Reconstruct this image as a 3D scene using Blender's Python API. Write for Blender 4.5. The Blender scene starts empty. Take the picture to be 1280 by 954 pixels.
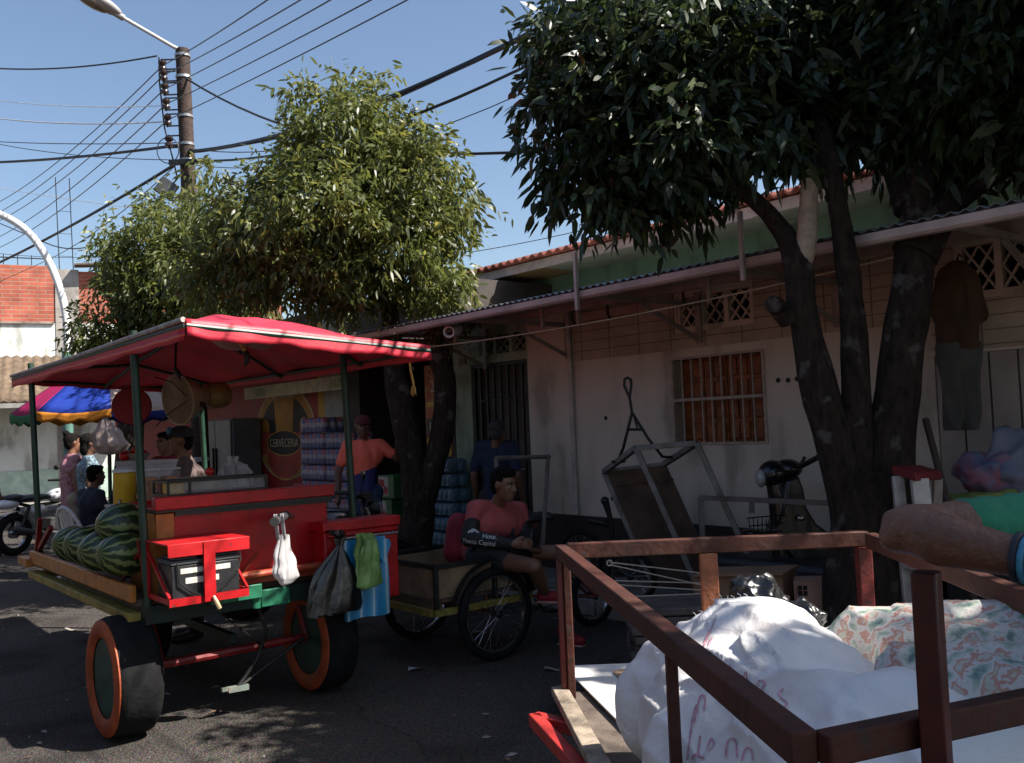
import bpy, bmesh, math, random
import numpy as np
from mathutils import Vector as V, Matrix, noise as mn
from mathutils.bvhtree import BVHTree
R = math.radians
sc = bpy.context.scene
col = sc.collection

# ------------------------------------------------------------------ camera
F_PX, IW, IH = 1150.0, 1280, 954
EYE = V((0, 0, 1.6))
_p, _r = R(2.64), R(2.3)
_f = V((0, math.cos(_p), math.sin(_p))); _x = V((1, 0, 0)); _u = _x.cross(_f)
CX = _x * math.cos(_r) - _u * math.sin(_r)
CY = _u * math.cos(_r) + _x * math.sin(_r)
cam = bpy.data.objects.new('camera', bpy.data.cameras.new('camera'))
col.objects.link(cam)
m = Matrix((CX, CY, -_f)).transposed().to_4x4(); m.translation = EYE
cam.matrix_world = m
cam.data.sensor_width = 36; cam.data.lens = 36 * F_PX / IW
cam.data.clip_start = 0.05; cam.data.clip_end = 2000
cam.data.dof.use_dof = False
sc.camera = cam

# ------------------------------------------------------------------ light
SUN = V((0.87, -0.20, 1.0)).normalized()          # direction towards the sun
SUN_EL = math.asin(SUN.z); SUN_AZ = math.atan2(SUN.x, SUN.y)
w = bpy.data.worlds.new('World'); sc.world = w; w.use_nodes = True
nt = w.node_tree; nt.nodes.clear()
sky = nt.nodes.new('ShaderNodeTexSky'); sky.sky_type = 'NISHITA'; sky.sun_disc = False
sky.sun_elevation = SUN_EL; sky.sun_rotation = SUN_AZ
sky.air_density = 1.0; sky.dust_density = 1.3; sky.ozone_density = 1.3
bg = nt.nodes.new('ShaderNodeBackground'); bg.inputs[1].default_value = 0.08
out = nt.nodes.new('ShaderNodeOutputWorld')
nt.links.new(sky.outputs[0], bg.inputs[0]); nt.links.new(bg.outputs[0], out.inputs[0])
sun = bpy.data.objects.new('sun', bpy.data.lights.new('sun', 'SUN')); col.objects.link(sun)
sun.data.energy = 5.0; sun.data.angle = R(0.55); sun.data.color = (1.0, 0.94, 0.86)
sun.rotation_euler = SUN.to_track_quat('Z', 'Y').to_euler()
sun.location = (20, -3, 25)
sc.view_settings.view_transform = 'Standard'; sc.view_settings.look = 'None'
sc.view_settings.exposure = 1.1; sc.view_settings.gamma = 1
sc.render.engine = 'CYCLES'
sc.cycles.use_denoising = True
sc.cycles.max_bounces = 6; sc.cycles.diffuse_bounces = 2; sc.cycles.glossy_bounces = 2
sc.cycles.transmission_bounces = 4; sc.cycles.transparent_max_bounces = 8
sc.cycles.sample_clamp_indirect = 6
sc.cycles.caustics_reflective = False; sc.cycles.caustics_refractive = False

# ------------------------------------------------------------------ placement helpers
def ray(px, py):
    return (CX * ((px - IW / 2) / F_PX) - CY * ((py - IH / 2) / F_PX) + _f)
def at(px, py, Y):
    d = ray(px, py); return EYE + d * (Y / d.y)
def gnd(px, py, h=0.0):
    d = ray(px, py); return EYE + d * ((h - EYE.z) / d.z)
_a = R(39.3)
FD = V((math.sin(_a), -math.cos(_a), 0)); FN = V((-math.cos(_a), -math.sin(_a), 0))
FO = at(625, 530, 10.0); FO.z = 0
FM = Matrix((FD, FN, V((0, 0, 1)))).transposed().to_4x4(); FM.translation = FO     # facade frame: x along, y out to the street
_t = 0.687
KU = V((math.cos(_t), math.sin(_t), 0)); KV = V((-KU.y, KU.x, 0))
KM = Matrix((KU, KV, V((0, 0, 1)))).transposed().to_4x4(); KM.translation = V((-2.006, 5.0, 0))   # fruit cart frame
def fac(s, o, z): return FM @ V((s, o, z))
def kart(u, v, z): return KM @ V((u, v, z))
rng = random.Random(7)

# ------------------------------------------------------------------ materials
def srgb(r, g, b):
    f = lambda c: c / 12.92 if c <= 0.04045 else ((c + 0.055) / 1.055) ** 2.4
    return (f(r / 255), f(g / 255), f(b / 255))
MATS = {}
def M(name, c, rough=0.6, metal=0.0, var=0.25, vs=5.0, bump=0.0, bs=60.0, transl=0.0, c2=None, spec=0.5, alpha=1.0, coat=0.0, detail=6.0):
    """plain surface: base colour broken up by noise (wear and dirt), optional fine relief"""
    if name in MATS: return MATS[name]
    mt = bpy.data.materials.new(name); mt.use_nodes = True; n = mt.node_tree; N = n.nodes; L = n.links
    b = N['Principled BSDF']; o = N['Material Output']
    tc = N.new('ShaderNodeTexCoord')
    no = N.new('ShaderNodeTexNoise'); no.inputs['Scale'].default_value = vs; no.inputs['Detail'].default_value = detail; no.inputs['Roughness'].default_value = 0.62
    L.new(tc.outputs['Object'], no.inputs['Vector'])
    cr = N.new('ShaderNodeValToRGB')
    lo = c2 if c2 else tuple(x * (1 - var) for x in c); hi = c if c2 else tuple(min(1, x * (1 + var * 0.6)) for x in c)
    cr.color_ramp.elements[0].position = 0.34; cr.color_ramp.elements[1].position = 0.66
    cr.color_ramp.elements[0].color = (*lo, 1); cr.color_ramp.elements[1].color = (*hi, 1)
    L.new(no.outputs[0], cr.inputs[0]); L.new(cr.outputs[0], b.inputs['Base Color'])
    rr = N.new('ShaderNodeMapRange'); rr.inputs['To Min'].default_value = max(0.03, rough - 0.1); rr.inputs['To Max'].default_value = min(1, rough + 0.12)
    L.new(no.outputs[0], rr.inputs['Value']); L.new(rr.outputs[0], b.inputs['Roughness'])
    b.inputs['Metallic'].default_value = metal; b.inputs['Specular IOR Level'].default_value = spec
    b.inputs['Coat Weight'].default_value = coat
    if alpha < 1: b.inputs['Alpha'].default_value = alpha
    if bump:
        n2 = N.new('ShaderNodeTexNoise'); n2.inputs['Scale'].default_value = bs; n2.inputs['Detail'].default_value = 5
        L.new(tc.outputs['Object'], n2.inputs['Vector'])
        bp = N.new('ShaderNodeBump'); bp.inputs['Strength'].default_value = min(1, bump); bp.inputs['Distance'].default_value = 0.01 * max(1, bump)
        L.new(n2.outputs[0], bp.inputs['Height']); L.new(bp.outputs[0], b.inputs['Normal'])
    if transl:
        tr = N.new('ShaderNodeBsdfTranslucent'); L.new(cr.outputs[0], tr.inputs[0])
        mx = N.new('ShaderNodeMixShader'); mx.inputs[0].default_value = transl
        L.new(b.outputs[0], mx.inputs[1]); L.new(tr.outputs[0], mx.inputs[2]); L.new(mx.outputs[0], o.inputs[0])
    MATS[name] = mt
    return mt
def worn(mt, chip, scale=22, lo=0.60, hi=0.64, scratch=True):
    """chips and scratches showing the layer below, dust film"""
    n = mt.node_tree; N = n.nodes; L = n.links; b = N['Principled BSDF']; src = b.inputs['Base Color'].links[0].from_socket; tc = N.new('ShaderNodeTexCoord')
    no = N.new('ShaderNodeTexNoise'); no.inputs['Scale'].default_value = scale; no.inputs['Detail'].default_value = 9; no.inputs['Roughness'].default_value = 0.7; L.new(tc.outputs['Object'], no.inputs['Vector'])
    rp = N.new('ShaderNodeValToRGB'); rp.color_ramp.elements[0].position = lo; rp.color_ramp.elements[0].color = (0, 0, 0, 1); rp.color_ramp.elements[1].position = hi; rp.color_ramp.elements[1].color = (0.85, 0.85, 0.85, 1); L.new(no.outputs[0], rp.inputs[0])
    mx = N.new('ShaderNodeMix'); mx.data_type = 'RGBA'; L.new(rp.outputs[0], mx.inputs[0]); L.new(src, mx.inputs[6]); mx.inputs[7].default_value = (*chip, 1)
    n2 = N.new('ShaderNodeTexNoise'); n2.inputs['Scale'].default_value = 2.3; n2.inputs['Detail'].default_value = 8; L.new(tc.outputs['Object'], n2.inputs['Vector'])
    r2 = N.new('ShaderNodeValToRGB'); r2.color_ramp.elements[0].position = 0.45; r2.color_ramp.elements[0].color = (0, 0, 0, 1); r2.color_ramp.elements[1].position = 0.75; r2.color_ramp.elements[1].color = (0.14, 0.14, 0.14, 1); L.new(n2.outputs[0], r2.inputs[0])
    m2 = N.new('ShaderNodeMix'); m2.data_type = 'RGBA'; L.new(r2.outputs[0], m2.inputs[0]); L.new(mx.outputs[2], m2.inputs[6]); m2.inputs[7].default_value = (0.10, 0.075, 0.06, 1)
    L.new(m2.outputs[2], b.inputs['Base Color']); return mt
def glass(name, c=(0.9, 0.92, 0.92), rough=0.05, alpha=0.25):
    if name in MATS: return MATS[name]
    mt = M(name, c, rough, var=0.05); mt.node_tree.nodes['Principled BSDF'].inputs['Alpha'].default_value = alpha
    return mt
def node_mat(name):
    mt = bpy.data.materials.new(name); mt.use_nodes = True; MATS[name] = mt
    return mt, mt.node_tree.nodes, mt.node_tree.links, mt.node_tree.nodes['Principled BSDF']

# asphalt: aggregate, worn pale dust, dark patches, relief
def asphalt():
    mt, N, L, b = node_mat('asphalt')
    tc = N.new('ShaderNodeTexCoord')
    def noise(s, d=6):
        x = N.new('ShaderNodeTexNoise'); x.inputs['Scale'].default_value = s; x.inputs['Detail'].default_value = d; L.new(tc.outputs['Object'], x.inputs['Vector']); return x
    big, fine = noise(0.45, 8), noise(55, 4)
    vo = N.new('ShaderNodeTexVoronoi'); vo.inputs['Scale'].default_value = 95; L.new(tc.outputs['Object'], vo.inputs['Vector'])
    r1 = N.new('ShaderNodeValToRGB'); r1.color_ramp.elements[0].position = 0.3; r1.color_ramp.elements[1].position = 0.7
    r1.color_ramp.elements[0].color = (0.066, 0.060, 0.056, 1); r1.color_ramp.elements[1].color = (0.125, 0.112, 0.10, 1)
    L.new(big.outputs[0], r1.inputs[0])
    r2 = N.new('ShaderNodeValToRGB'); r2.color_ramp.elements[0].position = 0.32; r2.color_ramp.elements[1].position = 0.72
    r2.color_ramp.elements[0].color = (0.45, 0.45, 0.45, 1); r2.color_ramp.elements[1].color = (1.6, 1.55, 1.5, 1)
    L.new(fine.outputs[0], r2.inputs[0])
    mu = N.new('ShaderNodeMix'); mu.data_type = 'RGBA'; mu.blend_type = 'MULTIPLY'; mu.inputs[0].default_value = 1
    L.new(r1.outputs[0], mu.inputs[6]); L.new(r2.outputs[0], mu.inputs[7])
    m2 = N.new('ShaderNodeMix'); m2.data_type = 'RGBA'; m2.blend_type = 'MULTIPLY'; m2.inputs[0].default_value = 0.45
    L.new(mu.outputs[2], m2.inputs[6]); L.new(vo.outputs['Color'], m2.inputs[7])
    v2 = N.new('ShaderNodeTexVoronoi'); v2.feature = 'DISTANCE_TO_EDGE'; v2.inputs['Scale'].default_value = 0.55
    wn = noise(2.2, 6); va = N.new('ShaderNodeVectorMath'); va.operation = 'MULTIPLY_ADD'; va.inputs[1].default_value = (0.5, 0.5, 0); L.new(wn.outputs['Color'], va.inputs[0]); L.new(tc.outputs['Object'], va.inputs[2]); L.new(va.outputs[0], v2.inputs['Vector'])
    rc = N.new('ShaderNodeValToRGB'); rc.color_ramp.elements[0].position = 0.0; rc.color_ramp.elements[0].color = (0.62, 0.62, 0.62, 1); rc.color_ramp.elements[1].position = 0.010; rc.color_ramp.elements[1].color = (1, 1, 1, 1); L.new(v2.outputs['Distance'], rc.inputs[0])
    m3 = N.new('ShaderNodeMix'); m3.data_type = 'RGBA'; m3.blend_type = 'MULTIPLY'; m3.inputs[0].default_value = 1; L.new(m2.outputs[2], m3.inputs[6]); L.new(rc.outputs[0], m3.inputs[7])
    so = noise(0.9, 9); rs = N.new('ShaderNodeValToRGB'); rs.color_ramp.elements[0].position = 0.36; rs.color_ramp.elements[0].color = (0.45, 0.44, 0.44, 1); rs.color_ramp.elements[1].position = 0.47; rs.color_ramp.elements[1].color = (1, 1, 1, 1); L.new(so.outputs[0], rs.inputs[0])
    m2 = N.new('ShaderNodeMix'); m2.data_type = 'RGBA'; m2.blend_type = 'MULTIPLY'; m2.inputs[0].default_value = 1; L.new(m3.outputs[2], m2.inputs[6]); L.new(rs.outputs[0], m2.inputs[7])
    L.new(m2.outputs[2], b.inputs['Base Color']); b.inputs['Roughness'].default_value = 0.88; b.inputs['Specular IOR Level'].default_value = 0.25
    bp = N.new('ShaderNodeBump'); bp.inputs['Strength'].default_value = 0.9; bp.inputs['Distance'].default_value = 0.012
    L.new(vo.outputs['Distance'], bp.inputs['Height']); L.new(bp.outputs[0], b.inputs['Normal'])
    return mt
def brick_mat(name, c1, c2, mortar, bw, bh, off=0.5, msize=0.012, bump=0.5, axes='XZ'):
    mt, N, L, b = node_mat(name)
    tc = N.new('ShaderNodeTexCoord'); sp = N.new('ShaderNodeSeparateXYZ'); cb = N.new('ShaderNodeCombineXYZ')
    L.new(tc.outputs['Object'], sp.inputs[0])
    L.new(sp.outputs[axes[0]], cb.inputs[0]); L.new(sp.outputs[axes[1]], cb.inputs[1])
    bt = N.new('ShaderNodeTexBrick'); L.new(cb.outputs[0], bt.inputs['Vector'])
    bt.offset = off; bt.inputs['Scale'].default_value = 1; bt.inputs['Brick Width'].default_value = bw; bt.inputs['Row Height'].default_value = bh
    bt.inputs['Mortar Size'].default_value = msize; bt.inputs['Color1'].default_value = (*c1, 1); bt.inputs['Color2'].default_value = (*c2, 1); bt.inputs['Mortar'].default_value = (*mortar, 1)
    no = N.new('ShaderNodeTexNoise'); no.inputs['Scale'].default_value = 3; no.inputs['Detail'].default_value = 8; L.new(tc.outputs['Object'], no.inputs['Vector'])
    rp = N.new('ShaderNodeValToRGB'); rp.color_ramp.elements[0].position = 0.3; rp.color_ramp.elements[0].color = (0.62, 0.6, 0.58, 1); rp.color_ramp.elements[1].position = 0.7; rp.color_ramp.elements[1].color = (1.1, 1.1, 1.1, 1)
    L.new(no.outputs[0], rp.inputs[0])
    mx = N.new('ShaderNodeMix'); mx.data_type = 'RGBA'; mx.blend_type = 'MULTIPLY'; mx.inputs[0].default_value = 1
    L.new(bt.outputs['Color'], mx.inputs[6]); L.new(rp.outputs[0], mx.inputs[7]); L.new(mx.outputs[2], b.inputs['Base Color'])
    b.inputs['Roughness'].default_value = 0.85
    bp = N.new('ShaderNodeBump'); bp.inputs['Strength'].default_value = bump; bp.inputs['Distance'].default_value = 0.01; bp.invert = True
    L.new(bt.outputs['Fac'], bp.inputs['Height']); L.new(bp.outputs[0], b.inputs['Normal'])
    return mt
def plaster(name, c, stain, streak=0.5):
    """painted render: soft blotches, rain streaks, grime of its own"""
    mt, N, L, b = node_mat(name)
    tc = N.new('ShaderNodeTexCoord')
    mp = N.new('ShaderNodeMapping'); mp.inputs['Scale'].default_value = (4, 4, 0.9); L.new(tc.outputs['Object'], mp.inputs[0])
    s = N.new('ShaderNodeTexNoise'); s.inputs['Scale'].default_value = 1; s.inputs['Detail'].default_value = 7; L.new(mp.outputs[0], s.inputs['Vector'])
    g = N.new('ShaderNodeTexNoise'); g.inputs['Scale'].default_value = 1.6; g.inputs['Detail'].default_value = 9; L.new(tc.outputs['Object'], g.inputs['Vector'])
    ad = N.new('ShaderNodeMath'); ad.operation = 'MULTIPLY'; L.new(s.outputs[0], ad.inputs[0]); L.new(g.outputs[0], ad.inputs[1])
    rp = N.new('ShaderNodeValToRGB'); rp.color_ramp.elements[0].position = 0.15; rp.color_ramp.elements[0].color = (*[x * 0.75 for x in stain], 1); e_ = rp.color_ramp.elements.new(0.21); e_.color = (*[(p + q) / 2 for p, q in zip(stain, c)], 1); rp.color_ramp.elements[2].position = 0.29; rp.color_ramp.elements[2].color = (*c, 1)
    L.new(ad.outputs[0], rp.inputs[0]); L.new(rp.outputs[0], b.inputs['Base Color']); b.inputs['Roughness'].default_value = 0.8
    f = N.new('ShaderNodeTexNoise'); f.inputs['Scale'].default_value = 60; f.inputs['Detail'].default_value = 4; L.new(tc.outputs['Object'], f.inputs['Vector'])
    bp = N.new('ShaderNodeBump'); bp.inputs['Strength'].default_value = 0.25; bp.inputs['Distance'].default_value = 0.01
    L.new(f.outputs[0], bp.inputs['Height']); L.new(bp.outputs[0], b.inputs['Normal'])
    return mt
def stripes_mat(name, cols, scale, axis='X', rough=0.5, distort=0.0, transl=0.0):
    mt, N, L, b = node_mat(name)
    tc = N.new('ShaderNodeTexCoord'); sp = N.new('ShaderNodeSeparateXYZ'); L.new(tc.outputs['Object'], sp.inputs[0])
    ml = N.new('ShaderNodeMath'); ml.operation = 'MULTIPLY'; ml.inputs[1].default_value = scale; L.new(sp.outputs[axis], ml.inputs[0])
    if distort:
        no = N.new('ShaderNodeTexNoise'); no.inputs['Scale'].default_value = 9; no.inputs['Detail'].default_value = 5; L.new(tc.outputs['Object'], no.inputs['Vector'])
        m2 = N.new('ShaderNodeMath'); m2.operation = 'MULTIPLY_ADD'; m2.inputs[1].default_value = distort; L.new(no.outputs[0], m2.inputs[0]); L.new(ml.outputs[0], m2.inputs[2]); ml = m2
    fr = N.new('ShaderNodeMath'); fr.operation = 'FRACT'; L.new(ml.outputs[0], fr.inputs[0])
    rp = N.new('ShaderNodeValToRGB'); rp.color_ramp.interpolation = 'CONSTANT'
    for i, c in enumerate(cols):
        e = rp.color_ramp.elements[i] if i < 2 else rp.color_ramp.elements.new(i / len(cols))
        e.position = i / len(cols); e.color = (*c, 1)
    L.new(fr.outputs[0], rp.inputs[0]); L.new(rp.outputs[0], b.inputs['Base Color']); b.inputs['Roughness'].default_value = rough
    if transl:
        tr = N.new('ShaderNodeBsdfTranslucent'); L.new(rp.outputs[0], tr.inputs[0]); mx = N.new('ShaderNodeMixShader'); mx.inputs[0].default_value = transl
        L.new(b.outputs[0], mx.inputs[1]); L.new(tr.outputs[0], mx.inputs[2]); L.new(mx.outputs[0], N['Material Output'].inputs[0])
    return mt

# ------------------------------------------------------------------ mesh builder
class MB:
    def __init__(s, mat=None):
        s.v = []; s.f = []; s.mi = []; s.m = mat if mat is not None else Matrix(); s.k = 0
    def add(s, vs, fs):
        o = len(s.v); s.v += [s.m @ V(p) for p in vs]; s.f += [tuple(i + o for i in f) for f in fs]; s.mi += [s.k] * len(fs); return s
    def box(s, a, b):
        x0, y0, z0 = (min(a[i], b[i]) for i in range(3)); x1, y1, z1 = (max(a[i], b[i]) for i in range(3))
        return s.add([(x0, y0, z0), (x1, y0, z0), (x1, y1, z0), (x0, y1, z0), (x0, y0, z1), (x1, y0, z1), (x1, y1, z1), (x0, y1, z1)],
                     [(0, 3, 2, 1), (4, 5, 6, 7), (0, 1, 5, 4), (1, 2, 6, 5), (2, 3, 7, 6), (3, 0, 4, 7)])
    def beam(s, p, q, wd, ht=None, up=(0, 0, 1)):
        p, q = V(p), V(q); ht = ht or wd; d = (q - p).normalized(); u = V(up)
        if abs(d.dot(u)) > 0.98: u = V((0, 1, 0)) if abs(d.y) < 0.9 else V((1, 0, 0))
        a = d.cross(u).normalized(); c = a.cross(d).normalized(); vs = []
        for e in (p, q):
            for i, j in ((-1, -1), (1, -1), (1, 1), (-1, 1)): vs.append(e + a * (i * wd / 2) + c * (j * ht / 2))
        return s.add(vs, [(0, 3, 2, 1), (4, 5, 6, 7), (0, 1, 5, 4), (1, 2, 6, 5), (2, 3, 7, 6), (3, 0, 4, 7)])
    def tube(s, pts, r, seg=8, cap=True, closed=False):
        pts = [V(p) for p in pts]; n = len(pts); rs = r if isinstance(r, (list, tuple)) else [r] * n
        vs = []; ref = None
        for i in range(n):
            d = (pts[(i + 1) % n] - pts[i - 1]) if closed else (pts[min(i + 1, n - 1)] - pts[max(i - 1, 0)])
            d = d.normalized() if d.length > 1e-9 else V((0, 0, 1))
            if ref is None:
                ref = V((0, 0, 1)) if abs(d.z) < 0.9 else V((1, 0, 0))
            a = ref - d * ref.dot(d)
            if a.length < 1e-6: a = d.orthogonal()
            a.normalize(); ref = a; c = d.cross(a)
            for k in range(seg):
                t = 2 * math.pi * k / seg; vs.append(pts[i] + (a * math.cos(t) + c * math.sin(t)) * rs[i])
        fs = []
        for i in range(n if closed else n - 1):
            j = (i + 1) % n
            for k in range(seg):
                k2 = (k + 1) % seg; fs.append((i * seg + k, i * seg + k2, j * seg + k2, j * seg + k))
        if cap and not closed: fs += [tuple(range(seg))[::-1], tuple((n - 1) * seg + k for k in range(seg))]
        return s.add(vs, fs)
    def lathe(s, prof, c=(0, 0, 0), axis=(0, 0, 1), seg=24, closed=False, sx=1.0):
        c, ax = V(c), V(axis).normalized(); a = ax.orthogonal().normalized(); b = ax.cross(a); vs = []; fs = []
        n = len(prof)
        for r, h in prof:
            for k in range(seg):
                t = 2 * math.pi * k / seg; vs.append(c + ax * h + (a * math.cos(t) * sx + b * math.sin(t)) * r)
        for i in range(n if closed else n - 1):
            j = (i + 1) % n
            for k in range(seg):
                k2 = (k + 1) % seg; fs.append((i * seg + k, i * seg + k2, j * seg + k2, j * seg + k))
        if not closed:
            if prof[0][0] > 1e-6: fs.append(tuple(range(seg))[::-1])
            if prof[-1][0] > 1e-6: fs.append(tuple((n - 1) * seg + k for k in range(seg)))
        return s.add(vs, fs)
    def torus(s, c, axis, rad, r, seg=32, sub=8, flat=1.0):
        return s.lathe([(rad + r * math.cos(2 * math.pi * k / sub), r * flat * math.sin(2 * math.pi * k / sub)) for k in range(sub)], c, axis, seg, closed=True)
    def ell(s, c, rx, ry=None, rz=None, seg=16, rings=10, rot=None):
        ry = rx if ry is None else ry; rz = rx if rz is None else rz; c = V(c); rot = rot or Matrix.Identity(3)
        vs = [c + rot @ V((0, 0, -rz))]; fs = []
        for i in range(1, rings):
            t = -math.pi / 2 + math.pi * i / rings
            for k in range(seg):
                p = 2 * math.pi * k / seg; vs.append(c + rot @ V((rx * math.cos(t) * math.cos(p), ry * math.cos(t) * math.sin(p), rz * math.sin(t))))
        vs.append(c + rot @ V((0, 0, rz))); top = len(vs) - 1
        for k in range(seg): fs.append((0, 1 + (k + 1) % seg, 1 + k))
        for i in range(rings - 2):
            for k in range(seg):
                k2 = (k + 1) % seg; fs.append((1 + i * seg + k, 1 + i * seg + k2, 1 + (i + 1) * seg + k2, 1 + (i + 1) * seg + k))
        o = 1 + (rings - 2) * seg
        for k in range(seg): fs.append((o + k, o + (k + 1) % seg, top))
        return s.add(vs, fs)
    def prism(s, poly, o, ex, ey, depth):
        """polygon in the plane (ex, ey) at o, pushed along ex x ey by depth"""
        o, ex, ey = V(o), V(ex), V(ey); nz = ex.cross(ey).normalized() * depth; n = len(poly)
        vs = [o + ex * a + ey * b for a, b in poly] + [o + ex * a + ey * b + nz for a, b in poly]
        fs = [tuple(range(n))[::-1], tuple(range(n, 2 * n))] + [(i, (i + 1) % n, n + (i + 1) % n, n + i) for i in range(n)]
        return s.add(vs, fs)
    def grid(s, fn, nu, nv, wrap=False):
        vs = [fn(i / nu, j / nv) for j in range(nv + 1) for i in range(nu + (0 if wrap else 1))]; W = nu + (0 if wrap else 1)
        fs = [(j * W + i, j * W + (i + 1) % W, (j + 1) * W + (i + 1) % W, (j + 1) * W + i) for j in range(nv) for i in range(nu)]
        return s.add(vs, fs)

def loc_of(o):
    p = V((0, 0, 0))
    while o is not None: p += o.location; o = o.parent
    return p
def mesh_of(name, vs, fs, mi=None):
    me = bpy.data.meshes.new(name); me.from_pydata([tuple(v) for v in vs], [], fs)
    if mi: me.polygons.foreach_set('material_index', mi)
    return me
def obj(name, mb, mats, parent=None, smooth=35, bevel=0.0, solid=0.0, recalc=True):
    base = loc_of(parent) if parent else None
    if parent is None:
        xs = [v.x for v in mb.v]; ys = [v.y for v in mb.v]; base = V(((min(xs) + max(xs)) / 2, (min(ys) + max(ys)) / 2, min(v.z for v in mb.v)))
    used = sorted({i for f in mb.f for i in f}); ix = {v: k for k, v in enumerate(used)}
    me = mesh_of(name, [mb.v[i] - base for i in used], [tuple(ix[i] for i in f) for f in mb.f], mb.mi)
    for mt in (mats if isinstance(mats, (list, tuple)) else [mats]): me.materials.append(mt)
    if recalc:
        bm = bmesh.new(); bm.from_mesh(me); bmesh.ops.recalc_face_normals(bm, faces=bm.faces); bm.to_mesh(me); bm.free()
    if smooth:
        me.polygons.foreach_set('use_smooth', [True] * len(me.polygons)); me.set_sharp_from_angle(angle=R(smooth))
    o = bpy.data.objects.new(name, me); col.objects.link(o)
    if parent: o.parent = parent
    else: o.location = base
    if solid:
        d = o.modifiers.new('thick', 'SOLIDIFY'); d.thickness = solid; d.offset = 0
    if bevel:
        d = o.modifiers.new('edge', 'BEVEL'); d.width = bevel; d.segments = 2; d.limit_method = 'ANGLE'; d.angle_limit = R(40)
    return o
def tag(o, label=None, cat=None, group=None, kind=None):
    for k, v in (('label', label), ('category', cat), ('group', group), ('kind', kind)):
        if v: o[k] = v
    return o
def thing(name, loc, label, cat, group=None):
    o = bpy.data.objects.new(name, None); col.objects.link(o); o.location = V(loc); o.empty_display_size = 0.1
    return tag(o, label, cat, group)
def struct(o): return tag(o, kind='structure')
def copy_tree(o, parent=None):
    c = o.copy(); col.objects.link(c)
    if parent: c.parent = parent
    for ch in list(o.children): copy_tree(ch, c)
    return c
def text_into(mb, s, o, ex, ey, size, depth=0.002, align='CENTER', shear=0.0):
    cu = bpy.data.curves.new('t', 'FONT'); cu.body = s; cu.size = size; cu.align_x = align; cu.align_y = 'CENTER'; cu.shear = shear; cu.resolution_u = 3
    t = bpy.data.objects.new('t', cu); col.objects.link(t); bpy.context.view_layer.update()
    me = t.evaluated_get(bpy.context.evaluated_depsgraph_get()).to_mesh()
    o, ex, ey = V(o), V(ex).normalized(), V(ey).normalized(); nz = ex.cross(ey) * depth
    mb.add([o + ex * v.co.x + ey * v.co.y + nz for v in me.vertices], [tuple(p.vertices) for p in me.polygons])
    bpy.data.objects.remove(t); bpy.data.curves.remove(cu)
def blob(name, balls, voxel, mats, parent=None, smooth_it=6, cut=None, post=None):
    """one continuous skin over tapered limbs: balls = list of (p, q, r1, r2) or (c, (rx,ry,rz), rot)"""
    mb = MB()
    for b in balls:
        if len(b) == 4:
            p, q, r1, r2 = V(b[0]), V(b[1]), b[2], b[3]; L = (q - p).length; n = max(2, int(L / (0.3 * min(r1, r2))) + 1)
            for i in range(n):
                t = i / (n - 1); mb.ell(p.lerp(q, t), r1 + (r2 - r1) * t, seg=12, rings=8)
        else: mb.ell(b[0], *b[1], seg=18, rings=12, rot=b[2] if len(b) > 2 else None)
    base = loc_of(parent) if parent else V((0, 0, 0))
    me = mesh_of(name, [v - base for v in mb.v], mb.f)
    bm = bmesh.new(); bm.from_mesh(me); bmesh.ops.recalc_face_normals(bm, faces=bm.faces); bm.to_mesh(me); bm.free()
    o = bpy.data.objects.new(name, me); col.objects.link(o)
    md = o.modifiers.new('r', 'REMESH'); md.mode = 'VOXEL'; md.voxel_size = voxel
    if smooth_it:
        sm = o.modifiers.new('s', 'SMOOTH'); sm.factor = 0.5; sm.iterations = smooth_it
    bpy.context.view_layer.update()
    dg = bpy.context.evaluated_depsgraph_get(); m2 = bpy.data.meshes.new_from_object(o.evaluated_get(dg)); m2.name = name
    o.modifiers.clear(); o.data = m2; bpy.data.meshes.remove(me)
    if cut:
        bm = bmesh.new(); bm.from_mesh(m2)
        for co, no in cut:
            bmesh.ops.bisect_plane(bm, geom=bm.verts[:] + bm.edges[:] + bm.faces[:], plane_co=V(co) - base, plane_no=V(no), clear_outer=True)
        bm.to_mesh(m2); bm.free()
    if post:
        for v in m2.vertices: v.co = post(v.co + base) - base
    m2.materials.clear()
    for mt in (mats if isinstance(mats, (list, tuple)) else [mats]): m2.materials.append(mt)
    m2.polygons.foreach_set('use_smooth', [True] * len(m2.polygons))
    if parent: o.parent = parent
    return o
def nz3(p, s=1.0, seed=0): return mn.noise(V(p) * s + V((seed * 13.1, seed * 7.7, seed * 3.3)))

# ================================================================== SETTING
A_ROAD = asphalt()
g = MB()
g.add([(-90, -40, 0), (90, -40, 0), (90, 120, 0), (-90, 120, 0)], [(0, 1, 2, 3)])
struct(obj('road', g, A_ROAD, smooth=0))
c_conc = M('sidewalk_concrete', (0.24, 0.22, 0.2), 0.85, var=0.4, vs=3, bump=0.5, bs=40)
g = MB(FM); s = -14.0
while s < 9:
    g.box((s + 0.004, -0.3, 0.0), (s + 1.16, 0.80, 0.13)); g.box((s + 0.004, 0.806, 0.0), (s + 1.16, 0.95, 0.135)); s += 1.168
struct(obj('sidewalk', g, c_conc, bevel=0.012))
g = MB()
g.box((-40, 21.6, 0), (-8.6, 24, 0.12))
struct(obj('far_sidewalk', g, c_conc, bevel=0.02))

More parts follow.
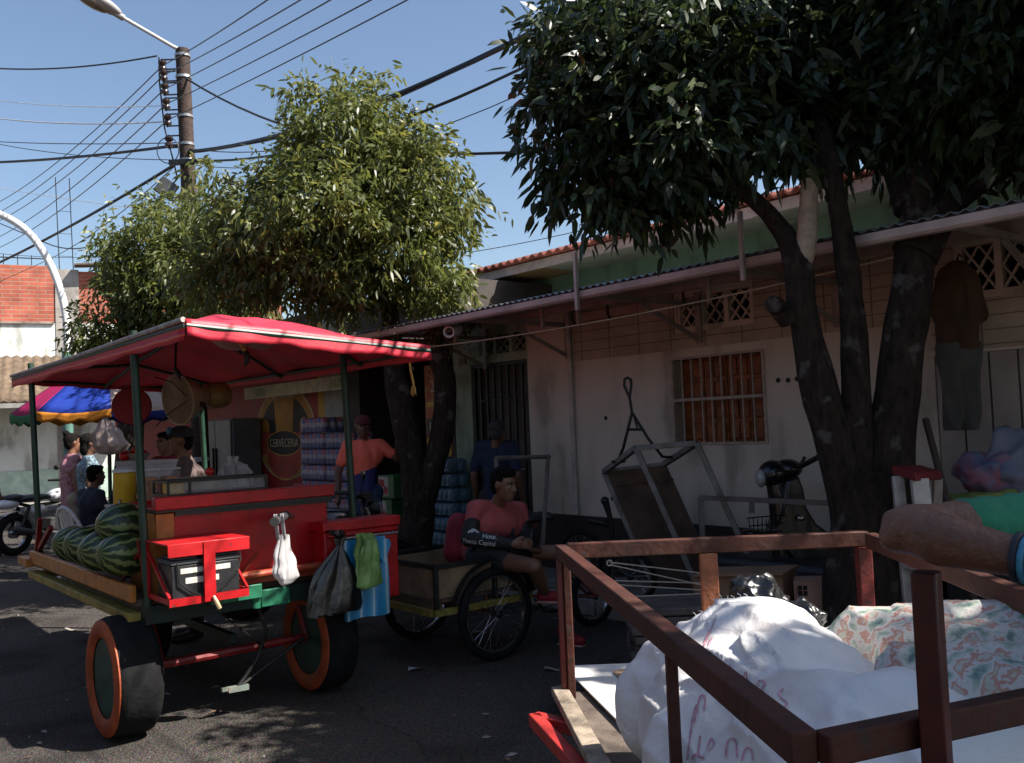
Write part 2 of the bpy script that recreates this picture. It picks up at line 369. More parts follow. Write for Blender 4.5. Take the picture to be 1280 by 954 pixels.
# ---------------------------------------------------------------- pale house
W_WHITE = plaster('cream_render', (0.66, 0.56, 0.465), (0.52, 0.43, 0.35))
W_GREEN = plaster('pale_green_render', (0.36, 0.42, 0.30), (0.24, 0.28, 0.19))
BLACKP = M('black_plinth_paint', (0.018, 0.018, 0.02), 0.5, var=0.5, vs=3, bump=0.2)
METALP = M('pale_painted_metal', (0.50, 0.43, 0.40), 0.5, var=0.3, vs=6)
IRON = M('black_iron', (0.02, 0.02, 0.02), 0.45, 0.3, var=0.5, vs=12)
DARK = M('dark_interior', (0.015, 0.013, 0.012), 0.9)  # near-black fill standing in for unlit space behind openings
ZINC = M('zinc_sheet', (0.35, 0.35, 0.36), 0.35, 0.7, var=0.35, vs=2.5)
house = thing('pale_house', fac(2, -1, 0), 'long cream house with black plinth, barred wooden window and grilled door under an awning', 'house')
def holed(mb, s0, s1, z0, z1, holes, o0=-0.2, o1=0.0):
    xs = sorted({s0, s1, *[h[0] for h in holes], *[h[1] for h in holes]}); zs = sorted({z0, z1, *[h[2] for h in holes], *[h[3] for h in holes]})
    xs = [x for x in xs if s0 <= x <= s1]; zs = [z for z in zs if z0 <= z <= z1]
    for i in range(len(xs) - 1):
        for j in range(len(zs) - 1):
            cx, cz = (xs[i] + xs[i + 1]) / 2, (zs[j] + zs[j + 1]) / 2
            if not any(h[0] < cx < h[1] and h[2] < cz < h[3] for h in holes): mb.box((xs[i], o0, zs[j]), (xs[i + 1], o1, zs[j + 1]))
WIN = (2.45, 3.43, 1.36, 2.12); VENT1 = (2.55, 3.33, 2.36, 2.66); VENT2 = (5.0, 5.75, 2.33, 2.68); DVENT = (-0.33, 0.49, 2.35, 2.60); DOOR = (-0.50, 0.49, 0.10, 2.28)
g = MB(FM); holed(g, 0.505, 4.80, 0.0, 2.74, [WIN, VENT1]); holed(g, 4.80, 9.0, 1.95, 2.74, [VENT2])
obj('wall', g, W_WHITE, house)
g = MB(FM); holed(g, -0.83, 0.5, 0.0, 2.74, [DOOR, DVENT], o1=-0.004)
obj('entrance_wall', g, W_GREEN, house)
g = MB(FM); g.box((0.52, 0.003, 0.12), (4.79, 0.016, 0.68)); obj('plinth', g, BLACKP, house)
# tile courses high on the wall
TILE = brick_mat('wall_tile_courses', (0.50, 0.41, 0.325), (0.47, 0.385, 0.305), (0.24, 0.18, 0.13), 0.24, 0.095, 0.0, 0.004, 0.8)
g = MB(FM); holed(g, 1.23, 4.795, 2.19, 2.735, [(VENT1[0] - 0.03, VENT1[1] + 0.03, VENT1[2] - 0.03, VENT1[3] + 0.03)], 0.002, 0.014)
holed(g, 4.80, 9, 1.97, 2.735, [(VENT2[0] - 0.03, VENT2[1] + 0.03, VENT2[2] - 0.03, VENT2[3] + 0.03)], 0.002, 0.014)
obj('tile_band', g, TILE, house)
# vertical siding
SIDING = M('siding_paint', (0.34, 0.29, 0.25), 0.6, var=0.25, vs=2)
g = MB(FM); s = 4.81
while s < 9: g.box((s, -0.05, 0.05), (s + 0.165, 0.0 + 0.004 * (int(s * 10) % 2), 1.945)); g.box((s + 0.165, -0.05, 0.05), (s + 0.18, -0.03, 1.945)); s += 0.18
obj('siding', g, SIDING, house)
# breeze block vents
def vent(name, r, n, mt):
    s0, s1, z0, z1 = r; f = MB(FM); w_ = (s1 - s0) / n; t = 0.022
    for i in range(n):
        a, b = s0 + i * w_, s0 + (i + 1) * w_; f.box((a, -0.09, z0), (a + t, -0.012, z1)); f.box((b - t, -0.09, z0), (b, -0.012, z1)); f.box((a + t, -0.09, z0), (b - t, -0.012, z0 + t)); f.box((a + t, -0.09, z1 - t), (b - t, -0.012, z1))
        cx, cz = (a + b) / 2, (z0 + z1) / 2
        for p, q in (((a + t, z0 + t), (cx, cz)), ((b - t, z0 + t), (cx, cz)), ((a + t, z1 - t), (cx, cz)), ((b - t, z1 - t), (cx, cz))):
            f.beam((p[0], -0.04, p[1]), (q[0], -0.04, q[1]), t * 0.62, 0.022, up=(0, 1, 0))
        for p, q in (((cx, z0 + t), (a + t, cz)), ((cx, z0 + t), (b - t, cz)), ((cx, z1 - t), (a + t, cz)), ((cx, z1 - t), (b - t, cz))):
            f.beam((p[0], -0.042, p[1]), (q[0], -0.042, q[1]), t * 0.5, 0.018, up=(0, 1, 0))
    o = obj('vent', f, mt, house, smooth=0)
    d = MB(FM); d.box((s0, -0.19, z0), (s1, -0.17, z1)); obj('vent_dark_fill', d, DARK, o)
vent('vent', VENT1, 3, W_WHITE); vent('vent', VENT2, 3, W_WHITE); vent('vent', DVENT, 3, W_GREEN)
# grilled door
DOORM = M('door_panel_brown', (0.13, 0.095, 0.085), 0.6, var=0.4, vs=4)
g = MB(FM); g.box((DOOR[0], -0.19, 0.1), (DOOR[1], -0.15, DOOR[3])); d = obj('door', g, DOORM, house)
g = MB(FM)
for s in (DOOR[0] + 0.02, DOOR[1] - 0.02): g.box((s - 0.02, -0.06, 0.1), (s + 0.02, -0.02, DOOR[3]))
g.box((DOOR[0] + 0.04, -0.06, DOOR[3] - 0.04), (DOOR[1] - 0.04, -0.02, DOOR[3])); g.box((DOOR[0] + 0.04, -0.06, 0.1), (DOOR[1] - 0.04, -0.02, 0.14))
for i in range(7):
    s = DOOR[0] + 0.13 + i * 0.122; g.box((s - 0.011, -0.052, 0.14), (s + 0.011, -0.028, DOOR[3] - 0.04))
    for z in (0.7, 1.22, 1.86): g.box((s - 0.055, -0.046, z + 0.06 * (i % 2)), (s + 0.055, -0.034, z + 0.02 + 0.06 * (i % 2)))
obj('door_grille', g, IRON, d, smooth=0)
g = MB(FM); g.tube([(0.36, -0.02, 1.12), (0.36, 0.03, 1.12), (0.36, 0.03, 1.24), (0.36, -0.02, 1.24)], 0.01); obj('door_handle', g, METALP, d)
# house number plate
g = MB(FM); g.box((-0.70, 0.0, 2.30), (-0.57, 0.012, 2.37)); np_ = obj('number_plate', g, M('plate_brown', (0.10, 0.03, 0.02), 0.4), house)
# window with wooden shutters and white bars
WOODS = M('shutter_wood', (0.30, 0.085, 0.022), 0.5, var=0.5, vs=9, bump=0.2)
s0, s1, z0, z1 = WIN
g = MB(FM); g.box((s0, -0.19, z0), (s1, -0.175, z1))
n = 4; w_ = (s1 - s0) / n
for i in range(n):
    a = s0 + i * w_; g.box((a + 0.004, -0.172, z0 + 0.01), (a + w_ - 0.004, -0.15, z1 - 0.01))
    for k in range(4):
        zz = z0 + 0.04 + k * 0.178
        for q in range(2): g.box((a + 0.022 + q * 0.105, -0.148, zz), (a + 0.112 + q * 0.105, -0.132, zz + 0.145))
sh = obj('window', g, WOODS, house, bevel=0.006)
g = MB(FM)
for a in (s0 + 0.012, s1 - 0.012): g.box((a - 0.012, -0.03, z0), (a + 0.012, 0.012, z1))
for z in (z0 + 0.010, z1 - 0.010): g.box((s0 + 0.025, -0.03, z - 0.01), (s1 - 0.025, 0.012, z + 0.01))
g.box((s0 + 0.024, -0.004, 1.735), (s1 - 0.024, 0.022, 1.76))
for i in range(8): a = s0 + 0.115 + i * 0.105; g.box((a - 0.0055, -0.02, z0 + 0.02), (a + 0.0055, -0.006, z1 - 0.02))
obj('window_bars', g, M('white_bar_paint', (0.42, 0.33, 0.27), 0.5, var=0.25, vs=20), sh, smooth=0)
# down pipe, gutter, brackets, awning
g = MB(FM); g.tube([(1.19, 0.035, 0.69), (1.19, 0.035, 2.18), (1.19, 0.05, 2.73)], 0.024); obj('downpipe', g, METALP, house)
g = MB(FM)
for a in (-0.2, 1.15, 2.80, 4.1, 5.6, 7.0):
    g.box((a - 0.02, 0.016, 2.54), (a + 0.02, 1.31, 2.58)); g.beam((a, 0.05, 2.26), (a, 0.75, 2.54), 0.03, 0.03); g.box((a - 0.03, 0.016, 2.22), (a + 0.03, 0.03, 2.66))
for a in (0.15, 0.62, 1.9, 2.35, 3.7): g.box((a - 0.012, 0.98, 2.40), (a + 0.012, 1.01, 2.63))
g.box((-0.5, 0.60, 2.585), (9, 0.64, 2.675)); obj('awning_bracket', g, M('dull_bracket_paint', (0.30, 0.25, 0.23), 0.6, var=0.3), house, smooth=0)
def corrugated(mb, s0, s1, o0, z0, o1, z1, pitch, amp, per=6):
    n = int((s1 - s0) / pitch * per)
    mb.grid(lambda u, v: (s0 + (s1 - s0) * u, o0 + (o1 - o0) * v, z0 + (z1 - z0) * v + amp * math.cos(2 * math.pi * (s1 - s0) * u / pitch)), n, 4)
g = MB(FM); corrugated(g, -0.62, 9.0, -0.25, 2.795, 1.40, 2.605, 0.076, 0.010); obj('awning_roof', g, ZINC, house, smooth=60, solid=0.003)
g = MB(FM)
prof = [(1.33, 2.58), (1.33, 2.54), (1.345, 2.525), (1.40, 2.525), (1.415, 2.54), (1.415, 2.585), (1.408, 2.585), (1.408, 2.545), (1.395, 2.532), (1.35, 2.532), (1.337, 2.545), (1.337, 2.58)]
k = len(prof); vs = [(a, y, z) for a in (-0.62, 9.0) for y, z in prof]
g.add(vs, [(i, (i + 1) % k, k + (i + 1) % k, k + i) for i in range(k)] + [tuple(range(k)), tuple(range(k, 2 * k))]); obj('gutter', g, M('gutter_paint', (0.46, 0.36, 0.33), 0.5, var=0.3, vs=3), house)
for a in (2.80, 4.32): obj('gutter_post', MB(FM).box((a - 0.013, 1.42, 2.44), (a + 0.013, 1.446, 2.88)), METALP, house)
g = MB(FM); g.box((-0.83, -6.0, 2.81), (9, -0.255, 2.85)); g.box((8.9, -6, 0), (9, -0.21, 2.80)); g.box((-0.83, -6, 0), (-0.75, -0.21, 2.80)); obj('roof_slab', g, W_WHITE, house)
# small fixings on the wall
g = MB(FM)
for a, z in ((1.62, 1.62), (1.66, 0.86), (3.55, 1.86), (3.72, 1.86), (3.64, 1.855)): g.lathe([(0.02, 0.0), (0.02, 0.006), (0.008, 0.012)], (a, 0.0, z), (0, 1, 0), 10)
for a in (1.75, 2.2, 3.05): g.tube([(a, 0.5, 2.64), (a, 0.5, 2.52), (a + 0.03, 0.5, 2.48)], 0.012)
obj('wall_fixing', g, IRON, house)

# ---------------------------------------------------------------- green house behind
upper = thing('green_house', fac(1.5, -3, 0), 'green upper storey with a red tiled roof rising behind the cream house', 'house')
W_TEAL = plaster('teal_render', (0.20, 0.38, 0.27), (0.14, 0.25, 0.18))
g = MB(FM); g.box((-3.4, -1.8, 2.86), (6.5, -1.6, 3.44)); g.box((-3.4, -6, 3.01), (-3.2, -1.8, 3.44)); g.box((6.3, -6, 3.01), (6.5, -1.8, 3.9)); obj('wall', g, W_TEAL, upper)
g = MB(FM); g.box((-0.30, -1.60, 3.44), (6.6, -0.97, 3.46)); obj('soffit', g, M('pale_green_soffit', (0.42, 0.50, 0.38), 0.7, var=0.2), upper)
g = MB(FM); g.box((-4.2, -1.60, 3.44), (-0.302, -0.97, 3.46)); obj('soffit', g, M('ochre_soffit', (0.42, 0.30, 0.13), 0.7, var=0.2), upper)
g = MB(FM); g.box((-4.4, -0.965, 3.43), (6.6, -0.935, 3.535)); obj('fascia', g, M('fascia_paint', (0.58, 0.50, 0.46), 0.6, var=0.3), upper)
TILES = M('roof_tile', (0.50, 0.17, 0.12), 0.8, var=0.45, vs=5, bump=0.3)
g = MB(FM); corrugated(g, -4.4, 6.6, -5.0, 4.55, -0.86, 3.565, 0.15, 0.024, 8); obj('tile_roof', g, TILES, upper, smooth=60, solid=0.02)

# ---------------------------------------------------------------- unseen house added opposite to hold back sky light
opp = thing('sky_block_house', fac(-2, 13, 0), 'plain brown row house on the photographer\'s side of the street', 'house')
g = MB(FM); g.box((-16, 11.5, 0), (10, 17, 4.6)); obj('wall', g, plaster('brown_render', (0.17, 0.13, 0.10), (0.10, 0.08, 0.06)), opp)
g = MB(FM); g.box((-16.4, 10.9, 4.605), (10.4, 17.4, 4.75)); obj('roof', g, M('grey_roof', (0.12, 0.10, 0.09), 0.8), opp)
g = MB(FM)
for s in (-13, -9, -5, -1, 3, 7): g.box((s, 11.47, 0.9 if s % 4 else 0.0), (s + 1.2, 11.497, 2.3))
obj('window', g, DARK, opp)

# ---------------------------------------------------------------- corner shop
shop = thing('corner_shop', fac(-5, -1, 0), 'dark open fronted shop with a red wall painted with a beer glass', 'shop')
RED_W = M('red_wall_paint', (0.30, 0.012, 0.012), 0.55, var=0.3, vs=3)
g = MB(FM)
g.box((-14, -0.2, 0), (-4.2, 0, 3.2)); obj('wall', g, RED_W, shop)
g = MB(FM); g.box((-4.195, -0.2, 0), (-4.0, 0.0, 3.2)); obj('yellow_pilaster', g, M('yellow_paint', (0.55, 0.30, 0.02), 0.55, var=0.2), shop)
g = MB(FM); g.box((-3.995, -0.2, 0), (-3.35, 0.0, 3.2)); obj('pale_pilaster', g, M('grey_wall_paint', (0.36, 0.36, 0.33), 0.6, var=0.25), shop)
g = MB(FM); g.box((-14, -4, 3.2), (-0.84, 0.0, 3.35)); g.box((-3.34, -0.2, 2.5), (-0.84, 0.0, 3.2)); g.box((-0.93, -4, 0.0), (-0.84, 0.0, 3.2)); g.box((-3.45, -4, 0), (-3.35, -0.21, 3.2)); g.box((-3.34, -4.1, 0), (-0.94, -4, 3.2)); g.box((-3.34, -4, 0.0), (-0.94, -0.01, 0.135)); obj('interior_shell', g, M('shop_shell', (0.06, 0.05, 0.045), 0.8, var=0.4), shop)
g = MB(FM)
for z in (0.5, 0.95, 1.4, 1.85): g.box((-3.2, -3.2, z), (-1.1, -2.7, z + 0.03))
for k in range(46):
    a, z = -3.15 + rng.random() * 1.95, rng.choice((0.53, 0.98, 1.43, 1.88)); g.k = rng.randrange(3); h = 0.12 + rng.random() * 0.18; g.box((a, -3.1, z), (a + 0.08, -2.75, z + h))
g.k = 0
obj('shelf', g, [M('shelf_a', (0.2, 0.12, 0.05)), M('shelf_b', (0.25, 0.03, 0.03)), M('shelf_c', (0.06, 0.10, 0.2))], shop, smooth=0)
g = MB(FM); g.box((-14, -0.05, 2.62), (-1.0, 1.25, 2.67)); g.box((-14, 1.20, 2.42), (-0.95, 1.25, 2.62)); obj('shop_awning', g, M('shop_awning_paint', (0.05, 0.04, 0.04), 0.7), shop)
# painted emblem: ring, glass of beer, ribbon, oval with the word
CREAM = M('mural_cream', (0.58, 0.47, 0.28), 0.6); GOLD = M('mural_gold', (0.50, 0.26, 0.05), 0.6, var=0.3); BLK = M('mural_black', (0.025, 0.018, 0.012), 0.6); ORB = M('mural_ribbon', (0.38, 0.05, 0.03), 0.6, var=0.3); AMB = M('mural_amber', (0.55, 0.24, 0.02), 0.6, var=0.3)
g = MB(FM); cx, cz = -5.30, 1.60
def disc(k, rx, rz, o, dx=0, dz=0, n=48, sc_=1.0):
    g.k = k; g.add([(cx + dx + rx * math.cos(2 * math.pi * i / n), o, cz + dz + rz * math.sin(2 * math.pi * i / n)) for i in range(n)], [tuple(range(n))])
def poly(k, pts, o): g.k = k; g.add([(cx + a, o, cz + b) for a, b in pts], [tuple(range(len(pts)))])
disc(0, 1.03, 0.72, 0.004); disc(1, 0.99, 0.69, 0.006); disc(2, 0.84, 0.57, 0.008)
poly(1, [(-0.36, 0.62), (0.36, 0.62), (0.27, -0.05), (-0.27, -0.05)], 0.010); poly(4, [(-0.30, 0.54), (0.30, 0.54), (0.22, -0.05), (-0.22, -0.05)], 0.012)
for q in (-0.2, 0.0, 0.2): poly(1, [(q - 0.025, 0.5), (q + 0.025, 0.5), (q * 0.8 + 0.02, -0.04), (q * 0.8 - 0.02, -0.04)], 0.014)
for q in (-0.28, -0.12, 0.06, 0.24): disc(0, 0.15, 0.09, 0.015, q, 0.62)
for q in (-0.66, 0.66): disc(4, 0.13, 0.13, 0.010, q, 0.10)
poly(3, [(-1.0, -0.02), (-0.75, 0.05), (-0.45, 0.0), (0, 0.05), (0.45, 0.0), (0.75, 0.05), (1.0, -0.02), (0.92, -0.34), (0.5, -0.30), (0, -0.26), (-0.5, -0.30), (-0.92, -0.34)], 0.016)
disc(1, 0.64, 0.36, 0.017, 0, -0.36); disc(3, 0.60, 0.33, 0.019, 0, -0.36); disc(1, 0.60, 0.20, 0.021, 0, -0.15); disc(2, 0.57, 0.18, 0.023, 0, -0.15)
g.k = 0; text_into(g, 'CERVECERIA', (cx, 0.027, cz - 0.155), (1, 0, 0), (0, 0, 1), 0.175)
mur = obj('mural', g, [CREAM, GOLD, BLK, ORB, AMB], shop, smooth=0, recalc=False)
# banner, steel door and pale fridge
g = MB(FM); g.box((-5.9, 0.36, 2.14), (-2.72, 0.375, 2.32)); g.k = 1
for q in (-5.5, -3.1): g.box((q, 0.376, 2.17), (q + 0.35, 0.379, 2.29))
g.k = 0; bn = obj('banner', g, [M('banner_cream', (0.55, 0.50, 0.34), 0.6, var=0.3, vs=5), M('banner_green', (0.16, 0.28, 0.14), 0.6, vs=14, c2=(0.45, 0.42, 0.30))], shop)

# ---------------------------------------------------------------- brick building across the junction
BM_ = Matrix.Translation((-11.6, 24, 0)) @ Matrix.Rotation(R(26), 4, 'Z') @ Matrix.Translation((11.6, -24, 0))
BRK = brick_mat('red_brick', (0.50, 0.13, 0.075), (0.40, 0.095, 0.06), (0.40, 0.24, 0.18), 0.36, 0.105, 0.5, 0.012, 0.6)
LIME = plaster('white_limewash', (0.74, 0.76, 0.72), (0.55, 0.55, 0.50))
bb = thing('brick_building', (-14, 26, 0), 'red brick upper floor over a whitewashed wall at the far left, rebar on its roof', 'building')
g = MB(BM_); g.box((-30, 24, 4.72), (-11.86, 24.3, 6.2)); g.box((-11.30, 24, 4.72), (-6, 24.3, 6.08)); obj('brick_wall', g, BRK, bb)
g = MB(BM_); g.box((-11.86, 23.97, 0), (-11.30, 24.3, 6.12)); obj('concrete_column', g, M('raw_concrete', (0.36, 0.33, 0.30), 0.9, var=0.35, vs=3), bb)
g = MB(BM_); g.box((-30, 23.99, 0.9), (-11.862, 24.3, 4.70)); g.box((-11.298, 23.99, 0.9), (-6, 24.3, 4.70)); obj('wall', g, LIME, bb)
g = MB(BM_); g.box((-30, 23.96, 0), (-11.87, 24.3, 0.9)); g.box((-11.29, 23.96, 0), (-6, 24.3, 0.9)); obj('plinth', g, M('mint_paint', (0.48, 0.62, 0.52), 0.7, var=0.25), bb)
g = MB(BM_); g.box((-30, 23.93, 4.68), (-11.9, 24.2, 4.74)); obj('string_course', g, M('course_grime', (0.35, 0.26, 0.22), 0.9, var=0.5), bb)
g = MB(BM_); g.tube([(-30, 24.1, 6.48), (-11.9, 24.1, 6.40)], 0.015); x = -30
while x < -11.9: g.tube([(x, 24.1, 6.15), (x, 24.1, 6.48)], 0.01, 6); x += 0.32
obj('roof_railing', g, IRON, bb)
g = MB(BM_)
for x in (-11.75, -11.42): g.tube([(x, 24.15, 6.1), (x - 0.06, 24.15, 8.6)], 0.012, 6)
for z in (6.5, 7.1, 7.7): g.tube([(-11.77, 24.15, z), (-11.44, 24.15, z)], 0.006, 5)
obj('rebar', g, IRON, bb)
g = MB(BM_); g.beam((-11.4, 23.9, 6.22), (-6, 23.9, 6.55), 0.5, 0.04); g.beam((-10.6, 23.8, 6.06), (-9.8, 23.8, 6.38), 0.08, 0.05); g.beam((-9.6, 23.8, 6.1), (-8.9, 23.8, 6.42), 0.08, 0.05); obj('loose_sheeting', g, M('old_sheet', (0.18, 0.14, 0.11), 0.8, var=0.4), bb)
OLDT = M('weathered_tile', (0.15, 0.105, 0.068), 0.9, var=0.5, vs=6, bump=0.4)
g = MB(BM_); n = 260
g.grid(lambda u, v: (-24 + 14.6 * u, 22.3 + 1.66 * v, 2.60 + 1.22 * v + 0.03 * math.cos(2 * math.pi * u * n / 4)), n, 3)
lt = obj('lean_to_roof', g, OLDT, bb, smooth=60, solid=0.04)
g = MB(BM_); g.box((-24, 22.28, 2.46), (-9.4, 22.36, 2.57))
for x in (-20, -15, -9.6): g.box((x, 22.36, 0.12), (x + 0.12, 22.48, 2.5))
obj('lean_to_post', g, M('grey_post', (0.30, 0.28, 0.26)), bb)
# curved white street lamp
g = MB()
pts = [at(84, 620, 17), at(84, 470, 17), at(84, 440, 17), at(83, 400, 17), at(76, 365, 17), at(60, 325, 17), at(35, 290, 17), at(0, 268, 17), at(-45, 255, 17), at(-90, 255, 17)]
pts[0].z = 0.0; pts[0].x = pts[1].x; 
fine = []
for i in range(len(pts) - 1):
    for q in range(4):
        t = q / 4; p0, p1, p2, p3 = pts[max(i - 1, 0)], pts[i], pts[i + 1], pts[min(i + 2, len(pts) - 1)]
        fine.append(0.5 * ((2 * p1) + (p2 - p0) * t + (2 * p0 - 5 * p1 + 4 * p2 - p3) * t * t + (3 * p1 - p0 - 3 * p2 + p3) * t ** 3))
fine.append(pts[-1])
L_ = thing('street_lamp', pts[0], 'white curved street lamp pole in front of the red brick wall', 'street lamp')
k_ = 9
g.tube(fine[8:], 0.068, 12); obj('lamp_arm', g, M('white_pole_paint', (0.72, 0.70, 0.68), 0.35, var=0.06, vs=1), L_, smooth=70)
g = MB(); g.tube(fine[:9], 0.09, 12); obj('pole', g, M('green_pole_paint', (0.10, 0.22, 0.18), 0.5, var=0.3), L_, smooth=70)
g = MB(); g.ell(pts[-1] + V((-0.3, 0, -0.02)), 0.4, 0.16, 0.1); obj('lamp_head', g, M('lamp_grey', (0.3, 0.3, 0.3), 0.5), L_)

# ---------------------------------------------------------------- utility pole
PT = at(228, 62, 14); PB = V((-4.74, 14.0, 0))
POLEW = M('creosoted_wood', (0.050, 0.030, 0.022), 0.85, var=0.5, vs=14, bump=0.8, bs=30)
up_ = thing('utility_pole', PB, 'tall dark brown utility pole carrying a rack of insulators and cables', 'utility pole')
g = MB(); g.tube([PB.lerp(PT, i / 10) for i in range(11)], [0.135 - 0.003 * i for i in range(11)], 14); obj('pole', g, POLEW, up_, smooth=60)
dP = (PT - PB).normalized()
def onpole(py): return PB + dP * ((at(236, py, 14).z) / dP.z)
g = MB()
for py in (70, 97, 146, 181, 201): 
    c = onpole(py); g.lathe([(0.122, -0.02), (0.122, 0.02)], c, dP, 16)
obj('steel_band', g, M('galvanised_steel', (0.40, 0.40, 0.40), 0.4, 0.8, var=0.4), up_)
INS = [(83, 0), (95, 1), (112, 2), (131, 3), (151, 4), (178, 5)]
CER = M('brown_ceramic', (0.04, 0.022, 0.018), 0.25, var=0.3)
ins_pt = []
for py, i in INS:
    c = onpole(py) + V((-0.30 + 0.01 * i, -0.06, 0)); ins_pt.append(c)
    g = MB(); g.lathe([(0.02, -0.075), (0.06, -0.07), (0.065, -0.03), (0.03, 0), (0.065, 0.03), (0.06, 0.07), (0.02, 0.075)], c, (0, 0, 1), 12); iso = obj('insulator', g, CER, up_, smooth=60)
    g = MB(); g.box((c.x - 0.02, c.y - 0.015, c.z + 0.085), (c.x + 0.2, c.y + 0.015, c.z + 0.10)); g.box((c.x - 0.02, c.y - 0.015, c.z - 0.10), (c.x + 0.2, c.y + 0.015, c.z - 0.085)); g.tube([c + V((0, 0, -0.11)), c + V((0, 0, 0.11))], 0.01, 6); obj('insulator_bracket', g, IRON, iso)
g = MB(); g.box((onpole(205).x - 0.22, 13.8, onpole(205).z - 0.06), (onpole(205).x + 0.30, 13.86, onpole(205).z + 0.02)); c = onpole(120); g.tube([c + V((-0.36, -0.06, 0.6)), c + V((-0.36, -0.06, 0.2)), c + V((-0.3, -0.06, -0.5)), c + V((-0.18, -0.06, -1.0)), c + V((-0.12, -0.05, -1.3))], 0.012, 6)
c = onpole(190); g.tube([c + V((-0.15 + 0.28 * math.cos(t / 3) * 0.6 - 0.1, -0.12, 0.2 * math.sin(t / 3))) for t in range(0, 20)], 0.008, 5)
obj('wire_rack', g, IRON, up_)
# street lamp on the pole
LA, LB = onpole(63), at(150, 20, 13.4)
LH = thing('street_lamp', LB, 'grey cobra head street lamp on a slanting arm at the top of the utility pole', 'street lamp')
g = MB(); g.tube([LA, LA + V((-0.1, -0.1, 0.02)), LB], 0.028, 8); obj('lamp_arm', g, M('galvanised_arm', (0.40, 0.40, 0.41), 0.5, 0.3, var=0.06, vs=1), LH)
dl = (at(103, -8, 13.1) - LB).normalized(); rot = Matrix((dl, dl.cross(V((0, 0, 1))).normalized(), dl.cross(V((0, 0, 1))).normalized().cross(dl))).transposed()
g = MB(); g.ell(LB + dl * 0.36 + V((0, 0, 0.03)), 0.40, 0.15, 0.10, rot=rot); g.tube([LB - dl * 0.06, LB + dl * 0.12], 0.05, 10); obj('lamp_head', g, M('lamp_grey', (0.3, 0.3, 0.3), 0.5), LH, smooth=60)
g = MB(); g.ell(LB + dl * 0.42 + V((0, 0, -0.045)), 0.26, 0.115, 0.075, rot=rot); obj('lamp_lens', g, M('lamp_lens_dirty', (0.20, 0.17, 0.13), 0.25, var=0.3), LH, smooth=60)
c = at(212, 234, 13.8)
fl = thing('floodlight', c, 'small rectangular floodlight bolted halfway up the utility pole', 'floodlight')
g = MB(); g.beam(at(198, 229, 13.75), at(218, 242, 13.8), 0.26, 0.07, up=(-0.4, -0.8, 0.5)); obj('lamp_housing', g, M('flood_housing', (0.05, 0.05, 0.055), 0.4), fl, bevel=0.01)
g = MB(); g.tube([at(216, 240, 13.8), at(228, 252, 13.9), onpole(255)], 0.018, 6); obj('bracket', g, IRON, fl)

# ---------------------------------------------------------------- overhead cables
CAB = M('cable_black', (0.012, 0.012, 0.014), 0.5); CABW = M('cable_pale', (0.55, 0.52, 0.50), 0.5); CABG = M('cable_dark', (0.03, 0.028, 0.03), 0.5)
def cable(p, q, sag, r, label, group, mt=CAB):
    p, q = V(p), V(q); g = MB(); n = 16
    pts = [p.lerp(q, i / n) - V((0, 0, sag * 4 * (i / n) * (1 - i / n))) for i in range(n + 1)]
    if group in ('lines left of the pole', 'far street lines', 'street power lines'):
        d = (pts[-1] - pts[-2]).normalized(); pts += [pts[-1] + d * 8 + V((0, 0, 0.1)), pts[-1] + d * 22 + V((0, 0, 0.8))]
    g.tube(pts, r, 6)
    return tag(obj('overhead_cable', g, mt, smooth=60), label, 'cable', group)
for i in range(5):                                         # along the street, over the viewer's head and away
    c = ins_pt[i]
    tops = [(325, 0), (365, 0), (402, 0), (452, 0), (497, 0)]
    e = at(*tops[i], 8.3); cable(c, c + (e - c) * 1.6, 0.05, 0.0075, 'thin bare line running from the pole insulators up over the street to the right', 'street power lines', CABG)
    e2 = at(-20, (262, 275, 285, 305, 318)[i], 26); cable(c, e2, 0.25, 0.009, 'thin bare line running from the pole insulators down the street to the left', 'far street lines', CABG)
cable(at(196, 70, 13.9), at(-60, 80, 17), 0.15, 0.014, 'dark line hanging level from the pole top to the left edge under the lamp', 'lines left of the pole')
cable(at(212, 152, 13.9), at(-40, 143, 18), 0.1, 0.010, 'pale wire hanging level left of the pole below the fourth insulator', 'lines left of the pole', CABW)
cable(at(212, 132, 13.9), at(-40, 120, 19), 0.1, 0.006, 'faint thin pale wire just above the other pale wire left of the pole', 'lines left of the pole', CABW)
cable(onpole(180), at(-40, 204, 18), 0.06, 0.024, 'thickest black cable reaching left from the pole below the insulators', 'lines left of the pole')
cable(onpole(178), at(-40, 175, 19), 0.05, 0.008, 'thin dark wire meeting the thickest black cable near the pole', 'lines left of the pole')
cable(onpole(200), at(-40, 172, 19), 0.12, 0.007, 'thin dark wire sagging across behind the thickest black cable', 'lines left of the pole')
cable(onpole(196), at(-40, 346, 20), 0.10, 0.026, 'thick black cable slanting down from the pole past the curved lamp pole', 'lines left of the pole')
cable(onpole(193), at(60, 325, 20), 0.15, 0.008, 'thin wire following the thick slanting cable down to the left', 'lines left of the pole')
cable(onpole(207), at(58, 304, 19), 0.55, 0.012, 'slack black line drooping from below the pole band toward the brick building', 'lines left of the pole')
cable(at(250, 270, 17), at(-40, 228, 22), 0.05, 0.006, 'faint pale wire crossing low in the sky above the brick building', 'lines left of the pole', CABW)
cable(at(160, 320, 20), at(-40, 312, 22), 0.1, 0.006, 'lowest dark wire just above the brick building roof railing', 'lines left of the pole')
cable(onpole(190), at(740, 2, 7.6), 0.25, 0.030, 'heavy black cable rising from the pole to the big tree on the right', 'lines right of the pole')
cable(onpole(187), at(720, 8, 7.7), 0.32, 0.008, 'thin wire lashed beside the heavy black cable rising to the big tree', 'lines right of the pole', CABG)
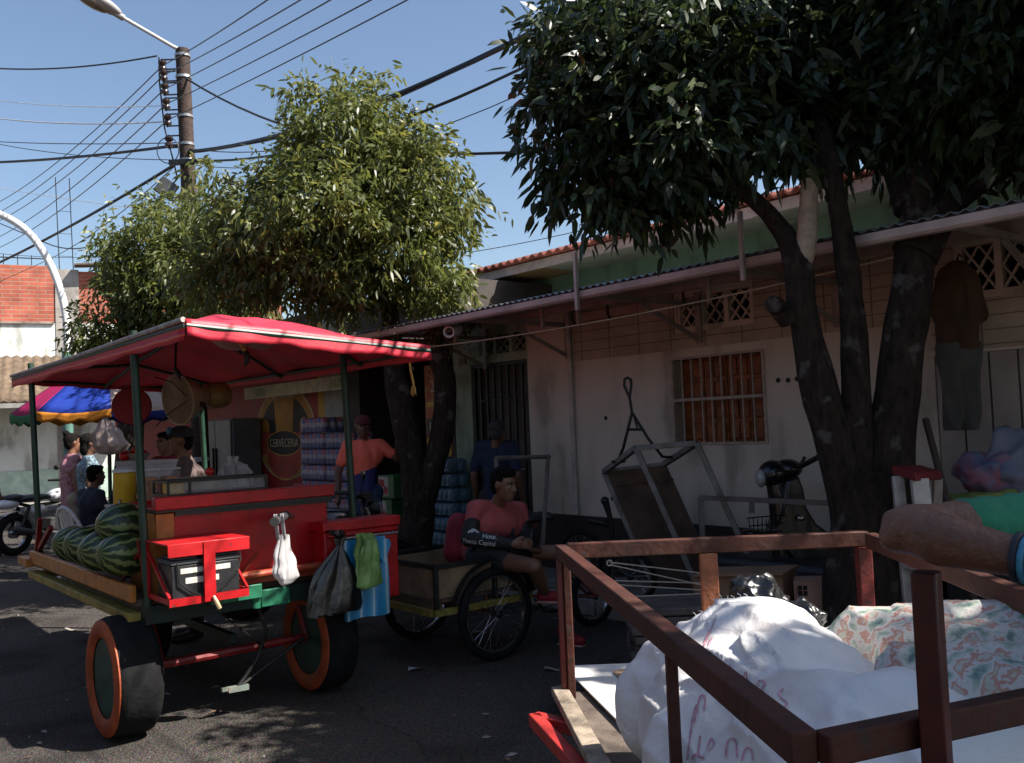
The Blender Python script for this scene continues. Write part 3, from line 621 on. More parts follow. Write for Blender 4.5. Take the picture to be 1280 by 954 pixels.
cable(onpole(200), at(700, 62, 7.8), 0.30, 0.016, 'medium black cable below the heavy one rising to the big tree', 'lines right of the pole')
cable(onpole(185), at(760, 28, 8.0), 0.45, 0.007, 'thin wire between the heavy and the medium cable right of the pole', 'lines right of the pole', CABG)
cable(onpole(205), at(700, 95, 8.4), 0.35, 0.006, 'faint thin wire under the medium cable right of the pole', 'lines right of the pole', CABG)
cable(onpole(96), at(800, 172, 8.2), 0.55, 0.016, 'black service line dropping from the pole to level off between the two trees', 'lines right of the pole')
cable(at(590, 315, 12), at(760, 280, 11), 0.02, 0.005, 'faint wire just above the red tiled roof', 'lines right of the pole', CABG)
# washing line rope under the awning
g = MB(); a, b = fac(0.3, 1.22, 2.38), fac(5.2, 1.22, 2.46); n = 20
g.tube([a.lerp(b, i / n) - V((0, 0, 0.06 * 4 * (i / n) * (1 - i / n))) for i in range(n + 1)], 0.006, 6); tag(obj('rope', g, M('old_rope', (0.45, 0.36, 0.24), 0.9)), 'pale rope strung along under the awning of the cream house', 'rope')
# security camera
c = fac(0.86, 1.18, 2.50); cm = thing('security_camera', c, 'white bullet security camera under the left end of the awning', 'camera')
g = MB(); g.lathe([(0.0, -0.1), (0.045, -0.1), (0.05, -0.06), (0.05, 0.11), (0.056, 0.11), (0.056, 0.15), (0.042, 0.15), (0.042, 0.13), (0, 0.13)], c, FN * 0.8 + FD * 0.5 + V((0, 0, -0.2)), 16); obj('camera_body', g, M('camera_white', (0.6, 0.58, 0.55), 0.4), cm)
g = MB(); ax = (FN * 0.8 + FD * 0.5 + V((0, 0, -0.2))).normalized(); g.lathe([(0.041, 0.128), (0.02, 0.136), (0, 0.137)], c, ax, 12); obj('lens', g, M('lens_black', (0.01, 0.01, 0.012), 0.1), cm)
g = MB(); g.tube([c, c + V((0, 0, 0.05)), c + V((0, 0, 0.13))], 0.015); obj('bracket', g, METALP, cm)

# ================================================================== TREES
def leafmat(name, c1, c2, transl):
    mt, N, L, b = node_mat(name)
    oi = N.new('ShaderNodeTexCoord'); no = N.new('ShaderNodeTexNoise'); no.inputs['Scale'].default_value = 3.2; no.inputs['Detail'].default_value = 8; no.inputs['Roughness'].default_value = 0.75
    L.new(oi.outputs['Object'], no.inputs['Vector'])
    rp = N.new('ShaderNodeValToRGB'); rp.color_ramp.elements[0].position = 0.36; rp.color_ramp.elements[0].color = (*c1, 1); rp.color_ramp.elements[1].position = 0.64; rp.color_ramp.elements[1].color = (*c2, 1)
    at_ = N.new('ShaderNodeAttribute'); at_.attribute_name = 'leafvar'; ma_ = N.new('ShaderNodeMath'); ma_.operation = 'MULTIPLY_ADD'; ma_.inputs[1].default_value = 0.42; L.new(at_.outputs['Fac'], ma_.inputs[0])
    mh = N.new('ShaderNodeMath'); mh.operation = 'MULTIPLY_ADD'; mh.inputs[1].default_value = 0.75; mh.inputs[2].default_value = -0.08; L.new(no.outputs[0], mh.inputs[0]); L.new(mh.outputs[0], ma_.inputs[2])
    ey_ = rp.color_ramp.elements.new(0.80); ey_.color = (c2[0] * 1.9, c2[1] * 1.6, c2[2] * 1.1, 1)
    L.new(ma_.outputs[0], rp.inputs[0]); L.new(rp.outputs[0], b.inputs['Base Color']); b.inputs['Roughness'].default_value = 0.42; b.inputs['Specular IOR Level'].default_value = 0.5
    hs = N.new('ShaderNodeHueSaturation'); hs.inputs['Hue'].default_value = 0.475; hs.inputs['Value'].default_value = 1.9; L.new(rp.outputs[0], hs.inputs['Color'])
    tr = N.new('ShaderNodeBsdfTranslucent'); L.new(hs.outputs[0], tr.inputs[0]); mx = N.new('ShaderNodeMixShader'); mx.inputs[0].default_value = transl
    L.new(b.outputs[0], mx.inputs[1]); L.new(tr.outputs[0], mx.inputs[2]); L.new(mx.outputs[0], N['Material Output'].inputs[0])
    return mt
def barkmat(name, c1, c2, pale):
    mt, N, L, b = node_mat(name)
    tc = N.new('ShaderNodeTexCoord'); mp = N.new('ShaderNodeMapping'); mp.inputs['Scale'].default_value = (9, 9, 3); L.new(tc.outputs['Object'], mp.inputs[0])
    n1 = N.new('ShaderNodeTexNoise'); n1.inputs['Scale'].default_value = 3; n1.inputs['Detail'].default_value = 9; n1.inputs['Roughness'].default_value = 0.7; L.new(mp.outputs[0], n1.inputs['Vector'])
    n2 = N.new('ShaderNodeTexNoise'); n2.inputs['Scale'].default_value = 8; n2.inputs['Detail'].default_value = 9; L.new(tc.outputs['Object'], n2.inputs['Vector'])
    rp = N.new('ShaderNodeValToRGB'); rp.color_ramp.elements[0].position = 0.35; rp.color_ramp.elements[0].color = (*c1, 1); rp.color_ramp.elements[1].position = 0.65; rp.color_ramp.elements[1].color = (*c2, 1); L.new(n1.outputs[0], rp.inputs[0])
    r2 = N.new('ShaderNodeValToRGB'); r2.color_ramp.elements[0].position = 0.60; r2.color_ramp.elements[0].color = (0, 0, 0, 1); r2.color_ramp.elements[1].position = 0.68; r2.color_ramp.elements[1].color = (0.7, 0.7, 0.7, 1); L.new(n2.outputs[0], r2.inputs[0])
    mx = N.new('ShaderNodeMix'); mx.data_type = 'RGBA'; L.new(r2.outputs[0], mx.inputs[0]); L.new(rp.outputs[0], mx.inputs[6]); mx.inputs[7].default_value = (*pale, 1)
    L.new(mx.outputs[2], b.inputs['Base Color']); b.inputs['Roughness'].default_value = 0.9; b.inputs['Specular IOR Level'].default_value = 0.2
    bp = N.new('ShaderNodeBump'); bp.inputs['Strength'].default_value = 1; bp.inputs['Distance'].default_value = 0.07; L.new(n1.outputs[0], bp.inputs['Height']); L.new(bp.outputs[0], b.inputs['Normal'])
    return mt
BARK1 = barkmat('tree_bark', (0.020, 0.014, 0.011), (0.075, 0.053, 0.041), (0.19, 0.165, 0.145))
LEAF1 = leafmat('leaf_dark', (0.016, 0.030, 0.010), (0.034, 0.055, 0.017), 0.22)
LEAF2 = leafmat('leaf_olive', (0.060, 0.085, 0.018), (0.130, 0.150, 0.038), 0.44)
LEAF3 = leafmat('leaf_bright', (0.05, 0.09, 0.015), (0.11, 0.15, 0.03), 0.42)
def crown(name, lobes, twigs, leaf_len, leaf_w, per, mt, parent, seed, droop=0.5, inner=0.35, spread=0.16):
    """drooping sprays of lance-shaped leaves spread through the volume of several lobes"""
    r = np.random.default_rng(seed)
    wts = np.array([l[1][0] * l[1][1] + l[1][1] * l[1][2] + l[1][0] * l[1][2] for l in lobes]); wts = wts / wts.sum()
    cnt = (wts * twigs).astype(int) + 1
    P = []; D = []
    for (c, rad), k in zip(lobes, cnt):
        d = r.normal(size=(k, 3)); d /= np.linalg.norm(d, axis=1)[:, None]
        q = 1.0 - r.random(k) ** 1.6 * (1 - inner)
        # uneven outline: push the shell in and out by a smooth function of direction
        wob = 1 + 0.16 * np.sin(3.1 * d[:, 0] + 5.3 * d[:, 2] + seed) + 0.13 * np.sin(6.7 * d[:, 1] - 4.1 * d[:, 2] + c[0] * 3) + 0.08 * r.normal(size=k)
        pos = np.array(c) + d * np.array(rad) * (q * wob)[:, None]
        nc = max(2, k // 16); cl = r.integers(0, nc, k); near = r.random(k) < 0.78     # most sprays gather into clumps, the rest fill in
        sp = (0.10 + 0.16 * float(np.mean(rad))) * (0.6 + 0.8 * r.random(nc))
        off = r.normal(size=(k, 3)) * sp[cl][:, None] * np.array([1, 1, 0.75]) * 0.62
        cd = d[:nc][cl]; pos[near] = (pos[:nc][cl] + off)[near]; dd = off / (np.linalg.norm(off, axis=1)[:, None] + 1e-6) * 0.6 + cd * 0.6; dd /= np.linalg.norm(dd, axis=1)[:, None] + 1e-6
        d = np.where(near[:, None], dd, d)
        P.append(pos); D.append(d)
    P = np.concatenate(P); D = np.concatenate(D); n = len(P)
    tw = D * 0.7 + r.normal(size=(n, 3)) * 0.45; tw[:, 2] -= droop * 0.6; tw /= np.linalg.norm(tw, axis=1)[:, None]
    T = np.repeat(np.arange(n), per); m_ = len(T)
    along = r.random(m_) * spread * 1.6
    base = P[T] + tw[T] * along[:, None] + r.normal(size=(m_, 3)) * spread * 0.16
    ld = tw[T] * 0.75 + r.normal(size=(m_, 3)) * 0.55; ld[:, 2] -= droop; ld /= np.linalg.norm(ld, axis=1)[:, None]
    sd = np.cross(ld, r.normal(size=(m_, 3))); sd /= np.linalg.norm(sd, axis=1)[:, None]; nn = np.cross(ld, sd)
    ln = leaf_len * (0.45 + 0.95 * r.random(m_))[:, None]; wd = leaf_w * (0.7 + 0.5 * r.random(m_))[:, None]
    dn = np.array([0, 0, -1.0])
    v0 = base; a = base + ld * ln * 0.30 + nn * wd * 0.15; b_ = base + ld * ln * 0.68 + nn * wd * 0.1 + dn * ln * 0.05; tip = base + ld * ln + dn * ln * 0.16
    vs = np.stack([v0, a - sd * wd * 0.5, a + sd * wd * 0.5, b_ - sd * wd * 0.42, b_ + sd * wd * 0.42, tip], 1).reshape(-1, 3)
    vs = vs - np.array(loc_of(parent))
    o6 = (np.arange(m_) * 6)[:, None]
    tri1 = o6 + np.array([0, 1, 2]); quad = o6 + np.array([1, 3, 4, 2]); tri2 = o6 + np.array([3, 5, 4])
    me = bpy.data.meshes.new(name)
    nl = m_ * 10; me.vertices.add(m_ * 6); me.vertices.foreach_set('co', vs.astype(np.float32).ravel())
    me.loops.add(nl); me.loops.foreach_set('vertex_index', np.concatenate([tri1, quad, tri2], 1).ravel().astype(np.int32))
    me.polygons.add(m_ * 3); st = (np.arange(m_) * 10)[:, None] + np.array([0, 3, 7]); me.polygons.foreach_set('loop_start', st.ravel().astype(np.int32))
    me.update(calc_edges=True); me.validate()
    av = me.attributes.new('leafvar', 'FLOAT', 'POINT'); lv = np.repeat(r.random(m_) * 0.7 + np.repeat(r.random(n), per) * 0.3, 6); av.data.foreach_set('value', lv.astype(np.float32))
    me.materials.append(mt); o = bpy.data.objects.new(name, me); col.objects.link(o); o.parent = parent
    return o
def limb(mb, pts, r0, r1, seed=0, seg=12, wob=0.03, sub=5):
    fine = []
    for i in range(len(pts) - 1):
        for q in range(sub):
            t = q / sub; p0, p1, p2, p3 = pts[max(i - 1, 0)], pts[i], pts[i + 1], pts[min(i + 2, len(pts) - 1)]
            fine.append(0.5 * ((2 * p1) + (p2 - p0) * t + (2 * p0 - 5 * p1 + 4 * p2 - p3) * t * t + (3 * p1 - p0 - 3 * p2 + p3) * t ** 3))
    fine.append(pts[-1]); n = len(fine)
    k0 = len(mb.v)
    mb.tube(fine, [r0 + (r1 - r0) * (i / (n - 1)) for i in range(n)], seg)
    for i in range(k0, len(mb.v)):
        j = (i - k0) // seg; c = fine[min(j, n - 1)]; d = mb.v[i] - c
        mb.v[i] = c + d * (1 + wob * 5 * nz3(mb.v[i], 3.0, seed) + wob * 3 * nz3(mb.v[i], 9.0, seed))
# big tree on the right: three stems
def t1(px, py, Y=5.1): return at(px, py, Y)
b1 = t1(1080, 800); b1.z = 0
tree1 = thing('street_tree', b1, 'big dark tree with three mottled stems at the right in front of the house', 'tree')
g = MB()
limb(g, [b1 + V((-0.03, 0, -0.05)), t1(1072, 700), t1(1052, 590), t1(1022, 480), t1(1003, 390), t1(996, 330), t1(975, 285, 5.2), t1(930, 240, 5.1), t1(862, 208, 5.3), t1(800, 170, 5.6)], 0.135, 0.02, 1)
limb(g, [b1 + V((0.03, -0.04, -0.05)), t1(1085, 720), t1(1072, 560), t1(1068, 420), t1(1056, 310), t1(1036, 200), t1(1010, 90, 5.5), t1(970, -40, 5.7)], 0.105, 0.03, 2)
limb(g, [b1 + V((0.10, 0.02, -0.05)), t1(1108, 700), t1(1112, 580), t1(1130, 430), t1(1145, 300), t1(1150, 190), t1(1140, 60, 5.5), t1(1120, -120, 5.6)], 0.165, 0.05, 3)
limb(g, [b1 + V((0, 0, -0.05)), b1 + V((0, 0, 0.35)), t1(1080, 660), t1(1076, 590)], 0.27, 0.15, 8)
limb(g, [t1(1142, 320), t1(1175, 262), t1(1225, 222, 5.0), t1(1290, 190, 4.8), t1(1400, 150, 4.5)], 0.13, 0.06, 4)
limb(g, [t1(1140, 260), t1(1100, 150, 5.4), t1(1060, 60, 5.6), t1(1030, -50, 5.7)], 0.10, 0.03, 5)
limb(g, [t1(985, 400), t1(972, 383, 5.05), t1(966, 380, 5.0)], 0.06, 0.05, 6)
obj('trunk', g, BARK1, tree1, smooth=80)
g = MB(); limb(g, [t1(1000, 330), t1(1008, 300), t1(1012, 225)], 0.062, 0.05, 7); obj('cut_stub', g, M('dead_wood', (0.40, 0.30, 0.22), 0.9, var=0.4, vs=10, bump=0.6), tree1, smooth=80)
def lb(px, py, Y, a, b=None, c=None): return (tuple(at(px, py, Y)), (a, b or a, c or a * 0.8))
lob1 = [lb(760, 45, 5.6, .33), lb(718, 85, 5.6, .18), lb(722, 140, 5.6, .16), lb(765, 140, 5.5, .36), lb(720, 205, 5.5, .13, .25, .11), lb(765, 222, 5.4, .16, .25, .14), lb(742, 262, 5.4, .05, .12, .06), lb(850, 70, 5.5, .50), lb(865, 160, 5.3, .34, .45, .24), lb(838, 225, 5.3, .09, .2, .08), lb(815, 210, 5.4, .18, .3, .18),
        lb(960, 60, 5.7, .52), lb(965, 140, 5.6, .40, .5, .20), lb(1070, 70, 5.7, .52), lb(1080, 125, 5.6, .38, .5, .18), lb(1190, 50, 5.3, .55), lb(1190, 130, 5.0, .38, .5, .18), lb(1290, 60, 4.7, .5), lb(1290, 130, 4.9, .35, .5, .18), lb(1215, 160, 5.2, .25, .4, .12), lb(930, 180, 5.3, .20, .3, .10), lb(705, 185, 5.5, .06, .2, .06), lb(690, 110, 5.6, .07),
        lb(980, -60, 6.0, .5), lb(1110, -60, 5.7, .6), lb(1250, -60, 4.8, .7), lb(1400, 30, 4.7, .7), lb(1420, -120, 4.8, .8), ((3.0, 3.9, 3.9), (.6, .4, .5)), ((3.6, 3.6, 4.2), (.8, .6, .6)),
        lb(760, 30, 6.3, .45), lb(900, 30, 6.3, .65), lb(1080, 40, 6.5, .75), lb(1250, 40, 6.2, .8), lb(1010, 110, 6.3, .4), lb(1170, 100, 6.3, .4)]
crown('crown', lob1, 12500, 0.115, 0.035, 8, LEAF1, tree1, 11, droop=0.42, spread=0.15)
# middle tree
b2 = at(520, 714, 9.3); b2.z = 0
tree2 = thing('street_tree', b2, 'round crowned forked tree behind the red canopy, sunlit olive leaves', 'tree')
g = MB(); q2 = lambda px, py, Y=9.3: at(px, py, Y)
limb(g, [b2 + V((0, 0, -0.05)), q2(518, 690), q2(524, 640), q2(519, 600), q2(506, 530), q2(494, 470), q2(490, 420), q2(484, 370), q2(462, 335), q2(430, 290), q2(420, 220)], 0.19, 0.04, 11)
limb(g, [q2(522, 650), q2(540, 590), q2(553, 540), q2(556, 480), q2(548, 440), q2(540, 415)], 0.13, 0.10, 12)
limb(g, [q2(487, 385), q2(505, 330, 9.2), q2(530, 280, 9.1), q2(540, 220, 9.1)], 0.06, 0.025, 13)
limb(g, [q2(484, 375), q2(440, 350, 9.2), q2(380, 320, 9.2), q2(320, 310, 9.3)], 0.06, 0.02, 14)
obj('trunk', g, BARK1, tree2, smooth=80)
lob2 = [lb(440, 190, 9.3, .52, .7, .48), lb(405, 165, 9.3, .26, .4, .34), lb(475, 165, 9.3, .30, .4, .30), lb(510, 220, 9.2, .45, .7, .48), lb(540, 280, 9.2, .30, .5, .40), lb(500, 300, 8.9, .45, .5, .4), lb(380, 260, 9.1, .55, .7, .5), lb(430, 270, 8.9, .5, .6, .45), lb(320, 285, 9.4, .42, .6, .36), lb(290, 335, 9.5, .42, .6, .33), lb(370, 345, 9.2, .5, .6, .30), lb(450, 350, 9.0, .4, .5, .25), lb(545, 345, 9.1, .25, .4, .24), lb(275, 265, 9.8, .22, .4, .18), lb(560, 375, 9.0, .16, .2, .16), lb(352, 215, 9.4, .22, .4, .22), lb(368, 118, 9.4, .06, .1, .12), lb(480, 120, 9.3, .08, .1, .12), lb(572, 240, 9.2, .09, .2, .14), lb(250, 215, 9.9, .12, .2, .10), lb(430, 108, 9.4, .12, .2, .10), lb(522, 172, 9.2, .14, .2, .12)]
crown('crown', lob2, 4600, 0.098, 0.029, 8, LEAF2, tree2, 12, droop=0.45, spread=0.14)
lobs = [lb(535, 410, 9.2, .20, .22, .14), lb(560, 425, 9.2, .14, .2, .12), lb(505, 412, 9.2, .12, .15, .08)]
crown('dry_sprout', lobs, 170, 0.045, 0.014, 7, M('dry_leaf', (0.24, 0.19, 0.09), 0.8, transl=0.3), tree2, 13, droop=0.1)
# far tree on the left
b3 = V((-5.4, 12.6, 0))
tree3 = thing('street_tree', b3, 'smaller bushy tree at the left behind the utility pole', 'tree')
g = MB(); q3 = lambda px, py, Y=12.6: at(px, py, Y)
limb(g, [b3 + V((0, 0, -0.05)), q3(165, 520), q3(160, 450), q3(168, 400), q3(185, 350), q3(200, 300)], 0.2, 0.05, 21)
limb(g, [q3(162, 440), q3(158, 395), q3(152, 380)], 0.13, 0.12, 22)
limb(g, [q3(166, 420), q3(210, 370), q3(240, 330)], 0.08, 0.03, 23); obj('trunk', g, BARK1, tree3, smooth=80)
lob3 = [lb(200, 320, 12.5, .6, .7, .5), lb(165, 340, 12.6, .35, .5, .4), lb(240, 350, 12.3, .6, .7, .45), lb(205, 275, 12.7, .3, .4, .25), lb(190, 370, 12.5, .55, .6, .3), lb(250, 290, 12.4, .4, .5, .4), lb(285, 370, 12, .6, .7, .35), lb(145, 320, 12.7, .18, .3, .2), lb(120, 410, 12.3, .28, .4, .24), lb(155, 425, 12.3, .35, .4, .25), lb(230, 400, 12.4, .4, .5, .2)]
crown('crown', lob3, 2900, 0.10, 0.03, 8, LEAF2, tree3, 14, droop=0.45, spread=0.15)
# bright tree behind the houses, seen under the big crown
b4 = fac(4.2, -4.6, 0)
tree4 = thing('garden_tree', b4, 'sunlit bright green tree behind the houses, seen between the big stems', 'tree')
g = MB(); limb(g, [b4, b4 + V((0.1, 0, 2)), b4 + V((0, 0.1, 4.4))], 0.16, 0.06, 31); obj('trunk', g, BARK1, tree4, smooth=80)
lob4 = [(tuple(fac(4.2, -3.6, 4.4)), (.9, .7, .7)), (tuple(fac(5.2, -3.2, 4.2)), (.8, .7, .6)), (tuple(fac(6.3, -3.0, 4.2)), (.9, .7, .7)), (tuple(fac(4.8, -4.2, 5.2)), (1.2, .9, .9)), (tuple(fac(3.4, -2.6, 3.95)), (.4, .4, .35)), (tuple(fac(4.3, -2.2, 3.95)), (.45, .4, .35))]
crown('crown', lob4, 1500, 0.13, 0.038, 7, LEAF3, tree4, 15, droop=0.7, spread=0.15)

# ================================================================== FRUIT CART
REDP = M('red_cart_paint', (0.46, 0.010, 0.014), 0.38, var=0.3, vs=7, bump=0.12, bs=25, spec=0.4)
worn(REDP, (0.10, 0.03, 0.025), 26, 0.615, 0.635)
DKRED = M('dark_red_paint', (0.22, 0.010, 0.010), 0.45, var=0.4, vs=7)
GRNP = M('dark_green_paint', (0.012, 0.045, 0.028), 0.45, var=0.4, vs=9)
GRN2 = M('green_chassis_paint', (0.02, 0.16, 0.085), 0.45, var=0.35, vs=9)
ORGW = M('orange_varnished_wood', (0.42, 0.15, 0.025), 0.45, var=0.45, vs=9, bump=0.3, bs=30)
YELW = M('yellow_painted_beam', (0.30, 0.23, 0.05), 0.6, var=0.5, vs=9)
RUB = M('tyre_rubber', (0.011, 0.011, 0.012), 0.85, var=0.5, vs=10, bump=0.3, bs=50, spec=0.2)
ORGR = M('orange_tyre_wall', (0.34, 0.062, 0.016), 0.6, var=0.4, vs=9, bump=0.2)
STEEL = M('worn_steel', (0.32, 0.31, 0.30), 0.4, 0.7, var=0.4, vs=15)
cart = thing('fruit_cart', kart(0.64, 1.0, 0), 'red motorised fruit cart with a red canopy on green posts and orange walled tyres', 'fruit cart')
kb = lambda: MB(KM)
# canopy: sagging cloth over a shallow frame
CLOTH = M('red_tarpaulin', (0.60, 0.038, 0.068), 0.5, var=0.22, vs=3, bump=0.3, bs=14, transl=0.09)
c00, c10, c01, c11 = V((-0.05, -0.80, 2.150)), V((1.34, -0.80, 2.055)), V((-0.05, 3.05, 2.135)), V((1.34, 3.05, 2.05))
def canopy_pt(u, v):
    p = c00.lerp(c10, u).lerp(c01.lerp(c11, u), v)
    w_ = v ** 0.8; hu = 1 - abs(2 * u - 1) ** 1.15; hv = 1 - abs(2 * w_ - 1) ** 1.5
    z = 0.27 * hu * hv - 0.05 * math.sin(math.pi * u) * (1 - hv) * 0.4
    z += 0.008 * math.sin(23 * u + 3 * v) * hv + 0.03 * nz3((u * 3, v * 6, 0.3)) - 0.022 * max(0, 1 - 9 * abs(nz3((u * 2.2 + v * 1.5, v * 3, 4.3)))) + 0.006 * math.sin(31 * v + 6 * u) * hu
    return p + V((0, 0, z))
g = kb(); g.grid(lambda u, v: canopy_pt(u, v), 40, 60)
can = obj('canopy', g, CLOTH, cart, smooth=80, solid=0.004)
VAL = M('red_valance', (0.62, 0.030, 0.055), 0.5, var=0.25, vs=5, bump=0.3, bs=18, transl=0.08)
def skirt(p, q, h, name, mt, n=40, seed=0, sw=0.02):
    g = kb(); p, q = V(p), V(q); dr = (q - p).normalized(); nn = V((dr.y, -dr.x, 0))
    def f(u, v):
        b = p.lerp(q, u); hh = h * (0.85 + 0.25 * nz3((u * 4, seed, 0.2)) + 0.10 * nz3((u * 15, seed, 1.7)))
        return b + V((0, 0, -hh * v + 0.012)) + nn * (0.003 + 0.30 * sw * v * math.sin(u * 21 + seed + 3 * math.sin(u * 5)) + 0.008 * v)
    g.grid(f, n, 4); return obj(name, g, mt, can, smooth=80, solid=0.004)
skirt(c00, c10, 0.10, 'front_valance', VAL, seed=1); skirt(c10, c11, 0.10, 'side_valance', VAL, seed=2); skirt(c11, c01, 0.08, 'back_valance', VAL, seed=3)
skirt(c01, c00, 0.12, 'side_valance', stripes_mat('striped_valance', [srgb(200, 40, 50), srgb(225, 105, 55), srgb(190, 45, 90), srgb(205, 35, 50)], 26, 'Z', 0.6, 0.4, 0.15), seed=4, sw=0.01)
g = kb(); g.tube([c01 + V((-0.012, 0, 0.006)), c01.lerp(c00, 0.5) + V((-0.012, 0, -0.004)), c00 + V((-0.012, 0, 0.008))], 0.013, 8); obj('canopy_hem', g, M('frayed_grey_hem', (0.42, 0.38, 0.36), 0.9, var=0.4, vs=20, bump=0.5), can)
# canopy frame
g = kb()
for a, b in ((c00, c10), (c10, c11), (c11, c01), (c01, c00)): g.tube([a + V((0, 0, -0.02)), b + V((0, 0, -0.02))], 0.014)
for v in (0.2, 0.5, 0.8): 
    g.tube([canopy_pt(i / 10, v) + V((0, 0, -0.025)) for i in range(11)], 0.012)
g.tube([canopy_pt(0.5, i / 16) + V((0, 0, -0.03)) for i in range(17)], 0.014); obj('canopy_frame', g, GRNP, can)
# four posts, following the tilt they have in the street
for (u, v, zt) in ((0, 0, 2.19), (1.28, 0, 2.12), (0, 2.45, 2.20), (1.28, 2.45, 2.12)):
    g = kb(); zb = 0.68; lean = 0.028 * (1 if u < 1 else 1)
    dx = KM.to_3x3().inverted() @ V((-1, 0, 0)) * 0.05
    g.tube([V((u, v, zb)) , V((u, v, 1.4)) + dx * 0.5, V((u, v, zt)) + dx], 0.022, 12); obj('post', g, GRNP, cart, smooth=60)
# bed
g = kb(); g.box((-0.05, 0.03, 0.70), (1.32, 2.48, 0.735)); bed = obj('bed', g, M('bed_planks', (0.10, 0.07, 0.05), 0.8, var=0.5, vs=5, bump=0.3), cart)
g = kb(); g.box((-0.085, 0.02, 0.725), (-0.052, 2.40, 0.815)); g.box((-0.12, 2.34, 0.70), (-0.05, 2.62, 0.76)); obj('side_board', g, ORGW, bed, bevel=0.006)
g = kb(); g.box((-0.09, 0.05, 0.615), (-0.02, 2.42, 0.665)); g.box((1.24, 0.05, 0.615), (1.30, 2.42, 0.665)); g.box((-0.02, 2.30, 0.615), (1.24, 2.36, 0.665)); obj('side_beam', g, YELW, bed, bevel=0.005)
g = kb(); g.box((-0.02, -0.02, 0.60), (1.30, 0.045, 0.70)); g.box((0.15, 0.05, 0.56), (0.25, 2.3, 0.615)); g.box((0.98, 0.05, 0.56), (1.08, 2.3, 0.615)); obj('chassis', g, M('chassis_green_shaded', (0.012, 0.028, 0.022), 0.6, var=0.5, vs=9), bed, bevel=0.004)  # green chassis darkened to near-black, its shade put into the colour
g = kb(); g.beam((-0.02, 2.38, 0.82), (-0.02, 2.02, 1.0), 0.03, 0.03); g.beam((-0.03, 2.42, 0.80), (-0.03, 2.30, 1.05), 0.03); obj('brace', g, DKRED, bed)
for p, q in (((-0.03, 0.05, 0.98), (-0.03, 0.42, 0.76)), ((-0.03, 0.05, 1.05), (0.02, 0.10, 0.76))): obj('brace', kb().beam(p, q, 0.012), DKRED, bed)
# counter chest
g = kb(); g.box((0.075, 0.03, 0.80), (1.10, 0.47, 1.19)); ch = obj('counter_chest', g, REDP, cart, bevel=0.008)
g = kb(); g.box((0.055, 0.05, 0.74), (0.0745, 0.47, 1.185)); g.box((0.056, 0.012, 0.74), (0.155, 0.0275, 1.185)); obj('chest_end_board', g, ORGW, ch, bevel=0.004)
g = kb(); g.box((0.05, -0.012, 1.192), (1.13, 0.50, 1.203)); g.box((0.158, 0.008, 1.165), (1.12, 0.028, 1.190)); obj('edge_strip', g, M('black_edging', (0.015, 0.015, 0.017), 0.4), ch)
g = kb(); g.box((0.045, -0.018, 1.205), (1.13, 0.05, 1.275)); g.box((1.09, 0.052, 1.205), (1.13, 0.47, 1.265)); g.box((0.045, 0.44, 1.205), (1.088, 0.47, 1.235)); g.box((0.05, 0.053, 1.204), (1.088, 0.438, 1.215)); obj('counter_top', g, REDP, ch, bevel=0.010)
g = kb(); g.box((0.14, 0.90, 0.74), (1.12, 1.20, 1.16)); obj('back_counter', g, DKRED, cart, bevel=0.008); g = kb(); g.box((0.12, 0.88, 1.162), (1.14, 1.22, 1.182)); obj('back_counter_top', g, M('grey_counter_top', (0.30, 0.28, 0.28), 0.4), cart, bevel=0.004)
g = kb(); g.box((0.12, -0.06, 0.745), (1.12, 0.028, 0.795)); g.box((0.46, -0.075, 0.79), (1.10, -0.005, 0.812)); g.tube([(0.46, -0.08, 0.80), (1.12, -0.08, 0.80)], 0.022); g.tube([(0.46, -0.05, 0.77), (0.52, -0.1, 0.86), (0.60, -0.06, 0.92)], 0.012)
obj('chest_ledge', g, M('red_peeling_paint', (0.42, 0.03, 0.015), 0.5, var=0.7, vs=16, c2=(0.40, 0.12, 0.05), bump=0.4, bs=25), ch, bevel=0.004)
g = kb(); g.box((0.32, -0.07, 0.66), (0.62, 0.0, 0.742)); g.box((0.62, -0.05, 0.60), (0.80, 0.0, 0.70)); obj('step_plate', g, GRN2, cart, bevel=0.006)
# front red box beyond the right post
g = kb(); g.box((0.985, -0.14, 0.55), (1.50, 0.025, 1.00)); fb = obj('front_box', g, REDP, cart, bevel=0.012)
g = kb(); g.box((0.972, -0.155, 0.995), (1.515, 0.028, 1.055)); g.box((1.0, -0.165, 0.965), (1.49, -0.142, 0.980)); obj('box_lid', g, REDP, fb, bevel=0.012)
g = kb(); g.tube([(1.05, -0.20, 0.955), (1.46, -0.20, 0.955)], 0.008); 
for a in (1.06, 1.25, 1.45): g.tube([(a, -0.20, 0.955), (a, -0.14, 0.96)], 0.006)
obj('hanging_rail', g, STEEL, fb)
# pump handle with rubber grip
g = kb(); g.tube([(0.86, 0.02, 1.10), (0.75, -0.13, 1.125), (0.62, -0.30, 1.12)], 0.016); hd = obj('handle', g, STEEL, cart)
g = kb(); g.tube([(0.745, -0.137, 1.126), (0.56, -0.385, 1.118)], 0.026, 12); obj('grip', g, M('grip_rubber', (0.05, 0.05, 0.052), 0.6), hd, smooth=60)
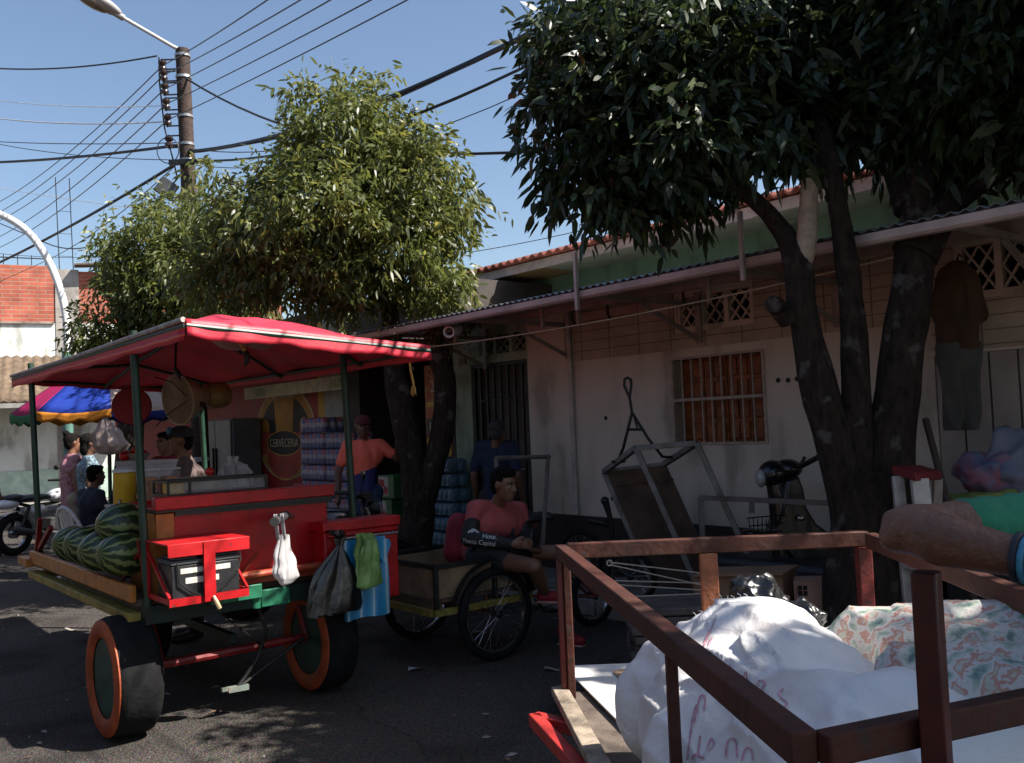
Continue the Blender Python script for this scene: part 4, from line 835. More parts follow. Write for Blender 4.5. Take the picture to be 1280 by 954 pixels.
# battery carrier
bc = obj('battery_carrier', kb().box((0.0, -0.345, 0.742), (0.415, -0.005, 0.752)), REDP, cart)
g = kb(); g.box((-0.005, -0.352, 0.735), (0.42, -0.346, 0.775)); g.box((-0.006, -0.345, 0.753), (-0.001, -0.005, 0.775)); g.box((0.416, -0.345, 0.753), (0.421, -0.005, 0.775)); obj('tray_lip', g, REDP, bc)
g = kb(); g.box((-0.012, -0.352, 1.042), (0.425, 0.02, 1.054)); g.box((-0.012, -0.364, 0.985), (0.425, -0.3525, 1.054)); obj('hood', g, REDP, bc, bevel=0.003)
g = kb(); g.box((0.172, -0.371, 0.742), (0.232, -0.3645, 1.052)); g.box((0.172, -0.362, 0.776), (0.232, -0.3535, 0.98)); obj('strap', g, REDP, bc)
g = kb(); g.tube([(0.215, -0.376, 0.765), (0.225, -0.39, 0.735), (0.24, -0.392, 0.70)], [0.008, 0.012, 0.012]); obj('latch', g, M('brass_latch', (0.50, 0.38, 0.22), 0.4, 0.5), bc)
for u in (0.0, 0.416):
    g = kb(); g.beam((u, -0.34, 0.775), (u, -0.02, 0.99), 0.012, 0.018); g.beam((u, -0.012, 0.755), (u, -0.012, 1.04), 0.016); obj('side_strut', g, REDP, bc)
# wheels
def cart_wheel(u, v, r=0.318, wd=0.20):
    g = kb(); c = V((u, v, r)); ax = (-1, 0, 0)
    h = wd / 2
    g.lathe([(r * 0.70, h * 0.86), (r * 0.78, h), (r * 0.90, h * 1.0), (r * 0.965, h * 0.88), (r, h * 0.60), (r, -h * 0.60), (r * 0.965, -h * 0.88), (r * 0.90, -h), (r * 0.78, -h), (r * 0.70, -h * 0.86)], c, ax, 48, closed=True)
    w_ = obj('wheel', g, RUB, cart, smooth=50)
    for sgn in (1,):
        g = kb(); g.lathe([(r * 0.66, sgn * h * 0.90), (r * 0.74, sgn * (h + 0.006)), (r * 0.88, sgn * (h + 0.008)), (r * 0.955, sgn * (h * 0.93 + 0.004)), (r * 0.955, sgn * h * 0.86), (r * 0.70, sgn * h * 0.80)], c, ax, 48, closed=True); obj('tyre_sidewall', g, ORGR, w_, smooth=60)
    g = kb(); g.lathe([(r * 0.69, h * 0.85), (r * 0.64, h * 0.85), (r * 0.61, h * 0.70), (r * 0.57, -h * 0.15), (r * 0.46, -h * 0.28), (r * 0.33, -h * 0.05), (r * 0.29, h * 0.10), (r * 0.26, h * 0.42), (r * 0.14, h * 0.50), (0.0, h * 0.50), (0.0, -h * 0.6), (r * 0.30, -h * 0.5), (r * 0.60, -h * 0.4), (r * 0.66, -h * 0.85), (r * 0.69, -h * 0.85)], c, ax, 40); rm = obj('rim', g, M('green_rim_paint', (0.014, 0.055, 0.044), 0.5, var=0.5, vs=12), w_, smooth=40)
    g = kb()
    for k in range(5):
        t = k * 2 * math.pi / 5; g.lathe([(0.012, 0), (0.012, 0.02), (0.006, 0.024)], c + V((-h * 0.47, math.cos(t) * r * 0.2, math.sin(t) * r * 0.2)), ax, 6)
    obj('wheel_nut', g, STEEL, rm)
cart_wheel(-0.08, 0.17, 0.322, 0.235); cart_wheel(1.10, 0.17, 0.318, 0.22); cart_wheel(0.55, 1.75, 0.30, 0.16)
g = kb(); g.tube([(0.05, 0.17, 0.335), (1.02, 0.17, 0.335)], 0.025); g.tube([(0.12, 0.17, 0.34), (0.10, 0.30, 0.60)], 0.02); g.tube([(1.0, 0.17, 0.34), (1.0, 0.30, 0.60)], 0.02); obj('axle', g, DKRED, cart); g = kb(); g.beam((0.55, 0.2, 0.40), (0.55, 1.7, 0.40), 0.04, 0.05); obj('spine', g, MATS['chassis_green_shaded'], cart)
g = kb(); g.tube([(0.62, 0.0, 0.60), (0.68, 0.02, 0.45), (0.62, 0.05, 0.28), (0.50, 0.03, 0.16)], 0.012); g.tube([(0.40, 0.02, 0.60), (0.62, 0.06, 0.40), (0.70, 0.1, 0.33)], 0.006, 6); g.tube([(0.50, 0.03, 0.155), (0.95, 0.08, 0.36)], 0.010); obj('brake_rod', g, IRON, cart)
g = kb(); g.beam((0.44, 0.03, 0.155), (0.56, 0.03, 0.15), 0.035, 0.03); g.beam((0.40, 0.02, 0.165), (0.47, 0.03, 0.16), 0.02); obj('brake_pedal', g, M('pedal_rubber', (0.35, 0.20, 0.17), 0.6, c2=(0.08, 0.20, 0.17)), cart)
g = kb(); g.tube([(0.60, -0.02, 0.60), (0.61, -0.02, 0.74)], 0.03, 12); obj('horn', g, GRN2, cart)

# things on, in and under the cart
bt = thing('car_battery', kart(0.17, -0.18, 0.753), 'black car battery with white stickers in the red carrier of the fruit cart', 'battery')
BK = M('battery_plastic', (0.022, 0.022, 0.024), 0.35, var=0.3, vs=20)
obj('case', kb().box((0.015, -0.335, 0.755), (0.375, -0.12, 0.94)), BK, bt, bevel=0.006)
g = kb(); g.box((0.01, -0.34, 0.942), (0.38, -0.115, 0.965)); g.box((0.03, -0.33, 0.966), (0.15, -0.14, 0.978)); g.box((0.25, -0.33, 0.966), (0.37, -0.14, 0.978)); obj('lid', g, M('battery_lid', (0.06, 0.062, 0.065), 0.4), bt, bevel=0.004)
for q in (((0.06, -0.3375, 0.895), (0.325, -0.336, 0.922)), ((0.085, -0.3375, 0.842), (0.262, -0.336, 0.872))): obj('sticker', kb().box(*q), M('sticker_white', (0.62, 0.58, 0.52), 0.5, var=0.35, vs=40), bt)
g = kb(); g.tube([(0.04, -0.345, 0.95), (0.05, -0.35, 0.85), (0.11, -0.35, 0.80), (0.17, -0.35, 0.77)], 0.005, 6); g.tube([(0.36, -0.345, 0.87), (0.27, -0.35, 0.80), (0.24, -0.35, 0.78)], 0.005, 6); g.tube([(0.36, -0.345, 0.87), (0.42, -0.25, 0.93), (0.48, -0.05, 1.02)], 0.005, 6); obj('lead', g, IRON, bt)
# watermelons
def melon_mat():
    mt, N, L, b = node_mat('watermelon_rind')
    tc = N.new('ShaderNodeTexCoord'); sp = N.new('ShaderNodeSeparateXYZ'); L.new(tc.outputs['Object'], sp.inputs[0])
    at2 = N.new('ShaderNodeMath'); at2.operation = 'ARCTAN2'; L.new(sp.outputs['Y'], at2.inputs[0]); L.new(sp.outputs['Z'], at2.inputs[1])
    no = N.new('ShaderNodeTexNoise'); no.inputs['Scale'].default_value = 14; no.inputs['Detail'].default_value = 6; L.new(tc.outputs['Object'], no.inputs['Vector'])
    ma = N.new('ShaderNodeMath'); ma.operation = 'MULTIPLY_ADD'; ma.inputs[1].default_value = 0.9; L.new(no.outputs[0], ma.inputs[0]); L.new(at2.outputs[0], ma.inputs[2])
    m3 = N.new('ShaderNodeMath'); m3.operation = 'MULTIPLY'; m3.inputs[1].default_value = 10; L.new(ma.outputs[0], m3.inputs[0])
    sn = N.new('ShaderNodeMath'); sn.operation = 'SINE'; L.new(m3.outputs[0], sn.inputs[0])
    rp = N.new('ShaderNodeValToRGB'); e = rp.color_ramp.elements; e[0].position = 0.25; e[0].color = (0.010, 0.030, 0.008, 1); e[1].position = 0.60; e[1].color = (0.155, 0.20, 0.065, 1)
    L.new(sn.outputs[0], rp.inputs[0]); L.new(rp.outputs[0], b.inputs['Base Color']); b.inputs['Roughness'].default_value = 0.35
    return mt
MEL = melon_mat()
mel_lab = ['watermelon lying at the far end of the heap on the fruit cart', 'watermelon second from the far end of the heap on the fruit cart', 'watermelon in the middle of the bottom row on the fruit cart', 'watermelon at the near end of the bottom row beside the front post', 'large watermelon lying on top of the others by the counter', 'watermelon half hidden behind the bottom row against the counter']
for i, (px, py, v, rx, rz, tilt) in enumerate([(94, 680, 0.9, .15, .115, 20), (110, 682, 0.75, .16, .115, 25), (131, 689, 0.48, .15, .115, 15), (157, 693, 0.22, .155, .115, 20), (156, 656, 0.42, .175, .135, 10), (122, 676, 1.0, .14, .11, -10)]):
    u_, z_, = 0, 0
    o_, d_ = EYE, ray(px, py); nv = KV; t = (kart(0, v, 0) - o_).dot(nv) / d_.dot(nv); c = o_ + d_ * t
    g = MB(); g.ell((0, 0, 0), rx, rz * 0.98, rz, 28, 18)
    for q in range(len(g.v)): p = g.v[q]; g.v[q] = p * (1 + 0.07 * nz3(p, 5, i)) * (0.95 + 0.03 * (i % 4))
    me = mesh_of('watermelon', g.v, g.f); me.materials.append(MEL); me.polygons.foreach_set('use_smooth', [True] * len(me.polygons))
    o = bpy.data.objects.new('watermelon', me); col.objects.link(o); 
    g2 = MB(); 
    o.location = c; o.rotation_euler = (R(10 * i), R(tilt * 0.5), _t + R(tilt))
    tag(o, mel_lab[i], 'watermelon', 'watermelons on the fruit cart')
# plastic carrier bags
def plastic(name, c, transl=0.3, rough=0.3, var=0.15):
    return M(name, c, rough, var=var, vs=6, bump=0.5, bs=16, transl=transl, spec=0.6)
def bagmesh(mb, top, prof, seed, folds=9, ax=V((1, 0, 0)), depth=0.5, seg=56):
    """prof = [(drop, half width, sideways shift)] from the knot down; pleats fade towards the bottom"""
    ay = V((-ax.y, ax.x, 0)); top = V(top); n = len(prof)
    rows = []
    for i in range(n - 1):
        for q in range(4):
            t = q / 4; a, b = prof[i], prof[i + 1]; rows.append(tuple(a[k] + (b[k] - a[k]) * t for k in range(3)))
    rows.append(prof[-1]); H = rows[-1][0]; vs = []; N_ = len(rows)
    for dz, hw, sh in rows:
        f = dz / H
        for k in range(seg):
            t = 2 * math.pi * k / seg
            pl = 1 + (0.22 * (1 - f) + 0.05) * math.sin(folds * t + seed + 3 * f) + 0.10 * math.sin((folds * 2 + 1) * t - 2 * seed + 5 * f) * (1 - 0.5 * f)
            x = hw * math.cos(t) * pl + sh; y = hw * depth * math.sin(t) * pl
            p = top + ax * x + ay * y - V((0, 0, dz)); p += V((1, 1, 1)) * 0.012 * nz3(p, 14, seed) + ax * 0.02 * nz3(p, 5, seed + 2)
            vs.append(p)
    fs = [(i * seg + k, i * seg + (k + 1) % seg, (i + 1) * seg + (k + 1) % seg, (i + 1) * seg + k) for i in range(N_ - 1) for k in range(seg)]
    fs.append(tuple((N_ - 1) * seg + k for k in range(seg))); mb.add(vs, fs)
wb = thing('carrier_bag', kart(0.63, -0.33, 0.78), 'white plastic carrier bag hanging from the grey handle of the fruit cart', 'plastic bag')
g = MB(); bagmesh(g, kart(0.625, -0.33, 1.03), [(0, 0.028, 0), (0.05, 0.035, 0), (0.12, 0.05, 0.005), (0.19, 0.066, 0.012), (0.235, 0.066, 0.018), (0.262, 0.04, 0.018), (0.268, 0.008, 0.018)], 2, 7, KU); obj('bag', g, plastic('white_film', (0.78, 0.76, 0.76), 0.35), wb, smooth=80)
g = MB()
for q in (-0.018, 0.02): g.grid(lambda u, v, q=q: kart(0.605 + q + 0.02 * (u - 0.5) + 0.012 * v, -0.345 + 0.012 * math.sin(9 * u), 1.155 - 0.14 * v), 6, 6)
obj('bag_handle', g, plastic('white_film', (0.78, 0.76, 0.76), 0.35), wb, smooth=80, solid=0.003)
kb_ = thing('carrier_bag', kart(1.0, -0.26, 0.56), 'shiny black plastic sack knotted on the front box of the fruit cart', 'plastic bag')
BFILM = M('black_film', (0.006, 0.006, 0.007), 0.34, var=0.3, vs=5, bump=0.8, bs=10, spec=0.8)
g = MB(); bagmesh(g, kart(1.02, -0.26, 0.975), [(0, 0.03, 0), (0.05, 0.022, 0), (0.08, 0.04, -0.01), (0.18, 0.115, -0.035), (0.28, 0.145, -0.05), (0.38, 0.165, -0.055), (0.435, 0.16, -0.055), (0.445, 0.03, -0.05)], 5, 5, KU, 0.35); obj('bag', g, BFILM, kb_, smooth=80)
g = MB(); bagmesh(g, kart(1.02, -0.26, 1.02), [(0, 0.05, -0.03), (0.03, 0.055, -0.02), (0.05, 0.015, 0)], 1, 5, KU, 0.5); obj('knot', g, BFILM, kb_, smooth=80)
gb = thing('carrier_bag', kart(1.17, -0.30, 0.70), 'crumpled light green plastic bag hanging between the black sack and the blue bag', 'plastic bag')
g = MB(); bagmesh(g, kart(1.17, -0.31, 0.985), [(0, 0.05, -0.02), (0.04, 0.055, 0), (0.12, 0.075, 0.0), (0.17, 0.062, 0.0), (0.23, 0.072, 0.01), (0.31, 0.078, 0.012), (0.325, 0.02, 0.01)], 8, 9, KU, 0.35); obj('bag', g, plastic('green_film', (0.30, 0.52, 0.16), 0.30, 0.28, 0.5), gb, smooth=80)
blb = thing('carrier_bag', kart(1.30, -0.24, 0.50), 'blue and white striped market bag with one corner folded over, on the front box', 'plastic bag')
BST = stripes_mat('blue_stripes', [srgb(40, 140, 190), srgb(60, 160, 205), srgb(170, 205, 220), srgb(45, 145, 195), srgb(30, 130, 185)], 14, 'X', 0.45, 0.06, 0.15)
g = MB()
def bluef(u, v, o=0.0):
    wd = 0.30 + 0.04 * v; top = 0.945 - 0.0 * u; return kart(1.06 + wd * u + 0.05 * v * (1 - u) - 0.02 * v, -0.215 - 0.014 * math.sin(6 * u + 4 * v) - 0.02 * math.sin(math.pi * u) * v + o, top - (0.46 + 0.025 * (1 - u)) * v + 0.012 * math.sin(5 * u) * v)
g.grid(lambda u, v: bluef(u, v), 16, 20); g.grid(lambda u, v: bluef(u, v, 0.035), 16, 20); g.add([bluef(u / 8, 1, o) for o in (0, 0.035) for u in range(9)], [(i, i + 1, i + 10, i + 9) for i in range(8)]); g.add([bluef(k, v / 8, o) for o in (0, 0.035) for k in (1,) for v in range(9)], [(i, i + 1, i + 10, i + 9) for i in range(8)])
obj('bag', g, BST, blb, smooth=60)
g = MB(); P3 = [kart(1.22, -0.245, 0.93), kart(1.37, -0.235, 0.93), kart(1.385, -0.24, 0.895), kart(1.325, -0.255, 0.79), kart(1.31, -0.25, 0.80)]; g.add(P3, [(0, 1, 2, 3, 4)]); obj('bag_flap', g, BST, blb, smooth=0, solid=0.004)
# counter load
ck = thing('drinks_cooler', kart(0.20, 1.05, 1.183), 'yellow drinks cooler with a white lid and tap on the cart counter', 'cooler')
g = MB(); c = kart(0.20, 1.05, 1.184); g.lathe([(0.064, 0), (0.069, 0.01), (0.069, 0.20), (0.064, 0.205)], c, (0, 0, 1), 24); obj('body', g, M('yellow_plastic', (0.62, 0.36, 0.015), 0.4, var=0.12), ck)
g = MB(); g.lathe([(0.073, 0.206), (0.073, 0.222), (0.06, 0.23), (0.0, 0.232)], c, (0, 0, 1), 24); obj('lid', g, M('white_plastic', (0.62, 0.60, 0.58), 0.4, var=0.15), ck)
g = MB(); g.tube([c + V((0, -0.066, 0.03)), c + V((0, -0.09, 0.03)), c + V((0, -0.09, 0.01))], 0.008); obj('tap', g, STEEL, ck)
SNACK = M('fried_snack', (0.50, 0.20, 0.05), 0.7, var=0.6, vs=40, bump=0.8, bs=60)
for k, (u, v) in enumerate(((0.345, 1.02), (0.465, 0.98))):
    jr = thing('snack_box', kart(u, v, 1.184), ['clear box of orange fried snacks beside the yellow cooler', 'clear box of orange fried snacks behind the front green post'][k], 'snack box')
    g = MB(KM); g.box((u - 0.045, v - 0.06, 1.189), (u + 0.045, v + 0.06, 1.35)); obj('snacks', g, SNACK, jr, bevel=0.01)
    g = MB(KM); g.box((u - 0.049, v - 0.064, 1.184), (u + 0.049, v + 0.064, 1.385)); obj('box', g, glass('clear_plastic', (0.75, 0.72, 0.68), 0.1, 0.18), jr)
    g = MB(KM); g.box((u - 0.051, v - 0.066, 1.391), (u + 0.051, v + 0.066, 1.405)); obj('lid', g, MATS['white_plastic'], jr, bevel=0.003)
cs = thing('display_case', kart(0.45, 0.18, 1.276), 'low black framed glass display case on the front edge of the counter', 'display case')
g = kb(); a0, a1, z0_, z1_ = 0.14, 0.72, 1.277, 1.352
for v in (0.06, 0.30):
    g.beam((a0, v, z0_), (a1, v, z0_), 0.012); g.beam((a0, v, z1_), (a1, v, z1_), 0.014)
    for u in (a0, 0.262, a1): g.beam((u, v, z0_), (u, v, z1_), 0.012)
for u in (a0, a1):
    for z in (z0_, z1_): g.beam((u, 0.06, z), (u, 0.30, z), 0.012)
obj('frame', g, IRON, cs); g = kb(); g.box((a0 + 0.008, 0.064, z0_ + 0.008), (a1 - 0.008, 0.068, z1_ - 0.008)); obj('pane', g, glass('case_glass', (0.55, 0.55, 0.57), 0.06, 0.2), cs)
g = kb(); g.box((a0, 0.07, 1.216), (a1, 0.30, 1.277)); obj('base', g, DKRED, cs)
yb = tag(obj('snack_packet', kb().box((0.155, 0.10, 1.278), (0.25, 0.2, 1.345)), M('yellow_packet', (0.65, 0.40, 0.03), 0.4, var=0.35, vs=20), bevel=0.008), 'yellow packet standing inside the left end of the glass case', 'packet')
tr = tag(obj('food_tray', kb().box((0.30, 0.33, 1.217), (0.56, 0.435, 1.36)), M('tray_clear', (0.42, 0.33, 0.25), 0.35, var=0.5, vs=12), bevel=0.015), 'shallow food tray of pastries behind the glass case on the counter', 'tray')
g = kb(); g.ell((0.50, 0.38, 1.385), 0.03, 0.03, 0.026, 10, 8); tag(obj('tomato', g, M('tomato_red', (0.55, 0.02, 0.01), 0.3)), 'round red tomato on the food tray of the cart counter', 'tomato')
cb = thing('cup_bag', kart(0.66, 0.36, 1.216), 'clear plastic bag full of stacked cups standing on the counter', 'bag of cups')
CUP = M('cup_plastic', (0.55, 0.53, 0.54), 0.35, var=0.2, transl=0.4)
g = kb()
for du, dv in ((-0.045, 0), (0.045, 0.02), (0.0, 0.07)):
    for q in range(8): g.lathe([(0.028, q * 0.022), (0.036, q * 0.022 + 0.045), (0.038, q * 0.022 + 0.045)], (0.66 + du, 0.36 + dv, 1.216), (0, 0, 1), 12)
obj('cups', g, CUP, cb)
g = MB(); bagmesh(g, kart(0.66, 0.38, 1.47), [(0, 0.03, 0), (0.03, 0.02, 0), (0.06, 0.06, 0), (0.10, 0.092, 0), (0.24, 0.10, 0), (0.25, 0.05, 0)], 4, 8, KU, 0.8); obj('bag', g, glass('clear_film', (0.8, 0.78, 0.8), 0.15, 0.22), cb, smooth=80)
# horn loudspeaker under the canopy
hc = at(222, 500, 6.4)
hs = thing('horn_speaker', hc, 'beige horn loudspeaker hanging under the canopy, its round mouth ringed by a black cable loop', 'loudspeaker')
ax = (KU * -0.75 - KV * 0.25 - V((0, 0, 0.12))).normalized(); ax = (V((-0.55, -0.80, -0.10))).normalized()
BEIGE = M('speaker_beige', (0.40, 0.30, 0.20), 0.55, var=0.3, vs=5)
g = MB(); g.lathe([(0.175, 0.0), (0.18, 0.0), (0.172, -0.03), (0.12, -0.12), (0.075, -0.20), (0.05, -0.24), (0.045, -0.24), (0.068, -0.20), (0.11, -0.12), (0.165, -0.025), (0.170, 0.0)], hc, ax, 40); obj('bell', g, BEIGE, hs, smooth=60)
g = MB(); g.lathe([(0.0, 0.0), (0.06, -0.005), (0.075, -0.03), (0.08, -0.10), (0.0, -0.11)], hc + ax * -0.02, ax, 24); obj('reflex_cone', g, BEIGE, hs, smooth=60)
g = MB(); g.lathe([(0.0, -0.40), (0.085, -0.40), (0.095, -0.37), (0.095, -0.28), (0.06, -0.235)], hc, ax, 24); obj('driver', g, M('driver_amber', (0.28, 0.17, 0.06), 0.5, var=0.3), hs, smooth=50)
e1 = ax.orthogonal().normalized(); g = MB(); g.torus(hc + ax * 0.02 + V((0.05, 0, -0.01)), ax, 0.105, 0.008, 36, 6); g.tube([hc + V((0.0, 0.0, 0.42)), hc + V((0.0, -0.03, 0.22))], 0.008); g.tube([hc + V((0.0, -0.05, 0.22)), hc + V((0.08, -0.02, 0.08)), hc + V((0.13, 0, -0.02)), hc + V((0.19, 0, -0.05))], 0.018); g.tube([hc + V((-0.12, -0.1, 0.16)), hc + V((0.0, -0.1, 0.12)), hc + V((0.1, -0.05, 0.0)), hc + V((-0.03, -0.1, -0.1)), hc + V((-0.12, -0.1, -0.18))], 0.004, 6); obj('bracket', g, IRON, hs, smooth=60)
# hanging scale
hc = at(165, 508, 6.3)
hg = thing('hanging_scale', hc, 'round red hanging scale seen from behind the front post, under the canopy', 'scale')
g = MB(); axs = V((0.35, -0.93, 0)).normalized(); g.lathe([(0, -0.03), (0.118, -0.03), (0.128, -0.02), (0.128, 0.035), (0.12, 0.045), (0, 0.045)], hc, axs, 36); obj('housing', g, M('scale_red', (0.20, 0.006, 0.010), 0.75, var=0.25), hg, smooth=40)
g = MB(); g.tube([hc + V((0, 0, 0.128)), hc + V((0, 0, 0.16)), hc + V((0.015, 0, 0.18)), hc + V((0, 0, 0.20)), hc + V((0, 0, 0.50))], 0.006, 6); g.tube([hc + V((0, 0, -0.128)), hc + V((0, 0, -0.17)), hc + V((0.02, 0, -0.19)), hc + V((0, 0, -0.2))], 0.006, 6); obj('hook', g, IRON, hg)
# rolled sheet and ropes
g = MB(); a, b = at(264, 424, 5.55), at(352, 428, 5.9); g.tube([a + (b - a) * (i / 12) + V((0, 0, 0.012 * math.sin(i * 1.3))) for i in range(13)], [0.02, 0.045, 0.06, 0.055, 0.06, 0.05, 0.045, 0.05, 0.045, 0.04, 0.04, 0.035, 0.02], 14)
for q in range(len(g.v)): g.v[q] = g.v[q] + V((0, 0, 0.012 * nz3(g.v[q], 20, 3)))
tag(obj('rolled_sheet', g, M('pale_sheet', (0.52, 0.36, 0.34), 0.7, var=0.3, vs=8)), 'pale rolled plastic sheet tucked up under the front of the red canopy', 'sheet')
ROPE = M('yellow_rope', (0.60, 0.35, 0.10), 0.85, var=0.35, vs=40, bump=0.5)
g = MB(); p = at(288, 414, 4.85); q = at(305, 436, 4.9); g.tube([p, p.lerp(q, 0.5), q], 0.008, 8); g.ell(q, 0.014); tag(obj('rope', g, ROPE), 'short yellow rope end knotted below the left part of the front canopy edge', 'rope')
g = MB(); p = at(511, 440, 5.45); pts = [p, at(513, 462, 5.45), at(517, 480, 5.45)]; g.tube(pts, 0.007, 8)
for k in range(9): a = rng.uniform(-1, 1); g.tube([pts[2], pts[2] + V((a * 0.012, 0.01 * rng.uniform(-1, 1), -0.03)), pts[2] + V((a * 0.022, 0.0, -0.055 - 0.02 * rng.random()))], [0.003, 0.004, 0.001], 5)
tag(obj('rope', g, ROPE), 'yellow rope with a frayed tip hanging from the right corner of the red canopy', 'rope')
g = MB(); p = at(305, 438, 4.95); g.tube([p, p + V((0.012, 0, -0.02)), p + V((0.014, 0, -0.06)), p + V((0.0, 0, -0.085))], [0.012, 0.016, 0.015, 0.006], 8); tag(obj('hook', g, IRON), 'black hook hanging at the tip of the short yellow rope', 'hook')

# ================================================================== CARGO TRICYCLES, TILTED CART, MOPED
CHROME = M('worn_chrome', (0.45, 0.44, 0.43), 0.25, 0.9, var=0.4, vs=18)
PLYW = M('plywood', (0.26, 0.17, 0.10), 0.75, var=0.4, vs=5, bump=0.2)
BROWNW = M('old_brown_wood', (0.10, 0.06, 0.04), 0.75, var=0.5, vs=6, bump=0.3)
def spoked(parent, c, axis, r, wd=0.02, tyre=0.026, spokes=28, rimm=None):
    c, ax = V(c), V(axis).normalized(); a = ax.orthogonal().normalized(); b = ax.cross(a)
    g = MB(); g.torus(c, ax, r - tyre, tyre, 44, 8); w_ = obj('wheel', g, RUB, parent, smooth=70)
    g = MB(); rr = r - 2 * tyre; g.lathe([(rr + 0.008, -0.014), (rr + 0.008, 0.014), (rr - 0.006, 0.012), (rr - 0.006, -0.012)], c, ax, 44, closed=True); obj('rim', g, rimm or CHROME, w_, smooth=40)
    g = MB()
    for k in range(spokes):
        t = 2 * math.pi * k / spokes; t2 = t + (0.25 if k % 2 else -0.25); s_ = 0.03 if k % 2 else -0.03
        g.tube([c + ax * s_ + (a * math.cos(t2) + b * math.sin(t2)) * 0.025, c + (a * math.cos(t) + b * math.sin(t)) * rr], 0.0016, 4, cap=False)
    obj('spokes', g, CHROME, w_, smooth=0); g = MB(); g.lathe([(0.012, -0.05), (0.026, -0.04), (0.026, -0.03), (0.016, -0.025), (0.016, 0.025), (0.026, 0.03), (0.026, 0.04), (0.012, 0.05)], c, ax, 14); obj('hub', g, IRON, w_)
    return w_
tw = V((0.80, 0.60, 0)).normalized(); ta = V((-tw.y, tw.x, 0))       # trike runs along tw, its axle along ta
tp = V((-0.196, 6.328, 0)) 
trike = thing('cargo_tricycle', V((0.1, 6.8, 0)), 'cargo tricycle with a plywood box between two spoked wheels on which the man sits', 'tricycle')
wn, wf = V((-0.175, 6.34, 0.315)), V((-0.775, 7.06, 0.315)); axd = (wf - wn).normalized(); fw = V((axd.y, -axd.x, 0))
spoked(trike, wn, axd, 0.315, tyre=0.032); spoked(trike, wf, axd, 0.315, tyre=0.032)
w3 = V((0.56, 7.26, 0.235)); spoked(trike, w3, axd, 0.235, tyre=0.03)
TM = Matrix((fw, axd, V((0, 0, 1)))).transposed().to_4x4(); TM.translation = V((wn.x, wn.y, 0))     # x forward to the right, y along the axle
print('trike frame fw', fw, 'axle len', (wf - wn).length)
g = MB(TM); bx0, bx1, by0, by1 = -0.46, 0.36, 0.06, 0.86
g.box((bx0, by0, 0.44), (bx1, by1, 0.46)); g.box((bx0, by0 - 0.02, 0.405), (bx0 + 0.05, by1, 0.438)); g.box((bx1 - 0.05, by0, 0.405), (bx1, by1, 0.438)); bxo = obj('cargo_box', g, BROWNW, trike)
g = MB(TM); g.box((bx0 + 0.03, by0 - 0.012, 0.47), (0.02, by0, 0.66)); g.box((0.04, by0 - 0.012, 0.47), (bx1 - 0.02, by0, 0.66)); g.box((bx0 + 0.03, by1, 0.47), (bx1, by1 + 0.012, 0.66)); g.box((bx0 - 0.002, by0, 0.47), (bx0 + 0.01, by1, 0.66)); obj('side_panel', g, PLYW, bxo, bevel=0.003)
g = MB(TM)
for x in (bx0, 0.03, bx1): g.box((x - 0.016, by0 - 0.035, 0.41), (x + 0.016, by0 - 0.013, 0.70)); g.box((x - 0.016, by1 + 0.013, 0.41), (x + 0.016, by1 + 0.035, 0.70))
g.box((bx0, by0 - 0.03, 0.665), (bx1, by0 + 0.0, 0.695)); g.box((bx0, by1, 0.665), (bx1, by1 + 0.03, 0.695)); g.box((bx0 - 0.01, by0, 0.665), (bx0 + 0.02, by1, 0.695)); g.box((bx1 - 0.02, by0, 0.665), (bx1 + 0.01, by1, 0.695))
obj('box_frame', g, IRON, bxo)
g = MB(TM); g.box((bx0 - 0.02, by0 - 0.035, 0.36), (bx1, by0 - 0.005, 0.404)); g.box((bx0 - 0.03, by0, 0.36), (bx0 + 0.0, by1, 0.404)); obj('front_bumper', g, YELW, bxo)
g = MB(TM); g.lathe([(0.365, -0.028), (0.365, 0.028), (0.352, 0.03), (0.352, -0.03)], (0, 0, 0.315), (0, 1, 0), 40, closed=True)
keep = []; 
g.f = [f for f in g.f if sum((TM.inverted() @ g.v[i]).z for i in f) / len(f) > 0.42]; g.mi = [0] * len(g.f); obj('mudguard', g, IRON, trike, smooth=60)
g = MB(TM); g.tube([(0, -0.02, 0.315), (0, 0.96, 0.315)], 0.016); g.tube([(0.0, 0.1, 0.32), (0.0, 0.1, 0.44)], 0.014); g.tube([(0.0, 0.8, 0.32), (0.0, 0.8, 0.44)], 0.014)
g.tube([(0.1, 0.47, 0.40), (0.45, 0.47, 0.30), (0.72, 0.47, 0.26)], 0.018); g.tube([(0.30, 0.47, 0.42), (0.60, 0.47, 0.62), (0.78, 0.47, 0.74)], 0.016); g.tube([(0.70, 0.47, 0.26), (0.80, 0.47, 0.82)], 0.016); l3 = TM.inverted() @ w3
for dy in (-0.05, 0.05): g.tube([(0.72, 0.47, 0.27), (l3.x, l3.y + dy, l3.z)], 0.011); g.tube([(0.79, 0.47, 0.70), (l3.x, l3.y + dy, l3.z)], 0.010)
obj('frame', g, M('rusty_red_frame', (0.16, 0.03, 0.02), 0.55, var=0.5, vs=12), trike)
g = MB(TM); g.ell((0.80, 0.47, 0.86), 0.14, 0.075, 0.035); g.ell((0.88, 0.47, 0.865), 0.07, 0.11, 0.04); obj('saddle', g, M('saddle_black', (0.02, 0.02, 0.022), 0.5), trike, smooth=60)
g = MB(TM); g.torus((0.70, 0.42, 0.26), (0, 1, 0), 0.085, 0.006, 28, 6)
